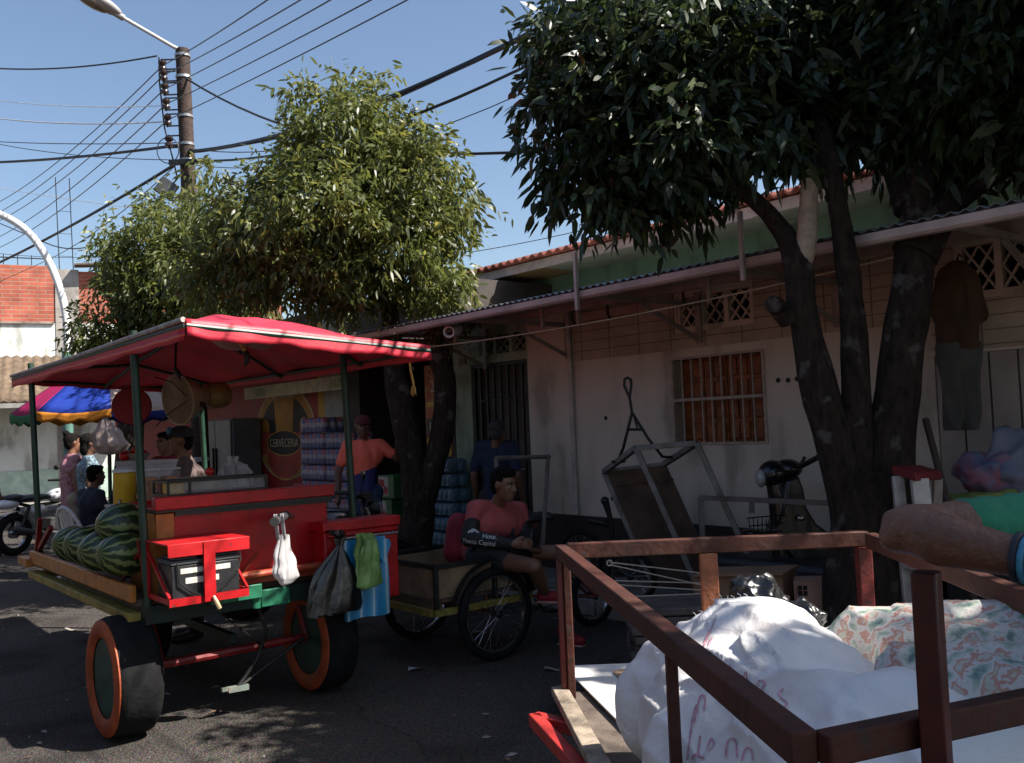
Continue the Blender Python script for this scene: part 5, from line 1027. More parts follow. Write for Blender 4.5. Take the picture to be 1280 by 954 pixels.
for s_ in (1, -1): g.tube([(0.70, 0.47 - 0.06 * s_, 0.26), (0.70 + 0.11 * s_, 0.47 - 0.07 * s_, 0.26 - 0.11 * s_)], 0.009); g.box((0.70 + 0.11 * s_ - 0.04, 0.47 - 0.16 * s_, 0.15 + (1 - s_) * 0.10), (0.70 + 0.11 * s_ + 0.04, 0.47 - 0.07 * s_, 0.17 + (1 - s_) * 0.10))
g.tube([(0.70, 0.415, 0.345), (l3.x, 0.415, l3.z + 0.04)], 0.004, 5); g.tube([(0.70, 0.415, 0.175), (l3.x, 0.415, l3.z - 0.04)], 0.004, 5); obj('crank', g, IRON, trike)
g = MB(); PIPE = M('grey_pipe_paint', (0.16, 0.14, 0.14), 0.5, 0.3, var=0.4)
a, b, c = at(620, 573, 6.75), at(685, 571, 7.0), at(678, 690, 7.0); a2 = at(628, 690, 6.75); g.tube([a2, a], 0.016); g.tube([a, b], 0.017); g.tube([b, c], 0.016); g.ell(b, 0.022); obj('push_bar', g, PIPE, trike)

# tilted trailer: open steel frame with plywood side, tow bar in the air
trail = thing('tipped_cart', at(800, 720, 7.1), 'steel frame cart with wooden side tipped up against the wall, tow bar in the air', 'hand cart')
P1, P4, P2, P3 = at(755, 590, 7.55), at(829, 581, 7.35), at(795, 560, 7.0), at(871, 554, 6.8)
ld = V((0.34, -0.10, -0.90)).normalized()
def leg_end(p): return p + ld * ((p.z - 0.22) / -ld.z)
GFR = M('grey_steel_frame', (0.20, 0.19, 0.185), 0.5, 0.4, var=0.4, vs=8)
g = MB()
for p in (P1, P2, P3, P4): g.beam(p, leg_end(p), 0.042, 0.042)
for p, q in ((P1, P2), (P2, P3), (P3, P4), (P4, P1)): g.beam(p, q, 0.042, 0.042)
for k in (0.62, 0.98): 
    e = [p.lerp(leg_end(p), k) for p in (P1, P2, P3, P4)]
    for i in range(4): g.beam(e[i], e[(i + 1) % 4], 0.035)
obj('frame', g, GFR, trail, bevel=0.004)
g = MB(); off = (P2 - P1).normalized() * 0.03; e = lambda p, k: p.lerp(leg_end(p), k) + off
g.add([e(P1, 0.01), e(P4, 0.01), e(P4, 0.98), e(P1, 0.98)], [(0, 1, 2, 3)]); obj('side_panel', g, BROWNW, trail, smooth=0, solid=0.012)
g = MB(); g.add([e(P1, 0.12) + off * 0.6, e(P4, 0.12) + off * 0.6, e(P4, 0.135) + off * 0.6, e(P1, 0.135) + off * 0.6], [(0, 1, 2, 3)]); obj('panel_batten', g, BROWNW, trail, smooth=0, solid=0.014)
J = at(790, 516, 7.2); La, Lb = P1.lerp(P2, 0.45), P4.lerp(P3, 0.35)
g = MB(); lp = at(785, 482, 7.2); g.tube([J, at(787, 497, 7.2), lp + V((-0.03, 0, 0)), lp + V((-0.025, 0, 0.05)), lp + V((0, 0, 0.062)), lp + V((0.025, 0, 0.045)), lp + V((0.026, 0, 0.0)), at(787, 497, 7.2)], 0.011)
g.tube([J, at(779, 560, 7.2), La], 0.012); g.tube([J, at(810, 548, 7.15), at(828, 571, 7.1), Lb], 0.012); g.tube([at(784, 537, 7.2), at(805, 537, 7.17)], 0.011); g.tube([at(792, 518, 7.2), at(797, 537, 7.17)], 0.008); g.tube([La + V((-0.05, 0, 0)), La + V((0.06, 0, 0.0))], 0.012)
obj('tow_bar', g, IRON, trail, smooth=60)
wc = at(728, 692, 7.9); spoked(trail, wc, V((0.5, 0.8, 0.1)), 0.205, tyre=0.022, spokes=20); wc2 = at(790, 720, 7.0); spoked(trail, wc2, V((0.5, 0.8, 0.1)), 0.205, tyre=0.022, spokes=20)
g = MB(); g.tube([at(757, 628, 7.6), at(762, 645, 7.6), at(768, 690, 7.6)], [0.03, 0.022, 0.02]); g.ell(at(756, 626, 7.6), 0.035); g.tube([at(735, 650, 7.7), at(760, 655, 7.7)], 0.03); obj('jack_stand', g, IRON, trail, smooth=60)

# low cart with a U rail
uc = thing('hand_cart', fac(4.0, 0.75, 0.13), 'low dark hand cart with a plain grey U shaped rail in front of the moped', 'hand cart')
a, b = fac(3.47, 0.92, 1.008), fac(4.62, 0.80, 1.0); g = MB()
g.beam(a, b, 0.034); g.beam(a, fac(3.47, 0.92, 0.36), 0.034); g.beam(b, fac(4.62, 0.80, 0.36), 0.034); m_ = a.lerp(b, 0.36); g.beam(m_ + V((0, 0, -0.02)), m_ + V((0, 0, -0.09)), 0.03); obj('rail', g, PIPE, uc)
g = MB(FM); g.box((3.40, 0.35, 0.36), (4.70, 1.0, 0.41)); obj('deck', g, BROWNW, uc, bevel=0.005)
for s_ in (3.62, 4.5):
    for o_ in (0.36, 0.99): g = MB(FM); g.torus((s_, o_, 0.255), (0, 1, 0), 0.10, 0.022, 24, 8); g.lathe([(0.0, -0.02), (0.09, -0.02), (0.09, 0.02), (0, 0.02)], (s_, o_, 0.255), (0, 1, 0), 16); obj('wheel', g, RUB, uc, smooth=50)
g = MB(FM); g.box((3.5, 0.45, 0.411), (4.6, 0.9, 0.60)); obj('load_cover', g, M('dark_load_cover', (0.02, 0.02, 0.024), 0.5, bump=0.6, bs=9), uc, bevel=0.05)

# moped behind the rail
MBK = M('moped_black', (0.015, 0.015, 0.016), 0.25, var=0.4, vs=6, coat=0.3)
mo = thing('moped', fac(4.1, 0.35, 0.13), 'black moped with a front basket parked against the cream wall behind the stems', 'moped')
def fm(px, py, Y=6.55): return at(px, py, Y)
g = MB(); hp = fm(966, 592); g.ell(hp, 0.105, 0.12, 0.095, rot=Matrix.Rotation(-0.3, 3, 'Y')); g.ell(fm(985, 586), 0.10, 0.11, 0.07); obj('headlamp_cowl', g, MBK, mo, smooth=60)
g = MB(); g.ell(fm(951, 598, 6.52), 0.035, 0.07, 0.065); obj('headlight', g, M('headlight_glass', (0.35, 0.35, 0.34), 0.1, var=0.2, coat=0.6), mo, smooth=60)
g = MB(); g.tube([fm(968, 590), fm(975, 620), fm(982, 670), fm(985, 700)], [0.07, 0.085, 0.10, 0.11], 14); obj('steering_column', g, MBK, mo, smooth=60)
g = MB(); P_ = [(975, 600), (990, 592), (997, 612), (1000, 632), (1012, 652), (1034, 668), (1052, 680), (1052, 700), (985, 700), (962, 668), (972, 640)]
g.prism([(x / 1000, -y / 1000) for x, y in P_], (0, 0, 0), (1, 0, 0), (0, 0, 1), 0.02); 
vs = []; n = len(P_)
for dY in (-0.16, 0.16): vs += [fm(x, y, 6.55) + V((0, dY, 0)) for x, y in P_]
g = MB(); g.add(vs, [tuple(range(n)), tuple(range(n, 2 * n))] + [(i, (i + 1) % n, n + (i + 1) % n, n + i) for i in range(n)]); obj('leg_shield', g, MBK, mo, bevel=0.02)
g = MB(); g.tube([fm(985, 590, 6.75), fm(990, 584, 6.55), fm(1003, 582, 6.4), fm(1020, 573, 6.2)], 0.014); g.tube([fm(1003, 582, 6.4), fm(1022, 572, 6.19)], 0.02); g.tube([fm(985, 590, 6.75), fm(975, 586, 7.0)], 0.018); g.tube([fm(1000, 583, 6.42), fm(1006, 571, 6.42)], 0.012); obj('handlebar', g, IRON, mo, smooth=60)
g = MB(); ba = fm(930, 655); 
for i in range(8): g.tube([fm(936 + 5.5 * i, 649 - 1.0 * (i % 2), 6.5), fm(938 + 5 * i, 668, 6.5)], 0.004, 5)
for y in (648, 658, 668): g.tube([fm(934 + (y - 648) * 0.3, y, 6.35), fm(978, y - 4, 6.35), fm(978, y - 4, 6.7), fm(934 + (y - 648) * 0.3, y, 6.7), fm(934 + (y - 648) * 0.3, y, 6.35)], 0.005, 5)
g.tube([fm(972, 604, 6.5), fm(966, 660, 6.5)], 0.006, 5); obj('basket', g, IRON, mo)
g = MB(); g.ell(fm(955, 668), 0.16, 0.12, 0.035, rot=Matrix.Rotation(0.15, 3, 'Y')); g.tube([fm(985, 690), fm(965, 760)], 0.03); obj('front_fender', g, MBK, mo, smooth=60)
wq = fac(3.72, 0.36, 0.13 + 0.24); g = MB(); g.torus(wq, FN, 0.20, 0.04, 36, 10); g.lathe([(0, -0.03), (0.15, -0.03), (0.15, 0.03), (0, 0.03)], wq, FN, 20); obj('wheel', g, RUB, mo, smooth=50)
wq = fac(4.95, 0.36, 0.13 + 0.24); g = MB(); g.torus(wq, FN, 0.20, 0.04, 36, 10); g.lathe([(0, -0.03), (0.15, -0.03), (0.15, 0.03), (0, 0.03)], wq, FN, 20); obj('wheel', g, RUB, mo, smooth=50)
g = MB(FM); g.box((4.15, 0.24, 0.40), (5.0, 0.48, 0.56)); g.box((4.55, 0.25, 0.56), (5.1, 0.47, 0.72)); obj('body', g, MBK, mo, bevel=0.05); g = MB(FM); g.box((4.5, 0.25, 0.725), (5.12, 0.47, 0.80)); obj('seat', g, M('saddle_black', (0.02, 0.02, 0.022), 0.5), mo, bevel=0.03)
g = MB(); g.ell(fm(1001, 648, 6.36), 0.025, 0.01, 0.02); obj('badge', g, CHROME, mo)

# ladder with a red cap, leaning pole, rack, cloth bundles
LADM = M('aluminium_rail', (0.38, 0.34, 0.32), 0.4, 0.35, var=0.3, vs=10)
lad = thing('step_ladder', at(1150, 800, 4.75), 'pale step ladder with a red top cap beside the big tree', 'ladder')
def ldp(px, py, Y=4.6): return at(px, py, Y)
tz = ldp(1147, 590).z
foot = {}
g = MB()
for (px, py, Y, dx, dy) in ((1122, 595, 4.55, -0.01, -0.12), (1149, 598, 4.45, -0.005, -0.16)):
    p = ldp(px, py, Y); q = V((p.x + dx, p.y + dy, 0.0)); g.beam(p, q, 0.055 if px < 1130 else 0.085, 0.03, up=(0, 1, 0))
obj('front_rail', g, LADM, lad, bevel=0.004)
g = MB()
for (px, py, Y, dx, dy) in ((1160, 598, 4.8, 0.02, 0.3), (1172, 598, 4.72, 0.03, 0.3)):
    p = ldp(px, py, Y); q = V((p.x + dx, p.y + dy, 0.0)); g.beam(p, q, 0.045, 0.03, up=(0, 1, 0))
obj('rear_rail', g, LADM, lad, bevel=0.004)
g = MB(); 
for k in range(4):
    g = MB(); z = 0.28 + 0.28 * k; pa, pb = ldp(1124, 595, 4.55), ldp(1147, 598, 4.45); f_ = (tz - z) / tz; g.beam(V((pa.x - 0.01 * f_, pa.y - 0.12 * f_, z)), V((pb.x, pb.y - 0.16 * f_, z)), 0.08, 0.02); obj('step', g, LADM, lad)
g = MB(); ca, cb_, cc, cd = ldp(1115, 582, 4.62), ldp(1144, 590, 4.38), ldp(1177, 589, 4.66), ldp(1150, 581, 4.9)
top = [ca, cb_, cc, cd]; g.add(top + [p - V((0, 0, 0.045)) for p in top], [(0, 1, 2, 3), (7, 6, 5, 4), (0, 4, 5, 1), (1, 5, 6, 2), (2, 6, 7, 3), (3, 7, 4, 0)]); obj('top_cap', g, M('red_ladder_cap', (0.17, 0.010, 0.014), 0.45, var=0.3), lad, bevel=0.006)
g = MB(); g.tube([at(1157, 524, 5.15), at(1182, 620, 4.95), V((2.46, 4.8, 0.0))], 0.02); tag(obj('pole', g, M('dark_pole_wood', (0.05, 0.03, 0.022), 0.8)), 'dark pole leaning in behind the red capped ladder', 'pole')
g = MB(FM); s_ = 4.93
for z in (0.98, 0.72, 0.4): g.beam((s_, 0.20, z), (s_ + 0.26, 0.20, z), 0.02); g.beam((s_, 0.5, z), (s_ + 0.26, 0.5, z), 0.02); g.beam((s_, 0.20, z), (s_, 0.5, z), 0.02); g.beam((s_ + 0.26, 0.20, z), (s_ + 0.26, 0.5, z), 0.02)
for a_ in (s_, s_ + 0.26):
    for o_ in (0.2, 0.5): g.beam((a_, o_, 0.13), (a_, o_, 0.99), 0.02)
for k in range(3): g.beam((s_ + 0.03 + k * 0.08, 0.5, 0.74), (s_ + 0.13 + k * 0.06, 0.5, 0.97), 0.012)
g.box((s_ + 0.02, 0.22, 0.74), (s_ + 0.24, 0.46, 0.86)); rk = tag(obj('rack', g, IRON), 'small black metal rack between the ladder and the heap of coloured bundles', 'rack')
BUN = [('blue', (0.10, 0.15, 0.24), (0.30, 0.08, 0.10)), ('yellow', (0.30, 0.28, 0.05), (0.12, 0.18, 0.06)), ('orange', (0.45, 0.10, 0.02), (0.30, 0.05, 0.04)), ('grey blue', (0.14, 0.16, 0.22), (0.22, 0.20, 0.24)), ('pink', (0.25, 0.12, 0.16), (0.10, 0.10, 0.14))]
def sack(mb, c, rx, ry, rz, rot=0.0, tilt=0.0, amp=0.12, seed=0, ex=0.7, seg=64, rings=40):
    c = V(c); M3 = Matrix.Rotation(rot, 3, 'Z') @ Matrix.Rotation(tilt, 3, 'Y'); vs = []
    pw = lambda x: math.copysign(abs(x) ** ex, x)
    for i in range(rings + 1):
        t = -math.pi / 2 + math.pi * i / rings
        for k in range(seg):
            p = 2 * math.pi * k / seg; q = V((pw(math.cos(t)) * pw(math.cos(p)), pw(math.cos(t)) * pw(math.sin(p)), pw(math.sin(t))))
            d = amp * (nz3(q, 1.4, seed) + 0.45 * nz3(q, 3.2, seed + 3) + 0.18 * (1 - abs(nz3(V((q.x * 2.2, q.y * 5.5, q.z * 5.5)), 1.4, seed + 5))))
            q = q * (1 + d); vs.append(c + M3 @ V((q.x * rx, q.y * ry, q.z * rz)))
    fs = [(i * seg + k, i * seg + (k + 1) % seg, (i + 1) * seg + (k + 1) % seg, (i + 1) * seg + k) for i in range(rings) for k in range(seg)]
    mb.add(vs, fs)
for k, (nm, c1, c2) in enumerate(BUN):
    px, py, Y, rx, rz = [(1240, 598, 5.2, .16, .12), (1235, 628, 5.1, .15, .06), (1275, 640, 5.0, .13, .09), (1272, 590, 5.15, .12, .20), (1250, 655, 5.1, .16, .07)][k]
    g = MB(); sack(g, at(px, py, Y), rx, 0.16, rz, 0.3 * k, 0.5 if k in (0, 3) else 0.05, 0.5, 40 + k, ex=0.9, seg=48, rings=30); tag(obj('cloth_bundle', g, M('bundle_cloth_' + nm.replace(' ', '_'), c1, 0.8, c2=c2, vs=7, bump=0.6, bs=20), smooth=80), nm + ' patterned cloth bundle in the heap at the right edge by the pale siding', 'bundle', 'cloth bundles at the right')
g = MB(FM); g.box((5.15, 0.1, 0.13), (6.2, 0.75, 0.82)); tag(obj('table', g, M('dark_table', (0.03, 0.028, 0.03), 0.7, bump=0.4, bs=8), bevel=0.02), 'dark covered table holding the coloured bundles at the right edge', 'table')

# clothes on show, hanging from the awning
SHM = M('brown_shirt_cloth', (0.06, 0.026, 0.011), 0.85, var=0.3, vs=6, bump=0.5, bs=22)
TRM = M('khaki_cloth', (0.075, 0.068, 0.057), 0.85, var=0.25, vs=6, bump=0.5, bs=18)
def cl(px, py, Y=5.55): return at(px, py, Y)
def wrinkle(s_, a_): return lambda p: p - FN * ((p - cl(1197, 430)).dot(FN) * 0.62) + V((nz3(V((p.x, p.y, p.z * 0.3)), 14, s_), nz3(V((p.x, p.y, p.z * 0.3)), 14, s_ + 1), 0)) * a_ + V((0, 0, 0.006 * nz3(p, 9, s_)))
c0 = cl(1195, 342); c1 = cl(1198, 440); 
root = thing('shirt', cl(1198, 445), 'brown short sleeved shirt hung up under the awning above the khaki trousers', 'shirt')
blob('shirt', [(cl(1180, 352), cl(1184, 432), 0.075, 0.085), (cl(1212, 352), cl(1212, 432), 0.075, 0.085), (cl(1196, 345), cl(1198, 435), 0.10, 0.105), (cl(1222, 360), cl(1232, 392), 0.055, 0.06), (cl(1172, 358), cl(1168, 392), 0.05, 0.055), (cl(1180, 345), cl(1212, 345), 0.06, 0.06)], 0.014, SHM, root, 5, cut=[(cl(1198, 436), (0, 0, -1))], post=wrinkle(3, 0.02))
g = MB(); g.tube([cl(1196, 345), cl(1196, 325), cl(1199, 318), cl(1203, 322)], 0.006, 6); obj('hanger', g, IRON, root)
root = thing('trousers', cl(1198, 540), 'grey khaki knee length trousers hanging below the brown shirt beside the big tree', 'trousers')
blob('trousers', [(cl(1182, 437), cl(1188, 536), 0.075, 0.055), (cl(1215, 437), cl(1216, 538), 0.08, 0.06), (cl(1180, 432), cl(1216, 432), 0.075, 0.075), (cl(1185, 450), cl(1212, 450), 0.085, 0.085)], 0.014, TRM, root, 5, cut=[(cl(1198, 538), (0, 0, -1)), (cl(1198, 428), (0, 0, 1))], post=wrinkle(8, 0.02))

# boxes and strings near the big tree
CARD = M('cardboard', (0.30, 0.17, 0.10), 0.85, var=0.3, vs=4, bump=0.2)
BX = [((875, 1010), (722, 768), 5.7), ((992, 1030), (728, 768), 5.35)]
g = MB(); a, b = at(880, 758, 5.75), at(990, 758, 5.45); d_ = (b - a).normalized()
bo = thing('cardboard_box', a, 'long open cardboard box on a stack of goods behind the white sack', 'box'); zz = a.z
g.beam(a + V((0, 0, 0.10)), b + V((0, 0, 0.10)), 0.28, 0.20); obj('box', g, CARD, bo); g = MB(); g.beam(a + V((0, -0.02, 0.215)), b + V((0, -0.02, 0.215)), 0.32, 0.012); obj('flap', g, CARD, bo)
a, b = at(995, 762, 5.35), at(1030, 762, 5.3); bo = thing('cardboard_box', a, 'small cardboard box with square punched holes beside the dark wheel of goods', 'box'); g = MB(); g.beam(a + V((0, 0, 0.09)), b + V((0, 0, 0.09)), 0.2, 0.17); obj('box', g, M('cardboard_light', (0.36, 0.20, 0.14), 0.85, var=0.25), bo)
g = MB()
for k in range(4):
    p = at(1000 + k * 7, 738, 5.235); g.box((p.x - 0.011, p.y - 0.003, p.z - 0.03), (p.x + 0.011, p.y + 0.003, p.z - 0.004)); g.box((p.x - 0.011, p.y - 0.003, p.z + 0.002), (p.x + 0.011, p.y + 0.003, p.z + 0.026))
obj('punched_hole', g, DARK, bo)
bo = thing('goods_crate', at(950, 800, 5.4), 'dark crate of goods under the cardboard boxes by the big tree', 'crate'); z_ = at(950, 765, 5.5).z
g = MB(); g.box((0.95, 5.25, 0.0), (1.95, 5.75, z_ - 0.02)); obj('crate', g, M('dark_crate', (0.025, 0.022, 0.022), 0.7), bo, bevel=0.01)
g = MB()
for p, q in (((762, 703), (890, 718)), ((762, 706), (880, 732)), ((768, 726), (880, 729)), ((770, 731), (880, 738)), ((790, 746), (880, 742))): g.tube([at(*p, 4.9), at(*q, 5.0)], 0.0035, 5)
g.torus(at(762, 704, 4.9), V((0, 1, 0)), 0.014, 0.004, 16, 5); tag(obj('taut_strings', g, M('nylon_string', (0.42, 0.36, 0.31), 0.6)), 'pale taut nylon strings stretched behind the front rail of the sack cart', 'string')
g = MB(); zt = at(830, 745, 4.95).z - 0.05; nb_ = 12
for k in range(nb_):
    z0 = 0.02 + (zt - 0.02) * k / nb_; z1 = 0.02 + (zt - 0.02) * (k + 0.86) / nb_
    for q in range(3): e = rng.uniform(-0.03, 0.03); g.box((0.60 + e, 4.9 + q * 0.135, z0), (1.05 + e, 4.9 + q * 0.135 + 0.125, z1))
tag(obj('plank_stack', g, M('grey_plank', (0.10, 0.08, 0.075), 0.8, var=0.4, vs=8), bevel=0.008), 'stack of grey planks under the taut strings', 'planks')

# ================================================================== SACK CART IN THE FOREGROUND
RUST = M('red_brown_rail_paint', (0.095, 0.029, 0.018), 0.65, var=0.5, vs=9, bump=0.35, bs=40, c2=(0.04, 0.014, 0.010), spec=0.3)
RUSTR = M('red_rail_paint', (0.13, 0.014, 0.011), 0.5, var=0.5, vs=12, bump=0.25)
worn(RUST, (0.045, 0.028, 0.022), 18, 0.55, 0.62); worn(RUSTR, (0.05, 0.02, 0.018), 22, 0.56, 0.60)
HR = 1.12
A, B, C_, D_ = gnd(702, 690, HR), gnd(1010, 940, HR), gnd(1085, 674, HR), gnd(1330, 872, HR)
ZB = 0.605
sk = thing('sack_cart', V((0.7, 2.6, 0)), 'red brown angle rail cart in the foreground loaded with sacks', 'hand cart')
up = V((0, 0, 1)); ab = (B - A).normalized(); ac = (C_ - A).normalized(); bd = (D_ - B).normalized()
g = MB(); g.beam(A - ab * 0.02, B - ab * 0.012, 0.042, 0.05); obj('side_rail', g, RUST, sk, bevel=0.004)
g = MB(); g.beam(A + ac * 0.022 + V((0, 0.012, 0.002)), C_ + V((0, 0.012, 0.002)), 0.042, 0.055); obj('back_rail', g, RUST, sk, bevel=0.004)
Cn = D_ + (A - B) * 0.0; g = MB(); E2 = gnd(1284, 752, HR); g.beam(C_ - ac * 0.0 + (E2 - C_).normalized() * 0.03, C_.lerp(E2, 1.5), 0.042, 0.055); obj('side_rail', g, RUST, sk, bevel=0.004)
g = MB(); g.beam(B + bd * 0.025, D_, 0.034, 0.046); obj('front_rail', g, RUST, sk, bevel=0.004)
def post(p, z0, z1, w, mt, name='post'):
    g = MB(); x, y = p.x, p.y; t = 0.006
    dx, dy = bd * w, V((-bd.y, bd.x, 0)) * w
    o = V((x, y, 0)) - dx / 2 - dy / 2
    for (p0, p1, p2, p3) in ((o, o + dx, o + dx + dy * 0.14, o + dy * 0.14), (o, o + dy, o + dy + dx * 0.14, o + dx * 0.14)):
        g.add([V((q.x, q.y, z)) for z in (z0, z1) for q in (p0, p1, p2, p3)], [(0, 1, 2, 3), (4, 5, 6, 7), (0, 1, 5, 4), (1, 2, 6, 5), (2, 3, 7, 6), (3, 0, 4, 7)]) if p1 is not o + dy else None
    return obj(name, g, mt, sk, bevel=0.002)
def solid_post(p, z0, z1, w, d, mt, name='post'):
    g = MB(); g.beam(V((p.x, p.y, z0)), V((p.x, p.y, z1)), w, d, up=(0, 1, 0)); return obj(name, g, mt, sk, bevel=0.004)
solid_post(A + V((-0.012, -0.026, 0)), ZB - 0.01, HR - 0.026, 0.022, 0.04, RUSTR); solid_post(A + V((0.014, -0.030, 0)), ZB - 0.01, HR - 0.027, 0.028, 0.05, RUST)  # one square post as two slabs, darker and sunlit face put into colour
mpt = gnd(897, 690, HR); mpt.y = A.lerp(C_, (mpt.x - A.x) / (C_.x - A.x)).y + 0.004; solid_post(V((mpt.x, mpt.y, 0)), ZB, HR - 0.027, 0.065, 0.03, M('orange_rust_post', (0.30, 0.10, 0.045), 0.6, var=0.55, vs=11, bump=0.5))
mp2 = A.lerp(B, 0.72); mp2 = gnd(838, 803, HR); solid_post(V((mp2.x, mp2.y, 0)), ZB, HR - 0.027, 0.024, 0.03, RUST)
solid_post(C_ + V((-0.02, 0.0, 0)), ZB, HR - 0.027, 0.05, 0.05, RUSTR)
pp = gnd(1156, 912, HR); g = MB(); g.beam(V((pp.x, pp.y - 0.036, 1.045)), V((pp.x, pp.y - 0.036, 1.36)), 0.036, 0.036, up=(0.62, 0.78, 0)); obj('corner_post', g, M('dark_red_post_paint', (0.075, 0.010, 0.009), 0.45, var=0.5, vs=12), sk, bevel=0.003)
solid_post(B + V((0.01, 0.01, 0)), 0.55, HR - 0.028, 0.04, 0.04, RUST)
# deck
g = MB(); dk = [V((A.x - 0.03, A.y + 0.03, 0)), V((B.x + 0.04, B.y - 0.35, 0)), V((D_.x + 0.4, B.y - 0.2, 0)), V((C_.x + 0.35, C_.y + 0.03, 0))]
for z0, z1 in ((ZB - 0.045, ZB - 0.005),): g.add([V((p.x, p.y, z)) for z in (z0, z1) for p in dk], [(0, 1, 2, 3), (4, 5, 6, 7), (0, 1, 5, 4), (1, 2, 6, 5), (2, 3, 7, 6), (3, 0, 4, 7)])
obj('deck', g, M('worn_deck_boards', (0.13, 0.10, 0.08), 0.8, var=0.5, vs=7, bump=0.4), sk, bevel=0.004)
g = MB(); g.beam(A + V((-0.03, 0.0, ZB - HR + 0.012)), V((B.x - 0.02, B.y - 0.3, ZB + 0.012)), 0.06, 0.03); obj('deck_edge', g, M('edge_wood', (0.30, 0.24, 0.18), 0.8, var=0.6, vs=10, bump=0.5), sk, bevel=0.004)
g = MB(); h0, h1, h2 = gnd(735, 893, 0.56), gnd(668, 899, 0.56), gnd(735, 972, 0.56)
h0 = V((A.x + 0.02, 3.17, 0.56)); g.beam(h1 + V((0.0, 0, 0)), h0, 0.045, 0.045); g.beam(h1, h2 + (h2 - h1) * 0.6, 0.045, 0.045); obj('push_handle', g, M('bright_red_paint', (0.45, 0.035, 0.03), 0.45, var=0.4, vs=10), sk, bevel=0.005)
for (x, y) in ((A.x + 0.06, 2.75), (1.3, 2.75)):
    g = MB(); c = V((x, y, 0.27)); axw = V((1, 0.06, 0)); g.lathe([(0.16, 0.05), (0.22, 0.055), (0.26, 0.035), (0.27, 0), (0.26, -0.035), (0.22, -0.055), (0.16, -0.05)], c, axw, 36, closed=True); w_ = obj('wheel', g, RUB, sk, smooth=50); g = MB(); g.lathe([(0.16, 0.045), (0.10, 0.02), (0.05, 0.06), (0, 0.06), (0, -0.06), (0.05, -0.06), (0.1, -0.02), (0.16, -0.045)], c, axw, 24); obj('rim', g, IRON, w_)
g = MB(); g.tube([V((A.x, 2.75, 0.27)), V((1.3, 2.75, 0.27))], 0.02); g.beam(V((A.x + 0.05, 2.75, 0.3)), V((A.x + 0.05, 2.75, 0.56)), 0.04); obj('axle', g, IRON, sk)
# cardboard sheets under the sacks
def sheet(name, pts, z, mt, label):
    g = MB(); g.add([V((p[0], p[1], z)) for p in pts], [tuple(range(len(pts)))]); return tag(obj(name, g, mt, smooth=0, solid=0.006), label, 'cardboard')
WCARD = M('white_card', (0.74, 0.72, 0.68), 0.7, var=0.12, vs=5, bump=0.2, bs=20)
a, b, c, d = gnd(704, 834, ZB + 0.01), gnd(800, 930, ZB + 0.01), gnd(930, 915, ZB + 0.01), gnd(900, 826, ZB + 0.01)
s1 = sheet('cardboard_sheet', [a, b, c, d], ZB + 0.012, WCARD, 'white cardboard sheet lying in the sun at the open end of the sack cart')
a, b, c, d = gnd(792, 918, ZB), gnd(860, 1010, ZB), gnd(1000, 1000, ZB), gnd(960, 900, ZB)
sheet('cardboard_sheet', [a, b, c, d], ZB + 0.004, WCARD, 'white cardboard sheet half under the first one, in the shade of the big sack')
a, b, c, d = gnd(766, 840, ZB + 0.02), gnd(800, 874, ZB + 0.02), gnd(850, 865, ZB + 0.02), gnd(830, 830, ZB + 0.02)
sheet('cardboard_sheet', [a, b, c, d], ZB + 0.022, M('brown_card', (0.42, 0.27, 0.17), 0.8, var=0.2), 'small brown cardboard piece lying on the white sheet against the big sack')
# sacks
def weave(name, cols, scale=220, stain=None, transl=0.0, vs=3):
    mt, N, L, b = node_mat(name)
    tc = N.new('ShaderNodeTexCoord'); no = N.new('ShaderNodeTexNoise'); no.inputs['Scale'].default_value = vs; no.inputs['Detail'].default_value = 9; L.new(tc.outputs['Object'], no.inputs['Vector'])
    rp = N.new('ShaderNodeValToRGB'); el = rp.color_ramp.elements
    for i, (p, c) in enumerate(cols):
        e = el[i] if i < 2 else el.new(p)
        e.position = p; e.color = (*c, 1)
    L.new(no.outputs[0], rp.inputs[0]); L.new(rp.outputs[0], b.inputs['Base Color']); b.inputs['Roughness'].default_value = 0.55
    wv = N.new('ShaderNodeTexWave'); wv.inputs['Scale'].default_value = scale / 6.28; wv.inputs['Distortion'].default_value = 1.5; wv.inputs['Detail'].default_value = 2; L.new(tc.outputs['Object'], wv.inputs['Vector'])
    wv.bands_direction = 'Z'
    n2 = N.new('ShaderNodeTexNoise'); n2.inputs['Scale'].default_value = 11; n2.inputs['Detail'].default_value = 8; n2.inputs['Distortion'].default_value = 1.2; n2.inputs['Roughness'].default_value = 0.55; L.new(tc.outputs['Object'], n2.inputs['Vector'])
    ad = N.new('ShaderNodeMath'); ad.operation = 'MULTIPLY_ADD'; ad.inputs[1].default_value = 0.008; L.new(wv.outputs[0], ad.inputs[0]); L.new(n2.outputs[0], ad.inputs[2])
    bp = N.new('ShaderNodeBump'); bp.inputs['Strength'].default_value = 0.6; bp.inputs['Distance'].default_value = 0.014; L.new(ad.outputs[0], bp.inputs['Height']); L.new(bp.outputs[0], b.inputs['Normal'])
    return mt
WSACK = weave('white_woven_sack', [(0.30, (0.60, 0.56, 0.54)), (0.44, (0.78, 0.77, 0.77)), (0.72, (0.82, 0.81, 0.82))])
big = thing('sack', V((0.55, 2.1, ZB)), 'huge white woven sack with pink marker writing, lying across the sack cart', 'sack')
def clampz(zmin): return lambda p: V((p.x, p.y, max(p.z, zmin + 0.004 * nz3(p, 20)))) 
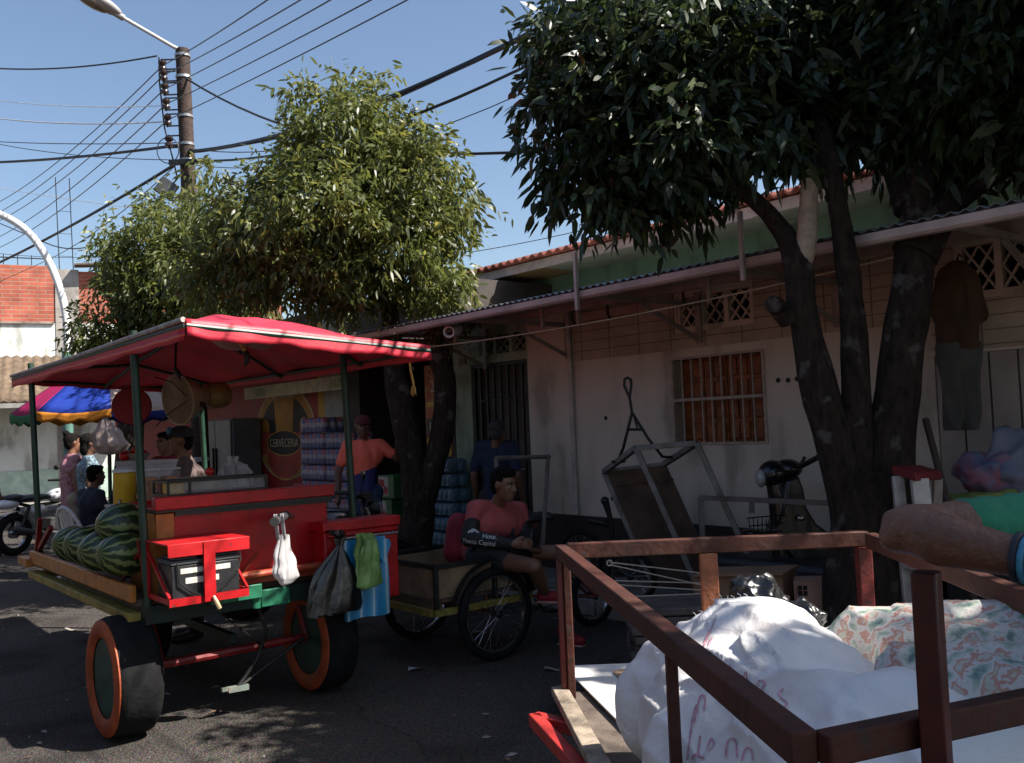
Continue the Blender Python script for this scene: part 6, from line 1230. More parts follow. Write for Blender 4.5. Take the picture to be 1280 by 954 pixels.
def sackpost(seed, zmin, amp=0.022):
    def f(p):
        q = p + V((nz3(p, 5, seed), nz3(p, 5, seed + 1), nz3(p, 5, seed + 2))) * amp
        r_ = abs(nz3(V((p.x * 3, p.y * 3, p.z * 9)), 1.5, seed + 4)); q += V((0, 0, -0.018 * 0.6 * (1 - r_) ** 6)); r2 = abs(nz3(V((p.x * 9, p.y * 4, p.z * 3)), 1.3, seed + 6)); q += V((0.008, 0.0, 0.0)) * (1 - r2) ** 6; r3 = abs(nz3(V((p.x * 5 + p.z * 6, p.y * 2, p.z * 2)), 1.6, seed + 8)); q += V((-0.006, -0.003, 0.010)) * (1 - r3) ** 8
        q.z = max(q.z, zmin); return q
    return f
zb = ZB + 0.025
balls = [(V((0.41, 2.62, zb + 0.16)), V((0.52, 2.55, zb + 0.20)), 0.17, 0.22), (V((0.47, 2.35, zb + 0.18)), V((0.62, 2.42, zb + 0.30)), 0.20, 0.20), (V((0.42, 2.15, zb + 0.16)), V((0.62, 2.2, zb + 0.22)), 0.17, 0.25),
         (V((0.48, 1.9, zb + 0.16)), V((0.62, 1.95, zb + 0.22)), 0.17, 0.22), (V((0.55, 1.75, zb + 0.16)), V((0.72, 1.82, zb + 0.24)), 0.18, 0.22), (V((0.58, 2.52, zb + 0.33)), V((0.66, 2.35, zb + 0.30)), 0.15, 0.17), (V((0.6, 2.1, zb + 0.2)), V((0.75, 2.2, zb + 0.18)), 0.2, 0.2), (V((0.66, 1.62, zb + 0.16)), V((0.78, 1.7, zb + 0.22)), 0.17, 0.20)]
bag_o = blob('fabric', balls, 0.012, WSACK, big, 16, post=sackpost(5, zb - 0.012, 0.018))
g = MB()
tree_b = BVHTree.FromPolygons([v.co + loc_of(big) for v in bag_o.data.vertices], [tuple(p.vertices) for p in bag_o.data.polygons])
for k in range(9):
    h = None; yy = 735
    while h is None and yy < 800:
        yy += 2; h = tree_b.ray_cast(EYE, ray(868 + k * 8, yy).normalized())[0]
    if h is None: continue
    p = h; g.tube([p + V((0, 0, -0.015)), p + V((0.004, 0, 0.006)), p + V((0.008 * rng.uniform(-1, 1), 0.004, 0.007 + 0.007 * rng.random()))], 0.0010, 4)
obj('loose_thread', g, M('thread_white', (0.7, 0.68, 0.64), 0.8), big)
# marker strokes, laid on the cloth
def strokes_on(tree, polys, w_, mt, name, parent, off=0.003):
    g = MB()
    for pl in polys:
        hit = []; L_n = len(pl)
        for i in range(L_n - 1):
            for q in range(8):
                t = q / 8; a0, a1, a2, a3 = pl[max(i - 1, 0)], pl[i], pl[i + 1], pl[min(i + 2, L_n - 1)]
                x, y = (0.5 * (2 * a1[d] + (a2[d] - a0[d]) * t + (2 * a0[d] - 5 * a1[d] + 4 * a2[d] - a3[d]) * t * t + (3 * a1[d] - a0[d] - 3 * a2[d] + a3[d]) * t ** 3) for d in (0, 1))
                h = tree.ray_cast(EYE, ray(x, y).normalized())
                if h[0] is not None: hit.append((h[0], h[1]))
        if len(hit) < 3: continue
        vs = []
        for i, (p, n) in enumerate(hit):
            d = (hit[min(i + 1, len(hit) - 1)][0] - hit[max(i - 1, 0)][0])
            s_ = d.cross(n)
            s_ = s_.normalized() if s_.length > 1e-9 else V((1, 0, 0))
            ww = w_ * (0.6 + 0.5 * abs(nz3(p, 60, 2)))
            vs += [p + n * off - s_ * ww, p + n * off + s_ * ww]
        g.add(vs, [(2 * i, 2 * i + 1, 2 * i + 3, 2 * i + 2) for i in range(len(hit) - 1)])
    return obj(name, g, mt, parent, smooth=0, recalc=False)
ev = bag_o; tree_b = BVHTree.FromPolygons([v.co + loc_of(big) for v in ev.data.vertices], [tuple(p.vertices) for p in ev.data.polygons])
PINK = M('pink_marker', (0.60, 0.30, 0.38), 0.6, var=0.35, vs=60)
S = [[(907, 862), (912, 838), (914, 830)], [(917, 862), (921, 840)],                                  # letters along the upper side
     [(923, 868), (930, 848), (934, 842), (937, 868)], [(926, 860), (936, 858)],
     [(944, 868), (950, 852), (956, 855), (952, 864), (946, 866), (952, 878)],
     [(980, 862), (974, 868), (979, 876), (984, 880), (977, 890)],
     [(868, 905), (876, 872), (882, 875), (880, 890)], [(860, 950), (866, 900), (872, 880)], [(872, 948), (876, 918)],
     [(884, 938), (890, 924), (893, 932), (886, 940)], [(908, 948), (910, 928), (920, 926), (922, 950)], [(928, 952), (932, 938), (940, 938), (942, 952)],
     [(876, 818), (886, 792), (888, 788)], [(881, 820), (891, 796)], [(866, 950), (870, 944), (882, 950)]]
strokes_on(tree_b, S, 0.0032, PINK, 'marker_writing', big)
st = [[(896, 770), (888, 792), (880, 812), (872, 830)]]
strokes_on(tree_b, st, 0.002, M('seam_thread_pink', (0.45, 0.30, 0.32), 0.8), 'stitching', big)  # dull pink stitching line along the seam
PSACK = weave('printed_sack', [(0.30, (0.10, 0.16, 0.17)), (0.40, (0.34, 0.42, 0.33)), (0.47, (0.58, 0.56, 0.52)), (0.53, (0.60, 0.57, 0.54)), (0.56, (0.50, 0.24, 0.18)), (0.60, (0.52, 0.30, 0.23)), (0.63, (0.50, 0.50, 0.42))], 160, vs=26)
ps = thing('sack', V((1.0, 2.4, 0.9)), 'sack printed in green and orange, the farther of the two patterned ones, under the rail', 'sack', 'printed sacks on the cart')
blob('fabric', [(V((0.95, 2.58, 0.97)), V((1.28, 2.30, 1.00)), 0.10, 0.11), (V((1.0, 2.42, 0.95)), V((1.22, 2.2, 0.97)), 0.10, 0.10), (V((0.88, 2.62, 0.95)), V((0.95, 2.6, 0.96)), 0.06, 0.09), (V((1.0, 2.4, 0.78)), V((1.25, 2.2, 0.78)), 0.13, 0.13)], 0.014, PSACK, ps, 10, post=sackpost(21, ZB, 0.025))
ps = thing('sack', V((0.95, 1.8, 0.9)), 'sack printed in green and orange, nearer of the two patterned ones by the dark post', 'sack', 'printed sacks on the cart')
blob('fabric', [(V((0.84, 2.0, 1.03)), V((1.08, 1.82, 1.03)), 0.085, 0.095), (V((0.88, 1.88, 0.98)), V((1.12, 1.70, 0.98)), 0.11, 0.11), (V((0.80, 2.02, 1.0)), V((0.85, 1.95, 0.99)), 0.06, 0.09)], 0.012, PSACK, ps, 10, post=sackpost(33, ZB + 0.2, 0.022))
ps = thing('sack', V((0.95, 1.7, ZB)), 'blue woven sack lying lowest at the right of the cart under the printed one', 'sack')
BSACK = weave('blue_woven_sack', [(0.3, (0.08, 0.16, 0.22)), (0.5, (0.20, 0.30, 0.36)), (0.7, (0.36, 0.42, 0.45))], 160, vs=8)
blob('fabric', [(V((0.90, 2.0, 0.77)), V((1.12, 1.62, 0.77)), 0.15, 0.16), (V((0.84, 1.62, 0.78)), V((1.1, 1.45, 0.74)), 0.13, 0.13), (V((0.84, 1.86, 0.86)), V((0.92, 1.7, 0.84)), 0.07, 0.09)], 0.015, BSACK, ps, 10, post=sackpost(44, ZB + 0.004, 0.025))
ps = thing('sack', V((0.85, 2.9, ZB)), 'plain dirty white sack under the far end of the printed sack', 'sack')
blob('fabric', [(V((0.80, 2.75, 0.76)), V((1.2, 2.7, 0.76)), 0.14, 0.14), (V((0.82, 2.5, 0.80)), V((1.1, 2.4, 0.78)), 0.13, 0.14), (V((0.80, 2.85, 0.78)), V((0.84, 3.1, 0.80)), 0.15, 0.14), (V((0.95, 2.95, 0.78)), V((1.0, 2.9, 0.80)), 0.14, 0.13)], 0.018, WSACK, ps, 10, post=sackpost(50, ZB + 0.004, 0.02))
# black rubbish bags behind the white sack
def film(name, c, rx, ry, rz, seed, label, rot=0.0):
    g = MB(); sack(g, c, rx, ry, rz, rot, 0.1, 0.25, seed, 1.0, 96, 60)
    for q in range(len(g.v)):
        p = g.v[q]; d = (p - c); a_ = sum((1 - 2 * abs(nz3(p + V((0.03, 0, 0)) * k, f_, seed + k))) ** 3 * w2 for k, (f_, w2) in enumerate(((9, 0.16), (19, 0.07), (37, 0.02)))); g.v[q] = p + d * (a_ - 0.12)
    return tag(obj('plastic_sack', g, BFILM, smooth=50), label, 'plastic bag')
film('a', at(948, 752, 3.1), 0.10, 0.08, 0.085, 61, 'black crumpled plastic sack poking up behind the white sack'); film('b', at(1003, 772, 2.95), 0.06, 0.08, 0.05, 63, 'small black crumpled plastic bag between the white sack and the printed sack', 0.6)
# litter
g = MB(); c = gnd(522, 838, 0.004); g.grid(lambda u, v: c + V((-0.06 + 0.12 * u, -0.03 + 0.06 * v + 0.02 * u, 0.012 * math.sin(3 * u + 2 * v) + 0.008)), 8, 4); tag(obj('paper_scrap', g, M('scrap_white', (0.5, 0.5, 0.52), 0.7), smooth=80), 'white scrap of paper lying on the asphalt left of the tricycle wheel', 'litter')
for i, (px, py, lab) in enumerate(((600, 792, 'pale wrapper lying between the tricycle wheels'), (690, 838, 'faint flattened carton on the asphalt right of the tricycle'), (88, 788, 'thin pale streak of paper at the far left on the asphalt'))):
    c = gnd(px, py, 0.004); g = MB(); g.grid(lambda u, v: c + V((-0.05 + 0.1 * u, -0.03 + 0.06 * v, 0.01 * math.sin(4 * u + i) + 0.010)), 6, 4); tag(obj('paper_scrap', g, M('scrap_tan', (0.35, 0.30, 0.25), 0.8), smooth=80), lab, 'litter')

# ================================================================== PEOPLE
SKIN = M('brown_skin', (0.20, 0.095, 0.058), 0.5, var=0.18, vs=8, bump=0.12, bs=90)
SKIN2 = M('dark_brown_skin', (0.13, 0.060, 0.037), 0.5, var=0.18, vs=8, bump=0.12, bs=90)
HAIR = M('black_hair', (0.008, 0.006, 0.005), 0.85, var=0.4, vs=40, bump=0.8, bs=120, spec=0.15)
def frame_of(f):
    f = V((f[0], f[1], f[2] if len(f) > 2 else 0)).normalized(); r_ = f.cross(V((0, 0, 1))).normalized(); u_ = r_.cross(f)
    return f, r_, u_
def hand(balls, wr, d, side, curl=0.5, s=1.0, thumb=1):
    """palm, four unequal bent fingers and a thumb leaving the side of the palm"""
    d = V(d).normalized(); side = (V(side) - d * V(side).dot(d)).normalized(); nn = d.cross(side)
    wr = V(wr); balls.append((wr, wr + d * 0.045 * s, 0.024 * s, 0.026 * s))
    for k in (-1, 1): balls.append((wr + d * 0.03 * s + side * k * 0.018 * s, wr + d * 0.085 * s + side * k * 0.024 * s, 0.016 * s, 0.014 * s))
    balls.append((wr + d * 0.04 * s, wr + d * 0.085 * s, 0.018 * s, 0.015 * s))
    for i, L in enumerate((0.068, 0.078, 0.074, 0.058)):
        b = wr + d * 0.088 * s + side * (0.030 - 0.020 * i) * s; a1 = curl * 0.9; a2 = curl * 2.0
        m1 = b + (d * math.cos(a1) + nn * math.sin(a1)) * L * 0.5 * s; t1_ = m1 + (d * math.cos(a2) + nn * math.sin(a2)) * L * 0.5 * s
        balls.append((b, m1, 0.0098 * s, 0.0092 * s)); balls.append((m1, t1_, 0.0092 * s, 0.008 * s))
    b = wr + d * 0.028 * s + side * thumb * 0.024 * s; m1 = b + (d * 0.7 + side * thumb * 0.6 + nn * 0.35).normalized() * 0.036 * s; t1_ = m1 + (d * 0.85 + side * thumb * 0.05 + nn * 0.5).normalized() * 0.03 * s
    balls.append((b, m1, 0.013 * s, 0.011 * s)); balls.append((m1, t1_, 0.011 * s, 0.009 * s))
def head_balls(H, f, s=1.0):
    f, r_, u_ = frame_of(f); Rm = Matrix((r_, f, u_)).transposed(); H = V(H); P = lambda a, b, c: H + (r_ * a + f * b + u_ * c) * s
    return [(P(0, -0.012, 0.03), (0.074 * s, 0.092 * s, 0.086 * s), Rm), (P(0, 0.022, -0.035), (0.058 * s, 0.064 * s, 0.075 * s), Rm), (P(0, 0.052, -0.085), (0.030 * s, 0.030 * s, 0.024 * s), Rm),
            (P(0, 0.083, 0.016), P(0, 0.098, -0.022), 0.009 * s, 0.015 * s), (P(-0.011, 0.088, -0.026), P(0.011, 0.088, -0.026), 0.009 * s, 0.009 * s), (P(-0.034, 0.066, 0.028), P(0.034, 0.066, 0.028), 0.016 * s, 0.016 * s),
            (P(-0.018, 0.078, -0.056), P(0.018, 0.078, -0.056), 0.008 * s, 0.008 * s), (P(-0.015, 0.076, -0.067), P(0.015, 0.076, -0.067), 0.009 * s, 0.009 * s), (P(-0.040, 0.055, -0.015), P(-0.036, 0.045, -0.045), 0.018 * s, 0.018 * s), (P(0.040, 0.055, -0.015), P(0.036, 0.045, -0.045), 0.018 * s, 0.018 * s),
            (P(-0.076, -0.004, 0.010), (0.012 * s, 0.020 * s, 0.032 * s), Rm), (P(0.076, -0.004, 0.010), (0.012 * s, 0.020 * s, 0.032 * s), Rm)]
def face_bits(parent, H, f, s=1.0):
    f, r_, u_ = frame_of(f); H = V(H); P = lambda a, b, c: H + (r_ * a + f * b + u_ * c) * s; Rm = Matrix((r_, f, u_)).transposed()
    for k in (-1, 1):
        g = MB(); g.ell(P(k * 0.031, 0.071, 0.004), 0.015 * s, 0.010 * s, 0.0075 * s, 10, 8, Rm); e = obj('eye', g, M('eye_white', (0.45, 0.42, 0.40), 0.3), parent); g = MB(); g.ell(P(k * 0.031, 0.079, 0.004), 0.006 * s, 0.004 * s, 0.006 * s, 8, 6, Rm); obj('iris', g, M('iris_dark', (0.012, 0.008, 0.006), 0.2), e)
        g = MB(); g.tube([P(k * 0.014, 0.084, 0.026), P(k * 0.034, 0.080, 0.032), P(k * 0.050, 0.066, 0.026)], [0.004 * s, 0.005 * s, 0.003 * s], 6); obj('eyebrow', g, HAIR, parent)
    g = MB(); g.tube([P(-0.024, 0.079, -0.061), P(-0.010, 0.087, -0.060), P(0, 0.088, -0.0615), P(0.010, 0.087, -0.060), P(0.024, 0.079, -0.061)], [0.002 * s, 0.0045 * s, 0.004 * s, 0.0045 * s, 0.002 * s], 6); obj('lips', g, M('lips', (0.16, 0.055, 0.045), 0.5), parent)
def hair_short(parent, H, f, s=1.0, mt=None, vol=1.0, extra=()):
    f, r_, u_ = frame_of(f); Rm = Matrix((r_, f, u_)).transposed(); H = V(H); P = lambda a, b, c: H + (r_ * a + f * b + u_ * c) * s
    b = [(P(0, -0.024, 0.052), (0.080 * s * vol, 0.090 * s * vol, 0.080 * s * vol), Rm), (P(0, -0.055, 0.0), (0.068 * s, 0.050 * s, 0.070 * s), Rm), (P(0, 0.03, 0.092), (0.062 * s * vol, 0.052 * s, 0.030 * s * vol), Rm), (P(-0.07, -0.01, 0.035), (0.012 * s, 0.03 * s, 0.035 * s), Rm), (P(0.07, -0.01, 0.035), (0.012 * s, 0.03 * s, 0.035 * s), Rm)]
    b += [(P(*e[0]), tuple(x * s for x in e[1]), Rm) for e in extra]
    return blob('hair', b, 0.009 * s, mt or HAIR, parent, 2, post=lambda p: p + V((nz3(p, 60, 1), nz3(p, 60, 2), nz3(p, 60, 3))) * 0.006)
def body(parent, J, skin, f, voxel=0.011, hands=True, curl=0.45, hd=None):
    s = J.get('s', 1.0); b = head_balls(J['H'], hd or f, s)
    b.append((J['N'], V(J['H']) + V((0, 0, -0.04)), 0.052 * s, 0.050 * s)); b.append((J['P'], J['C'], 0.115 * s, 0.12 * s)); b.append((J['sL'], J['sR'], 0.055 * s, 0.055 * s)); b.append((J['C'], J['N'], 0.09 * s, 0.05 * s)); b.append((J['hL'], J['hR'], 0.09 * s, 0.09 * s))
    for k in 'LR':
        b.append((J['s' + k], J['e' + k], 0.046 * s, 0.037 * s)); b.append((J['e' + k], V(J['e' + k]).lerp(V(J['w' + k]), 0.35), 0.037 * s, 0.038 * s)); b.append((V(J['e' + k]).lerp(V(J['w' + k]), 0.35), J['w' + k], 0.038 * s, 0.024 * s))
        if 'k' + k in J:
            b.append((J['h' + k], J['k' + k], 0.078 * s, 0.052 * s)); b.append((J['k' + k], V(J['k' + k]).lerp(V(J['a' + k]), 0.35), 0.050 * s, 0.054 * s)); b.append((V(J['k' + k]).lerp(V(J['a' + k]), 0.35), J['a' + k], 0.054 * s, 0.034 * s)); b.append((J['a' + k], J['t' + k], 0.034 * s, 0.028 * s))
        if hands:
            d = J.get('d' + k) or (V(J['w' + k]) - V(J['e' + k])); sd = J.get('sd' + k) or V((f[0], f[1], 0)); hand(b, J['w' + k], d, sd, curl, s, 1)
    return blob('body', b, voxel, skin, parent, 4)
def shirt(parent, J, mt, sleeve=0.55, name='shirt', hem=0.06, fat=1.0, voxel=0.012, sa=0.014, mats=None, post=None, neck=True):
    s = J.get('s', 1.0); P, C0 = V(J['P']), V(J['C']); dn = (P - C0).normalized(); f_ = fat
    b = [(P + dn * hem * s, C0, 0.125 * s * f_, 0.135 * s), (J['sL'], J['sR'], 0.066 * s, 0.066 * s), (C0, V(J['N']) - (V(J['N']) - C0) * 0.15, 0.11 * s, 0.062 * s)]
    hl, hr = V(J['hL']), V(J['hR']); b.append((hl + dn * 0.01, hr + dn * 0.01, 0.10 * s, 0.10 * s)); b.append((V(J['sL']).lerp(V(J['sR']), 0.22) - V((0, 0, 0.1)), V(J['sR']).lerp(V(J['sL']), 0.22) - V((0, 0, 0.1)), 0.115 * s, 0.115 * s))
    cuts = [(P + dn * (hem + 0.05) * s, dn)]
    for k in 'LR':
        if sleeve > 0: e = V(J['s' + k]).lerp(V(J['e' + k]), sleeve) if sleeve <= 1 else V(J['e' + k]); b.append((J['s' + k], e, 0.064 * s, 0.058 * s))
        if sleeve > 1: b.append((J['e' + k], V(J['e' + k]).lerp(V(J['w' + k]), sleeve - 1), 0.052 * s, 0.042 * s))
    def pf(p): return p + V((nz3(V((p.x, p.y, p.z * 0.5)), 11, 4), nz3(V((p.x, p.y, p.z * 0.5)), 11, 5), 0.5 * nz3(p, 10, 6))) * sa
    return blob(name, b, voxel, mt, parent, 4, cut=cuts, post=pf)
def pants(parent, J, mt, length=1.0, name='trousers', voxel=0.012):
    s = J.get('s', 1.0); b = [(J['hL'], J['hR'], 0.105 * s, 0.105 * s), (J['P'], V(J['P']).lerp(V(J['C']), 0.15), 0.118 * s, 0.115 * s)]
    for k in 'LR':
        h, kn, an = V(J['h' + k]), V(J['k' + k]), V(J['a' + k]); l1 = min(1, length * 2)
        b.append((h, h.lerp(kn, l1), 0.093 * s, 0.07 * s))
        if length > 0.5: b.append((kn, kn.lerp(an, (length - 0.5) * 2), 0.068 * s, 0.055 * s))
    def pf(p): return p + V((nz3(V((p.x, p.y, p.z * 0.6)), 12, 14), nz3(V((p.x, p.y, p.z * 0.6)), 12, 15), 0)) * 0.012
    return blob(name, b, voxel, mt, parent, 4, post=pf)
def shoes(parent, J, mt, sole=None):
    s = J.get('s', 1.0)
    for k in 'LR':
        a, t = V(J['a' + k]), V(J['t' + k]); d = (t - a); d.z = 0; d = d.normalized() if d.length > 1e-4 else V((1, 0, 0)); z = min(a.z, t.z) - 0.0
        o = blob('shoe', [(a + V((0, 0, -0.02)) - d * 0.02, t + V((0, 0, -0.005)), 0.045 * s, 0.038 * s), (t - d * 0.05, t + d * 0.03, 0.042 * s, 0.036 * s)], 0.009, mt, parent, 4, post=lambda p, z0=t.z - 0.032: V((p.x, p.y, max(p.z, z0))))
        if sole:
            g = MB(); q = V((t.x, t.y, t.z - 0.035)); e = V((a.x, a.y, t.z - 0.035)) - d * 0.055; g.beam(e, q + d * 0.055, 0.08 * s, 0.02); obj('sole', g, sole, o, bevel=0.008)
def stand(x, y, h, f, z0=0.0, armL=None, armR=None, lean=0.0):
    f, r_, u_ = frame_of(f); s = h / 1.70; o = V((x, y, z0)); P = lambda a, b, c: o + (r_ * a + f * b + V((0, 0, c))) * s
    J = dict(s=s, P=P(0, 0, 0.93), C=P(0, lean * 0.5, 1.28), N=P(0, lean * 0.8, 1.44), H=P(0, lean + 0.02, 1.575), sL=P(-0.17, lean * 0.7, 1.385), sR=P(0.17, lean * 0.7, 1.385), hL=P(-0.085, 0, 0.90), hR=P(0.085, 0, 0.90), kL=P(-0.095, 0.03, 0.49), kR=P(0.095, 0.01, 0.49), aL=P(-0.10, -0.01, 0.08), aR=P(0.10, -0.02, 0.08), tL=P(-0.115, 0.12, 0.035), tR=P(0.115, 0.11, 0.035), eL=P(-0.23, -0.02, 1.10), eR=P(0.23, -0.02, 1.10), wL=P(-0.24, 0.06, 0.86), wR=P(0.24, 0.06, 0.86))
    for k, a in (('L', armL), ('R', armR)):
        if a: J['e' + k], J['w' + k] = P(*a[0]), P(*a[1])
    return J, f
JEAN = M('blue_jeans', (0.035, 0.065, 0.13), 0.8, var=0.4, vs=7, bump=0.3, bs=80); DKC = M('dark_cloth', (0.018, 0.018, 0.022), 0.85, var=0.3)
BEIGEP = M('beige_trousers', (0.32, 0.26, 0.20), 0.85, var=0.25); SHOEB = M('dark_shoe', (0.025, 0.022, 0.02), 0.5)

# man seated on the tricycle, looking over his phone
Hs = at(630, 607, 6.42); fs = V((0.72, -0.50, -0.12))
J = dict(s=1.0, P=at(598, 688, 6.66), C=at(613, 650, 6.58), N=at(622, 630, 6.50), H=Hs, sL=at(648, 637, 6.70), sR=at(594, 636, 6.38), hL=at(618, 694, 6.78), hR=at(600, 697, 6.56),
         kR=at(668, 708, 6.22), aR=at(681, 742, 6.55), tR=at(697, 746, 6.52), kL=at(703, 690, 6.62), aL=at(706, 785, 6.72), tL=at(722, 801, 6.66),
         eR=at(586, 673, 6.28), wR=at(640, 680, 6.16), eL=at(655, 672, 6.62), wL=at(672, 688, 6.42), dR=V((0.8, 0.25, -0.05)), dL=V((-0.35, -0.55, 0.35)), sdR=V((0.1, 0, 1)), sdL=V((0.1, 0, 1)))
man = thing('person', J['P'], 'young man in salmon shirt and black arm sleeves sitting on the tricycle', 'person')
body(man, J, SKIN, V((0.72, -0.5, 0)), 0.0085, curl=0.75, hd=fs); face_bits(man, Hs, fs)
hair_short(man, Hs, fs, 1.0, extra=[((0.0, 0.035, 0.095), (0.055, 0.05, 0.035)), ((0.03, 0.0, 0.10), (0.05, 0.06, 0.03))])
shirt(man, J, M('salmon_shirt', (0.42, 0.085, 0.085), 0.8, var=0.25, vs=8), 0.5, hem=0.02)
pants(man, J, M('dark_shorts', (0.03, 0.035, 0.04), 0.85, var=0.4), 0.25, name='shorts')
SLV = M('black_arm_sleeve', (0.012, 0.012, 0.013), 0.7)
for k in ('R', 'L'):
    e0 = V(J['s' + k]).lerp(V(J['e' + k]), 0.52); sl = blob('arm_sleeve', [(e0, J['e' + k], 0.060, 0.060), (J['e' + k], V(J['e' + k]).lerp(V(J['w' + k]), 0.4), 0.060, 0.056), (V(J['e' + k]).lerp(V(J['w' + k]), 0.4), V(J['e' + k]).lerp(V(J['w' + k]), 0.93), 0.056, 0.036)], 0.008, SLV, man, 3)
    if k == 'R':
        tb = BVHTree.FromPolygons([v.co + loc_of(man) for v in sl.data.vertices], [tuple(p.vertices) for p in sl.data.polygons]); g = MB()
        def lay(txt, px, py, ang, size):
            q = MB(); text_into(q, txt, (0, 0, 0), (1, 0, 0), (0, 1, 0), size, 0, 'LEFT'); vs = []; ok = True
            for v in q.v:
                x = px + v.x * math.cos(ang) + v.y * math.sin(ang); y = py + v.x * math.sin(ang) - v.y * math.cos(ang); h = tb.ray_cast(EYE, ray(x, y).normalized())
                p = h[0] + h[1] * 0.003 if h[0] is not None else None; vs.append(p)
            o_ = len(g.v); idx = {}; 
            for i, p in enumerate(vs):
                if p is not None: idx[i] = len(g.v); g.v.append(p)
            for f_ in q.f:
                if all(i in idx for i in f_): g.f.append(tuple(idx[i] for i in f_)); g.mi.append(0)
        lay('Hotel', 603, 670.5, 0.08, 8); lay('Ynaca Capital', 578, 675.5, 0.12, 7.6); 
        q = []
        obj('lettering', g, M('print_white', (0.62, 0.62, 0.62), 0.6), sl, smooth=0, recalc=False)
        strokes_on(tb, [[(585, 666), (592, 662), (599, 667)], [(589, 666), (593, 664), (597, 666)]], 0.006, M('print_white', (0.62, 0.62, 0.62), 0.6), 'logo', sl)
shoes(man, J, M('red_shoe', (0.26, 0.012, 0.02), 0.6, var=0.3), M('sole_pink', (0.45, 0.25, 0.22), 0.7))
bp_ = thing('backpack', at(578, 680, 6.75), 'red backpack worn on the back of the seated man', 'backpack')
blob('pack', [(at(573, 655, 6.75), at(572, 688, 6.75), 0.085, 0.11), (at(580, 655, 6.8), at(580, 690, 6.8), 0.08, 0.10)], 0.014, M('red_pack', (0.26, 0.012, 0.03), 0.7, var=0.3, bump=0.4, bs=18), bp_, 6)
g = MB()
for pts in (((590, 690, 6.52), (598, 672, 6.42), (601, 650, 6.42), (603, 634, 6.45), (597, 628, 6.58)), ((640, 690, 6.5), (641, 668, 6.50), (640, 646, 6.55), (638, 632, 6.62), (628, 628, 6.7))): g.tube([at(*p) + V((0, -0.012, 0)) for p in pts], 0.014, 6)
obj('strap', g, DKC, bp_, smooth=60)
g = MB(); pc = at(668, 673, 6.18); g.beam(pc + V((-0.01, 0, -0.065)), pc + V((0.015, 0.02, 0.065)), 0.07, 0.012, up=(0.5, -0.8, 0)); tag(obj('phone', g, M('phone_black', (0.012, 0.012, 0.014), 0.15), bevel=0.005), 'black mobile phone held by the seated man', 'phone')
# older man at the grilled door, back to the camera
J, f = stand(-0.19, 9.0, 1.70, (0.35, 0.94), 0.0, lean=0.02)
J['H'] = at(622, 541, 8.95) ; J['N'] = at(618, 563, 8.98)
o = thing('person', (-0.19, 9.0, 0), 'grey haired man in a navy shirt with his back turned, standing before the grilled door', 'person')
body(o, J, SKIN2, f); shirt(o, J, M('navy_shirt', (0.012, 0.020, 0.050), 0.85, var=0.3), 0.7, hem=0.08); pants(o, J, DKC); shoes(o, J, SHOEB); hair_short(o, J['H'], f, 1.0, M('greying_hair', (0.035, 0.034, 0.034), 0.85, var=0.4, vs=30)); face_bits(o, J['H'], f)
# man in the orange shirt by the middle tree
x, y = -1.60, 9.75; f0 = (0.25, -0.97)
J, f = stand(x, y, 1.76, f0, 0.0, armL=((-0.02, 0.0, 0), (0, 0, 0)))
J['eR'], J['wR'] = V(J['sR']) + V((-0.09, -0.03, -0.28)), V(J['sR']) + V((-0.08, -0.12, -0.53)); J['eL'], J['wL'] = V(J['sL']) + V((0.20, -0.04, -0.16)), at(496, 553, 9.55); J['dL'] = V((0.9, -0.2, 0.1)); J['sdL'] = V((0, 0, 1))
o = thing('person', (x, y, 0), 'man in bright orange and blue shirt and cap leaning one hand on the middle tree', 'person')
body(o, J, SKIN2, f); face_bits(o, J['H'], f); pants(o, J, JEAN); shoes(o, J, SHOEB)
OR_B = bpy.data.materials.new('orange_blue_shirt'); OR_B.use_nodes = True; N = OR_B.node_tree.nodes; L = OR_B.node_tree.links; b = N['Principled BSDF']; tc = N.new('ShaderNodeTexCoord'); sp = N.new('ShaderNodeSeparateXYZ'); L.new(tc.outputs['Object'], sp.inputs[0])
ad = N.new('ShaderNodeMath'); ad.operation = 'MULTIPLY_ADD'; ad.inputs[1].default_value = -0.35; L.new(sp.outputs[0], ad.inputs[0]); L.new(sp.outputs[2], ad.inputs[2])
gt = N.new('ShaderNodeMath'); gt.operation = 'GREATER_THAN'; gt.inputs[1].default_value = 1.16; L.new(ad.outputs[0], gt.inputs[0]); mx = N.new('ShaderNodeMix'); mx.data_type = 'RGBA'; L.new(gt.outputs[0], mx.inputs[0]); mx.inputs[6].default_value = (0.030, 0.028, 0.13, 1); mx.inputs[7].default_value = (0.92, 0.15, 0.09, 1); L.new(mx.outputs[2], b.inputs['Base Color']); b.inputs['Roughness'].default_value = 0.7
shirt(o, J, OR_B, 0.6, hem=0.14); hair_short(o, V(J['H']) - V((0, 0, 0.012)), f, 0.93)
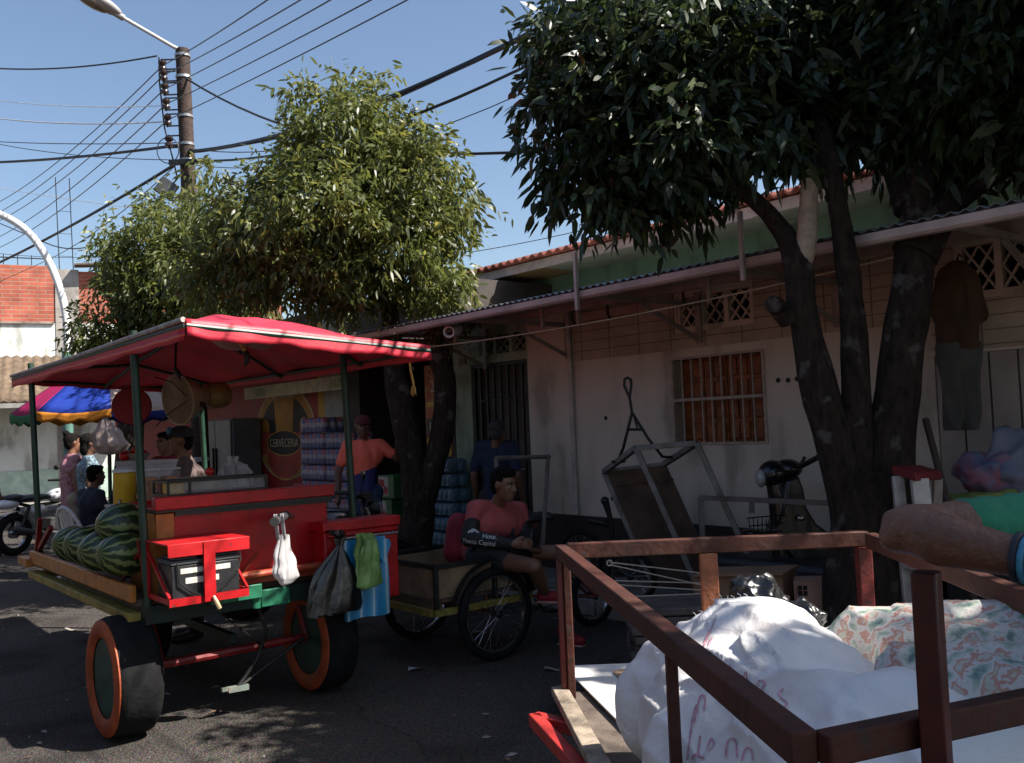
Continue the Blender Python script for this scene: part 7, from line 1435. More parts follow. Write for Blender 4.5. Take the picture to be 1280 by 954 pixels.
def cap_on(parent, H, f, mt, mt2=None, s=1.0):
    f, r_, u_ = frame_of(f); H = V(H); Rm = Matrix((r_, f, u_)).transposed()
    g = MB(); g.ell(H + (-f * 0.012 + u_ * 0.055) * s, 0.088 * s, 0.104 * s, 0.075 * s, 20, 12, Rm); g.f = [q for q in g.f if sum((g.v[i] - H).dot(u_) for i in q) / len(q) > 0.03 * s]; g.mi = [0] * len(g.f)
    c = obj('cap', g, mt, parent, smooth=80)
    g = MB(); vs = []; n = 12
    for k in range(n + 1):
        t = math.pi * k / n; vs.append(H + (r_ * math.cos(t) * 0.078 + f * (0.055 + 0.0 * math.sin(t)) + u_ * 0.052) * s); vs.append(H + (r_ * math.cos(t) * 0.075 + f * (0.07 + 0.10 * math.sin(t)) + u_ * (0.048 - 0.015 * math.sin(t))) * s)
    g.add(vs, [(2 * k, 2 * k + 1, 2 * k + 3, 2 * k + 2) for k in range(n)]); obj('cap_peak', g, mt2 or mt, c, smooth=80, solid=0.005)
cap_on(o, J['H'], f, M('maroon_cap', (0.12, 0.015, 0.015), 0.8))
# vendor with a cap behind the cart counter
Hc = at(235, 545, 7.4); J, f = stand(Hc.x + 0.02, Hc.y, 1.69, (-0.93, -0.30), 0.0, armL=((-0.24, 0.05, 1.10), (-0.16, 0.26, 1.02)), armR=((0.24, 0.06, 1.10), (0.12, 0.28, 1.04)), lean=0.06)
o = thing('person', (Hc.x, Hc.y, 0), 'vendor in a grey brown T shirt and blue cap working behind the fruit cart', 'person')
body(o, J, SKIN, f); face_bits(o, J['H'], f); shirt(o, J, M('taupe_shirt', (0.12, 0.085, 0.08), 0.85, var=0.2), 0.6); pants(o, J, DKC); shoes(o, J, SHOEB); hair_short(o, V(J['H']) - V((0, 0, 0.012)), f, 0.93); cap_on(o, J['H'], f, M('black_cap', (0.02, 0.022, 0.03), 0.8), M('cap_peak_black', (0.012, 0.012, 0.014), 0.7))
g = MB(); ff, rr, uu = frame_of(f); g.ell(V(J['H']) + ff * 0.075 + uu * 0.085, 0.05, 0.03, 0.035, 12, 8, Matrix((rr, ff, uu)).transposed()); obj('cap_panel', g, M('cap_blue', (0.03, 0.20, 0.32), 0.7), o)
# woman in red at the neighbouring stall
J, f = stand(-3.62, 9.6, 1.66, (-0.55, -0.83), 0.0, armL=((-0.22, 0.08, 1.10), (-0.12, 0.25, 0.98)), armR=((0.22, 0.08, 1.10), (0.12, 0.25, 0.98)))
o = thing('person', (-3.62, 9.6, 0), 'woman in a red top behind the neighbouring stall, half hidden by the front post', 'person')
body(o, J, SKIN, f); face_bits(o, J['H'], f); shirt(o, J, M('red_top', (0.28, 0.015, 0.03), 0.8, var=0.3), 0.6); pants(o, J, DKC); shoes(o, J, SHOEB); hair_short(o, J['H'], f, 1.0, extra=[((0, -0.08, -0.07), (0.06, 0.04, 0.09))])
# two women walking at the left, one seated man
J, f = stand(at(90, 600, 11.2).x, 11.2, 1.70, (0.75, 0.65), 0.0)
o = thing('person', (at(90, 600, 11.2).x, 11.2, 0), 'woman with a hair bun, maroon patterned top and beige trousers walking past the parasol', 'person')
body(o, J, SKIN, f); face_bits(o, J['H'], f); shirt(o, J, M('maroon_pattern', (0.30, 0.06, 0.09), 0.8, vs=26, c2=(0.45, 0.30, 0.32)), 0.25, hem=0.12); pants(o, J, BEIGEP); shoes(o, J, SHOEB); hair_short(o, J['H'], f, 1.0, extra=[((0, -0.075, 0.125), (0.04, 0.04, 0.04))])
J, f = stand(at(111, 600, 10.95).x, 10.95, 1.68, (0.85, 0.50), 0.0)
o = thing('person', (at(111, 600, 10.95).x, 10.95, 0), 'black haired woman in a blue and white patterned top and jeans by the parasol', 'person')
body(o, J, SKIN2, f); face_bits(o, J['H'], f); shirt(o, J, M('blue_white_pattern', (0.30, 0.42, 0.48), 0.8, vs=38, c2=(0.02, 0.04, 0.08), detail=2), 0.55, hem=0.14, fat=1.05); pants(o, J, JEAN); shoes(o, J, SHOEB); hair_short(o, J['H'], f, 1.05, extra=[((0, -0.06, -0.045), (0.07, 0.05, 0.08))])
sx, sy = at(113, 600, 10.4).x, 10.4; f = V((0.62, 0.78, 0)); ff, rr, uu = frame_of(f); o_ = V((sx, sy, 0)); Q = lambda a, b, c: o_ + rr * a + ff * b + V((0, 0, c))
J = dict(s=1.0, P=Q(0, 0, 0.53), C=Q(0, 0.0, 0.90), N=Q(0, 0.03, 1.06), H=Q(0, 0.07, 1.20), sL=Q(-0.18, 0.01, 1.0), sR=Q(0.18, 0.01, 1.0), hL=Q(-0.09, 0.02, 0.52), hR=Q(0.09, 0.02, 0.52), kL=Q(-0.12, 0.44, 0.50), kR=Q(0.12, 0.44, 0.50), aL=Q(-0.12, 0.44, 0.09), aR=Q(0.12, 0.44, 0.09), tL=Q(-0.12, 0.57, 0.04), tR=Q(0.12, 0.57, 0.04), eL=Q(-0.23, 0.05, 0.76), eR=Q(0.24, 0.06, 0.78), wL=Q(-0.15, 0.28, 0.72), wR=Q(0.20, 0.30, 0.86))
o = thing('person', o_, 'man in a dark navy shirt sitting on the white plastic chair with his back turned', 'person')
body(o, J, SKIN2, f); face_bits(o, J['H'], f); shirt(o, J, M('dark_navy_shirt', (0.020, 0.024, 0.045), 0.85, var=0.2), 0.6); pants(o, J, DKC); shoes(o, J, SHOEB); hair_short(o, J['H'], f)
# white plastic chair
WPL = M('white_chair_plastic', (0.66, 0.64, 0.62), 0.4, var=0.15)
pc = thing('plastic_chair', o_, 'white plastic garden chair with a slatted round back under the seated man', 'chair')
def Qc(a, b, c): return o_ + rr * a + ff * (b - 0.02) + V((0, 0, c))
g = MB(); g.grid(lambda u, v: Qc((u - 0.5) * 0.44, (v - 0.5) * 0.42 + 0.04, 0.425 - 0.02 * math.sin(math.pi * v)), 8, 8); obj('seat', g, WPL, pc, solid=0.02, smooth=60)
g = MB(); arch = [Qc(-0.27 * math.cos(t), -0.19 - 0.10 * math.sin(t), 0.55 + 0.33 * math.sin(t)) for t in [math.pi * i / 16 for i in range(17)]]; g.tube(arch, 0.022, 8)
for k in range(5): a = -0.13 + 0.065 * k; t = math.acos(max(-1, min(1, -a / 0.27))); g.beam(Qc(a * 0.8, -0.18, 0.43), Qc(a, -0.19 - 0.10 * math.sin(t), 0.54 + 0.33 * math.sin(t)), 0.038, 0.012, up=tuple(ff))
obj('backrest', g, WPL, pc, smooth=50)
for k in (-1, 1):
    g = MB(); g.tube([Qc(k * 0.27, -0.19, 0.55), Qc(k * 0.29, 0.0, 0.64), Qc(k * 0.27, 0.20, 0.62), Qc(k * 0.25, 0.23, 0.44)], 0.02, 8); obj('armrest', g, WPL, pc, smooth=60)
    for b_ in (-0.20, 0.23): g = MB(); g.beam(Qc(k * 0.22, b_, 0.43), Qc(k * 0.26, b_ * 1.15, 0.0), 0.045, 0.03); obj('leg', g, WPL, pc, bevel=0.006)
# person at the left edge
J, f = stand(-7.62, 13.2, 1.74, (0.35, 0.93), 0.0)
o = thing('person', (-7.62, 13.2, 0), 'person in white shirt and dark shorts at the far left beside the motorcycle', 'person')
body(o, J, SKIN2, f); face_bits(o, J['H'], f); shirt(o, J, M('white_tee', (0.62, 0.64, 0.68), 0.8, var=0.1), 0.6, hem=0.1); pants(o, J, M('navy_shorts', (0.03, 0.04, 0.07), 0.85), 0.5, name='shorts'); shoes(o, J, SHOEB); hair_short(o, J['H'], f)
# man leaning his elbow on the corner post of the sack cart
f = V((-0.90, 0.30, 0)); el = V((0.556, 1.365, 1.422))
J = dict(s=1.0, P=V((1.40, 1.72, 0.93)), C=V((1.16, 1.66, 1.26)), N=V((1.15, 1.68, 1.42)), H=V((1.16, 1.70, 1.565)), sL=V((0.98, 1.50, 1.40)), sR=V((1.14, 1.82, 1.38)), hL=V((1.40, 1.63, 0.90)), hR=V((1.42, 1.81, 0.90)), kL=V((1.36, 1.60, 0.48)), kR=V((1.46, 1.84, 0.48)), aL=V((1.42, 1.6, 0.08)), aR=V((1.52, 1.84, 0.08)), tL=V((1.30, 1.6, 0.035)), tR=V((1.40, 1.84, 0.035)),
         eL=el, wL=V((0.680, 1.22, 1.392)), eR=V((1.42, 1.98, 1.12)), wR=V((1.40, 2.08, 0.87)), dL=V((0.75, -0.35, -0.28)), sdL=V((0.3, 0, 1)), sdR=V((0, 0, 1)))
o = thing('person', (1.42, 1.72, 0), 'person in a green sleeve leaning a bare elbow on the cart corner post', 'person')
s = 1.0; b = head_balls(J['H'], f); b += [(J['N'], V(J['H']) + V((0, 0, -0.04)), 0.052, 0.05), (J['P'], J['C'], 0.115, 0.12), (J['sL'], J['sR'], 0.055, 0.055), (J['C'], J['N'], 0.09, 0.05), (J['hL'], J['hR'], 0.09, 0.09)]
for k in 'LR':
    b += [(J['h' + k], J['k' + k], 0.078, 0.052), (J['k' + k], J['a' + k], 0.052, 0.034), (J['a' + k], J['t' + k], 0.034, 0.028)]
e, w_, sh_ = el, V(J['wL']), V(J['sL'])
b += [(sh_, e.lerp(sh_, 0.25), 0.05, 0.043), (e.lerp(sh_, 0.28), e + V((0.03, 0.01, 0.0)), 0.039, 0.036), (e + V((-0.004, 0.0, -0.012)), e + V((0.03, 0.0, -0.002)), 0.023, 0.036), (e + V((0.0, 0.004, 0.012)), e + V((0.04, 0.0, 0.006)), 0.020, 0.032), (e + V((0.025, -0.015, 0.0)), e.lerp(w_, 0.35), 0.038, 0.039), (e.lerp(w_, 0.35), w_, 0.038, 0.026)]
b += [(J['sR'], J['eR'], 0.046, 0.037), (J['eR'], J['wR'], 0.037, 0.024)]
hand(b, w_, J['dL'], J['sdL'], 0.6); hand(b, J['wR'], V((-0.7, 0.2, -0.4)), V((0, 0, 1)), 0.8)
blob('body', b, 0.0075, M('tan_skin', (0.17, 0.075, 0.043), 0.5, var=0.35, vs=18, bump=0.5, bs=90), o, 6); face_bits(o, J['H'], f); hair_short(o, J['H'], f)
GRN_S = M('green_sleeve_cloth', (0.010, 0.18, 0.095), 0.8, var=0.3, vs=10, bump=0.3, bs=60)
blob('long_sleeve', [(J['P'], J['C'], 0.128, 0.135), (J['sL'], J['sR'], 0.066, 0.066), (J['C'], J['N'], 0.11, 0.062), (sh_, e.lerp(sh_, 0.30), 0.062, 0.046), (J['sR'], J['eR'], 0.058, 0.05), (J['eR'], V(J['eR']).lerp(V(J['wR']), 0.8), 0.048, 0.036)], 0.009, GRN_S, o, 4, post=lambda p: p + V((0.3, 0.3, 1)) * 0.005 * nz3(V((p.x * 3, p.y, p.z)), 16, 2))
pants(o, J, JEAN); shoes(o, J, SHOEB)
dw = (w_ - e).normalized()
for k, (t_, c_, nm) in enumerate(((0.94, (0.05, 0.25, 0.40), 'blue'), (1.0, (0.50, 0.02, 0.10), 'pink'), (0.885, (0.015, 0.015, 0.03), 'black'))):
    g = MB(); c = e.lerp(w_, t_); g.torus(c, dw + V((0.05, 0.02 * k, 0.05)), 0.0285 + 0.0036 * (1 - t_) * 10 * 0.7, 0.0034, 32, 8, 1.4); tag(obj('bracelet', g, M('bracelet_' + nm, c_, 0.6, var=0.3, vs=60), smooth=60), nm + ' woven bracelet on the wrist of the person in green', 'bracelet', 'bracelets')

# ================================================================== STALL, MOTORCYCLES, GOODS AT THE SHOP
pcx, pcy = -4.22, 9.6
pa = thing('parasol', (pcx, pcy, 0), 'big parasol with magenta, blue and cream panels behind the fruit cart', 'parasol')
PCOL = [('parasol_cream', srgb(205, 180, 165)), ('parasol_teal', srgb(60, 150, 140)), ('parasol_pink', srgb(190, 60, 100)), ('parasol_yellow', srgb(200, 150, 50)), ('parasol_cream', srgb(205, 180, 165)), ('parasol_green', srgb(40, 120, 70)), ('parasol_magenta', srgb(185, 25, 95)), ('parasol_blue', srgb(28, 62, 165))]
FLAP = [('parasol_navy', srgb(20, 35, 110)), ('parasol_teal', None), ('parasol_pink', None), ('parasol_navy', None), ('parasol_yellow', None), ('parasol_teal', None), ('parasol_green', None), ('parasol_orange', srgb(220, 140, 40))]
for k in range(8):
    a0 = -math.pi / 2 + k * math.pi / 4 + 0.44
    def pf(u, v, a0=a0):
        a = a0 + u * math.pi / 4; r = 0.03 + v * 0.88 * (math.cos(math.pi / 8) / math.cos((u - 0.5) * math.pi / 4)); return V((pcx + r * math.cos(a), pcy + r * math.sin(a), 2.50 - 0.60 * v ** 1.1 - 0.03 * math.sin(math.pi * u) * v))
    g = MB(); g.grid(pf, 8, 8); pn = obj('canopy_panel', g, M(PCOL[k][0], PCOL[k][1], 0.7, var=0.18, vs=6, transl=0.3), pa, smooth=60, solid=0.003)
    nm, c = FLAP[k]; g = MB(); g.grid(lambda u, v: pf(u, 1.0) + V((0, 0, -v * (0.085 + 0.02 * math.sin(u * math.pi * 6)))), 12, 3); obj('valance', g, MATS[nm] if c is None else M(nm, c, 0.7, var=0.18, transl=0.3), pn, smooth=60, solid=0.003)
g = MB(); g.tube([(pcx, pcy, 0), (pcx, pcy, 2.52)], 0.02, 10); obj('pole', g, GRNP, pa, smooth=60)
g = MB(); 
for k in range(8): a = -math.pi / 2 + k * math.pi / 4 + 0.44; g.tube([(pcx, pcy, 2.47), (pcx + 0.86 * math.cos(a), pcy + 0.86 * math.sin(a), 1.89)], 0.006, 5)
obj('ribs', g, STEEL, pa); g = MB(); g.lathe([(0.25, 0), (0.25, 0.06), (0.04, 0.09), (0.04, 0.2)], (pcx, pcy, 0), (0, 0, 1), 20); obj('base', g, M('raw_concrete', (0.36, 0.33, 0.30), 0.9), pa)
stl = thing('stall_table', (-4.0, 9.3, 0), 'pale topped stall table under the multicoloured parasol', 'table')
g = MB(); g.box((-4.08, 9.4, 1.34), (-3.25, 9.8, 1.38)); g.box((-4.07, 9.405, 1.18), (-3.26, 9.425, 1.338)); obj('table_top', g, M('pale_laminate', (0.42, 0.40, 0.42), 0.5), stl)
for x in (-4.05, -3.3):
    for y in (9.44, 9.75): g = MB(); g.box((x - 0.02, y - 0.02, 0), (x + 0.02, y + 0.02, 1.18)); obj('leg', g, GRNP, stl)
bw = thing('fruit_bowl', (-3.90, 9.55, 1.381), 'white bowl heaped with red fruit on the stall table', 'bowl')
g = MB(); g.lathe([(0.07, 0), (0.12, 0.07), (0.125, 0.07), (0.11, 0.06), (0.06, 0.015), (0, 0.015)], (-3.90, 9.55, 1.381), (0, 0, 1), 24); obj('bowl', g, MATS['white_plastic'], bw, smooth=60)
for k in range(9): a = k * 0.7; r_ = 0.06 if k < 6 else 0.025; g = MB(); g.ell((-3.90 + r_ * math.cos(a), 9.55 + r_ * math.sin(a), 1.44 + (0.05 if k >= 6 else 0.0)), 0.042, seg=12, rings=8); obj('fruit', g, MATS['tomato_red'], bw, smooth=80)
g = MB(); g.ell((-4.02, 9.5, 1.43), 0.055); tag(obj('red_fruit', g, MATS['tomato_red'], smooth=80), 'single red fruit lying beside the white bowl on the stall table', 'fruit')
hb = thing('hanging_bag', at(136, 555, 8.8), 'translucent beige plastic bag hanging from the parasol beside the women', 'plastic bag')
g = MB(); bagmesh(g, at(132, 521, 8.8), [(0, 0.02, 0), (0.06, 0.05, 0), (0.16, 0.12, 0.02), (0.28, 0.16, 0.05), (0.34, 0.12, 0.05), (0.36, 0.03, 0.05)], 3, 7, V((1, 0, 0)), 0.6); obj('bag', g, plastic('beige_film', (0.48, 0.38, 0.34), 0.4, 0.35), hb, smooth=80)
g = MB(); g.box((-4.13, 9.08, 1.395), (-4.07, 9.12, 1.47)); 

def motorcycle(loc, f, label, paint, plate=False, group=None):
    ff, rr, uu = frame_of(f); Mx = Matrix((ff, -rr, V((0, 0, 1)))).transposed().to_4x4(); Mx.translation = V(loc)
    t = thing('motorcycle', loc, label, 'motorcycle', group); nb = lambda: MB(Mx)
    for x in (-0.62, 0.66):
        g = nb(); g.torus((x, 0, 0.30), (0, 1, 0), 0.245, 0.055, 40, 10, 1.0); w_ = obj('wheel', g, RUB, t, smooth=60)
        g = nb(); g.lathe([(0.20, -0.03), (0.20, 0.03), (0.185, 0.025), (0.185, -0.025)], (x, 0, 0.30), (0, 1, 0), 36, closed=True)
        for k in range(14): a = 2 * math.pi * k / 14; g.tube([(x + 0.03 * math.cos(a + .4), 0.02, 0.30 + 0.03 * math.sin(a + .4)), (x + 0.19 * math.cos(a), 0, 0.30 + 0.19 * math.sin(a))], 0.003, 4)
        g.lathe([(0.0, -0.06), (0.055, -0.05), (0.055, 0.05), (0, 0.06)], (x, 0, 0.30), (0, 1, 0), 16); obj('rim', g, CHROME, w_)
    g = nb()
    for y in (-0.09, 0.09): g.tube([(0.66, y, 0.30), (0.50, y, 0.72), (0.44, y, 0.90)], 0.022)
    obj('fork', g, CHROME, t, smooth=60)
    g = nb(); g.tube([(0.46, 0, 0.80), (0.10, 0, 0.70), (-0.35, 0, 0.68), (-0.75, 0, 0.80)], 0.025); g.tube([(0.46, 0, 0.78), (0.28, 0, 0.35), (-0.20, 0, 0.30), (-0.62, 0.08, 0.30)], 0.025); g.tube([(-0.2, 0, 0.30), (-0.62, -0.08, 0.30)], 0.02); g.tube([(-0.60, 0.11, 0.33), (-0.45, 0.11, 0.68)], 0.028); g.tube([(-0.60, -0.11, 0.33), (-0.45, -0.11, 0.68)], 0.028); obj('frame', g, IRON, t, smooth=60)
    g = nb(); g.box((-0.12, -0.13, 0.30), (0.25, 0.13, 0.48)); g.lathe([(0.08, -0.02), (0.10, 0.02), (0.08, 0.06), (0.10, 0.10), (0.08, 0.14), (0.09, 0.2)], (0.16, 0, 0.46), (0.35, 0, 1), 16); g.tube([(0.22, -0.12, 0.42), (0.05, -0.16, 0.26), (-0.3, -0.17, 0.28), (-0.75, -0.17, 0.40)], [0.02, 0.025, 0.04, 0.045]); obj('engine', g, M('engine_grey', (0.12, 0.12, 0.12), 0.45, 0.6, var=0.4), t, bevel=0.02)
    g = nb(); g.ell((0.16, 0, 0.80), 0.24, 0.13, 0.11); obj('tank', g, paint, t, smooth=80)
    g = nb(); g.ell((-0.35, 0, 0.80), 0.38, 0.125, 0.055); g.ell((-0.62, 0, 0.83), 0.16, 0.11, 0.05); obj('seat', g, MATS['saddle_black'], t, smooth=80)
    g = nb(); g.ell((-0.72, 0, 0.74), 0.20, 0.10, 0.075); g.ell((-0.25, 0, 0.62), 0.16, 0.13, 0.09); obj('side_cover', g, paint, t, smooth=80)
    g = nb(); g.grid(lambda u, v: (-0.62 + 0.33 * math.cos(0.25 + u * 1.9), (v - 0.5) * 0.13, 0.30 + 0.33 * math.sin(1.2 + u * 1.9 - 0.95 + 0.0)), 12, 3); g.grid(lambda u, v: (0.66 + 0.33 * math.cos(0.6 + u * 2.0), (v - 0.5) * 0.12, 0.30 + 0.33 * math.sin(0.6 + u * 2.0)), 12, 3); obj('fender', g, paint, t, smooth=80, solid=0.006)
    g = nb(); g.tube([(0.44, 0, 0.92), (0.42, 0.12, 0.98), (0.34, 0.32, 1.02), (0.26, 0.38, 1.02)], 0.013); g.tube([(0.44, 0, 0.92), (0.42, -0.12, 0.98), (0.34, -0.32, 1.02), (0.26, -0.38, 1.02)], 0.013)
    for y in (-1, 1): g.tube([(0.36, y * 0.26, 1.02), (0.26, y * 0.39, 1.02)], 0.02); g.tube([(0.36, y * 0.24, 1.02), (0.38, y * 0.30, 1.18)], 0.006); g.ell((0.37, y * 0.34, 1.21), 0.02, 0.06, 0.04)
    obj('handlebar', g, IRON, t, smooth=60)
    g = nb(); g.lathe([(0.0, -0.10), (0.07, -0.06), (0.088, 0.0), (0.088, 0.03)], (0.54, 0, 0.88), (1, 0, 0), 20); g.box((0.40, -0.07, 0.95), (0.5, 0.07, 1.03)); hl = obj('headlight', g, IRON, t, smooth=50); g = nb(); g.ell((0.57, 0, 0.88), 0.03, 0.082, 0.082); obj('lens', g, MATS['headlight_glass'], hl, smooth=80)
    g = nb(); g.box((-0.94, -0.06, 0.74), (-0.90, 0.06, 0.81)); obj('tail_light', g, M('tail_red', (0.45, 0.012, 0.012), 0.2), t, bevel=0.012)
    if plate: g = nb(); g.box((-0.985, -0.13, 0.50), (-0.975, 0.13, 0.64)); g.box((-0.98, -0.03, 0.62), (-0.93, 0.03, 0.76)); obj('number_plate', g, M('plate_cream', (0.58, 0.46, 0.22), 0.5, var=0.4, vs=30), t)
    return t
motorcycle((-6.98, 13.85, 0), (0.42, 0.90), 'white and black motorcycle with a cream number plate parked at the far left', M('white_gloss', (0.62, 0.62, 0.64), 0.25, var=0.15, coat=0.5), True)
motorcycle((-1.80, 8.25, 0), (0.93, 0.36), 'black motorcycle parked behind the fruit cart counter, handlebars in front of the drink packs', M('black_gloss', (0.015, 0.015, 0.018), 0.2, var=0.3, coat=0.5))
fr = thing('fridge', fac(-6.75, 0.3, 0.13), 'tall grey steel fridge standing against the red shop wall', 'fridge')
g = MB(FM); g.box((-7.40, 0.03, 0.15), (-6.10, 0.50, 1.86)); obj('body', g, M('fridge_grey', (0.16, 0.16, 0.16), 0.45, 0.3, var=0.25, vs=3), fr, bevel=0.015)
g = MB(FM); g.box((-7.38, 0.503, 0.25), (-6.76, 0.53, 1.84)); g.box((-6.74, 0.503, 0.25), (-6.12, 0.53, 1.84)); dr = obj('door', g, M('fridge_grey', (0.16, 0.16, 0.16)), fr, bevel=0.008); g = MB(FM); g.box((-6.82, 0.532, 0.9), (-6.79, 0.56, 1.4)); g.box((-6.71, 0.532, 0.9), (-6.68, 0.56, 1.4)); obj('handle', g, IRON, dr)
# packs of drinks, water bales and boxes at the shop front
CANM = [M('can_blue', (0.04, 0.06, 0.20), 0.3, 0.3, var=0.3), M('can_pale', (0.34, 0.31, 0.37), 0.3, 0.2, var=0.3, vs=30), M('can_red', (0.35, 0.02, 0.05), 0.3, 0.3)]
WRAP = glass('shrink_wrap', (0.7, 0.66, 0.7), 0.15, 0.16)
def can_pack(name, s0, o0, z0, nx, ny, r, h, mats, wrap):
    t = thing(name, fac(s0, o0, z0), '', '')
    g = MB(FM)
    for i in range(nx):
        for j in range(ny):
            c = (s0 + r + i * 2 * r, o0 + r + j * 2 * r, z0)
            g.k = 0; g.lathe([(r * 0.75, 0), (r * 0.96, h * 0.06), (r * 0.96, h * 0.40)], c, (0, 0, 1), 10); g.k = 1; g.lathe([(r * 0.965, h * 0.40), (r * 0.965, h * 0.68)], c, (0, 0, 1), 10); g.k = 2 if (i + j) % 2 else 0; g.lathe([(r * 0.96, h * 0.68), (r * 0.96, h * 0.9), (r * 0.55, h), (0.0, h)], c, (0, 0, 1), 10)
    obj('cans', g, mats, t, smooth=50); g = MB(FM); g.box((s0 - 0.003, o0 - 0.003, z0 + 0.002), (s0 + nx * 2 * r + 0.003, o0 + ny * 2 * r + 0.003, z0 + h + 0.004)); obj('wrap', g, wrap, t, bevel=0.02)
    return t
first = can_pack('drink_pack', 0, 0, 0, 6, 3, 0.055, 0.20, CANM, WRAP)
n = 0; base0 = fac(0, 0, 0)
for k in range(8):
    for c_ in range(2):
        if k == 7 and c_ == 1: continue
        o = first if n == 0 else copy_tree(first); n += 1
        o.location = fac(-3.62 + c_ * 0.70 + 0.015 * rng.uniform(-1, 1), 0.25 + 0.01 * rng.uniform(-1, 1), 0.135 + k * 0.207)
        tag(o, 'topmost drink pack alone on the stack beside the red wall' if k == 7 else 'wrapped pack of blue and white cans in the tall stack beside the man in orange', 'drink pack', 'stacked drink packs')
BLUW = M('water_bag_blue', (0.13, 0.24, 0.33), 0.3, var=0.45, vs=22, bump=0.6, bs=25)
def bale():
    g = MB()
    for i in range(4):
        for j in range(2): g.ell((-0.14 + i * 0.095, 0.02 + j * 0.12, 0.078), 0.054, 0.075, 0.080, 12, 8)
    g.box((-0.18, -0.04, 0.02), (0.18, 0.19, 0.135))
    me = mesh_of('water_pack', [FM.to_3x3() @ v for v in g.v], g.f); me.materials.append(BLUW); bm = bmesh.new(); bm.from_mesh(me); bmesh.ops.recalc_face_normals(bm, faces=bm.faces); bm.to_mesh(me); bm.free(); me.polygons.foreach_set('use_smooth', [True] * len(me.polygons)); me.set_sharp_from_angle(angle=R(50))
    o = bpy.data.objects.new('water_pack', me); col.objects.link(o); return o
wp = bale(); n = 0
for k in range(7):
    for c_ in range(2):
        o = wp if n == 0 else copy_tree(wp); n += 1; o.location = fac(-0.92 + c_ * 0.39 + 0.01 * rng.uniform(-1, 1), 0.24 + 0.02 * rng.uniform(-1, 1), 0.135 + k * 0.160)
        tag(o, 'blue wrapped pack of water bottles in the stack between the middle tree and the door', 'water pack', 'stacked water packs')
for k, (s_, z_, lab) in enumerate(((-1.66, 0.78, 'green and white printed carton, upper of the two beside the middle tree'), (-1.72, 0.49, 'green and white printed carton, lower of the two beside the middle tree'))):
    bo = thing('carton', fac(s_, 0.3, z_), lab, 'carton', 'cartons beside the middle tree'); g = MB(FM); g.box((s_ - 0.17, 0.2, z_), (s_ + 0.17, 0.45, z_ + 0.27)); obj('box', g, M('carton_green', (0.05, 0.16, 0.06), 0.5, var=0.4, vs=12), bo)
    g = MB(FM); g.box((s_ - 0.165, 0.452, z_ + 0.03), (s_ + 0.06, 0.455, z_ + 0.25)); obj('white_panel', g, M('carton_white', (0.50, 0.48, 0.44), 0.5), bo); g = MB(FM); g.box((s_ - 0.15, 0.457, z_ + 0.13), (s_ - 0.03, 0.459, z_ + 0.22)); g.lathe([(0.05, 0), (0.05, 0.002)], (s_ + 0.0, 0.457, z_ + 0.09), (0, 1, 0), 14); obj('red_print', g, M('carton_red', (0.35, 0.02, 0.02), 0.5), bo)
g = MB(FM); g.box((-2.3, 0.15, 0.135), (-1.3, 0.5, 0.485)); tag(obj('crate', g, M('dark_red_crate', (0.09, 0.015, 0.015), 0.6), bevel=0.01), 'dark red crate under the green cartons at the shop front', 'crate')
g = MB(FM); g.box((-3.75, 0.2, 0.0), (-1.2, 0.95, 0.002)); 
ps_ = thing('poster', fac(-1.15, 0.02, 1.3), 'red and yellow shop poster with white lettering above the water packs', 'poster')
g = MB(FM); g.box((-1.42, -0.02, 1.25), (-0.90, 0.01, 2.34)); obj('board', g, M('poster_red', (0.36, 0.035, 0.02), 0.5, var=0.4, vs=12, c2=(0.40, 0.16, 0.03)), ps_)
g = MB(FM); g.box((-1.40, 0.012, 1.27), (-0.91, 0.014, 1.46)); g.box((-1.40, 0.012, 1.84), (-0.91, 0.014, 1.90)); obj('yellow_band', g, M('poster_yellow', (0.52, 0.36, 0.03), 0.5, var=0.3, vs=14), ps_)
g = MB(FM); g.box((-1.40, 0.012, 1.47), (-0.91, 0.014, 1.70)); obj('dark_band', g, M('poster_dark', (0.03, 0.025, 0.02), 0.5), ps_)
g = MB(FM); text_into(g, '121 12', (-1.155, 0.017, 1.60), (1, 0, 0), (0, 0, 1), 0.15); text_into(g, '2x1', (-1.155, 0.014, 2.08), (1, 0, 0), (0, 0, 1), 0.2); obj('lettering', g, M('poster_white', (0.55, 0.52, 0.46), 0.5), ps_, smooth=0, recalc=False)
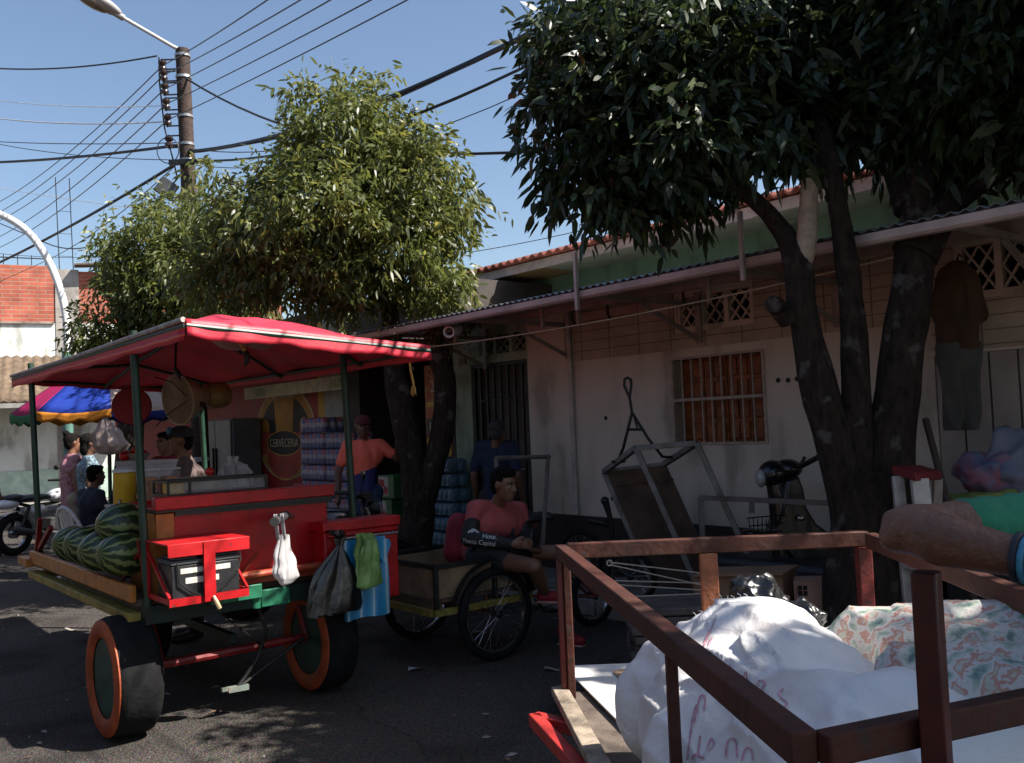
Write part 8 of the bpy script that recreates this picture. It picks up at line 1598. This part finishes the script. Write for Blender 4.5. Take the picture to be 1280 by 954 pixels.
# shade tree further along the kerb, beside the photographer
b5 = V((4.7, 0.6, 0)); tree5 = thing('street_tree', b5, 'neighbouring street tree whose crown shades the right end of the sack cart', 'tree')
g = MB(); limb(g, [b5, b5 + V((0, 0, 1.6)), b5 + V((-0.3, 0.1, 3.2)), b5 + V((-0.9, 0.2, 4.4))], 0.22, 0.1, 41); limb(g, [b5 + V((0, 0, 1.9)), b5 + V((0.5, -0.3, 3.3)), b5 + V((0.7, -0.6, 4.6))], 0.13, 0.06, 42); obj('trunk', g, BARK1, tree5, smooth=80)
lob5 = [((3.95, 1.0, 4.15), (.75, .55, .7)), ((3.4, 0.5, 4.3), (.8, .7, .6)), ((4.6, 0.1, 4.6), (1.3, 1.0, 1.0)), ((3.2, -0.4, 4.6), (1.2, 1.0, .8)), ((4.9, 0.9, 4.6), (1.0, 0.5, .9)), ((2.2, -1.2, 4.6), (1.2, 1.1, .8)), ((4.2, -1.4, 4.8), (1.4, 1.2, 1.0))]
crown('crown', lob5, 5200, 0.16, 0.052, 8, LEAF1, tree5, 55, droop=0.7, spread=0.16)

# fallen leaves, twigs and grit on the road: nobody could count them
rl = random.Random(91); g = MB()
for k in range(420):
    if k < 300: x, y = rl.uniform(-4.5, 1.8), rl.uniform(3.2, 9.0)
    else: x, y = rl.uniform(-9, -2), rl.uniform(6, 16)
    a = rl.uniform(0, 6.28); L_ = rl.uniform(0.02, 0.07); w_ = L_ * rl.uniform(0.25, 0.5); h = 0.004
    if (V((x, y, 0)) - FO).dot(FN) < 1.0: continue
    c, s_ = math.cos(a), math.sin(a); g.k = rl.randrange(3)
    P = lambda u, v, z: (x + c * u - s_ * v, y + s_ * u + c * v, z)
    g.add([P(0, 0, h), P(L_ * .5, w_ * .5, h + 0.010 * rl.random()), P(L_, 0, h + 0.008 * rl.random()), P(L_ * .5, -w_ * .5, h + 0.012 * rl.random())], [(0, 1, 2, 3)])
tag(obj('fallen_leaves', g, [M('dry_leaf_brown', (0.10, 0.06, 0.03), 0.9), M('dry_leaf_tan', (0.22, 0.15, 0.08), 0.9), M('paper_bit', (0.30, 0.28, 0.26), 0.9)], smooth=0), 'scattered dry leaves and small scraps lying over the asphalt', 'leaves', kind='stuff')
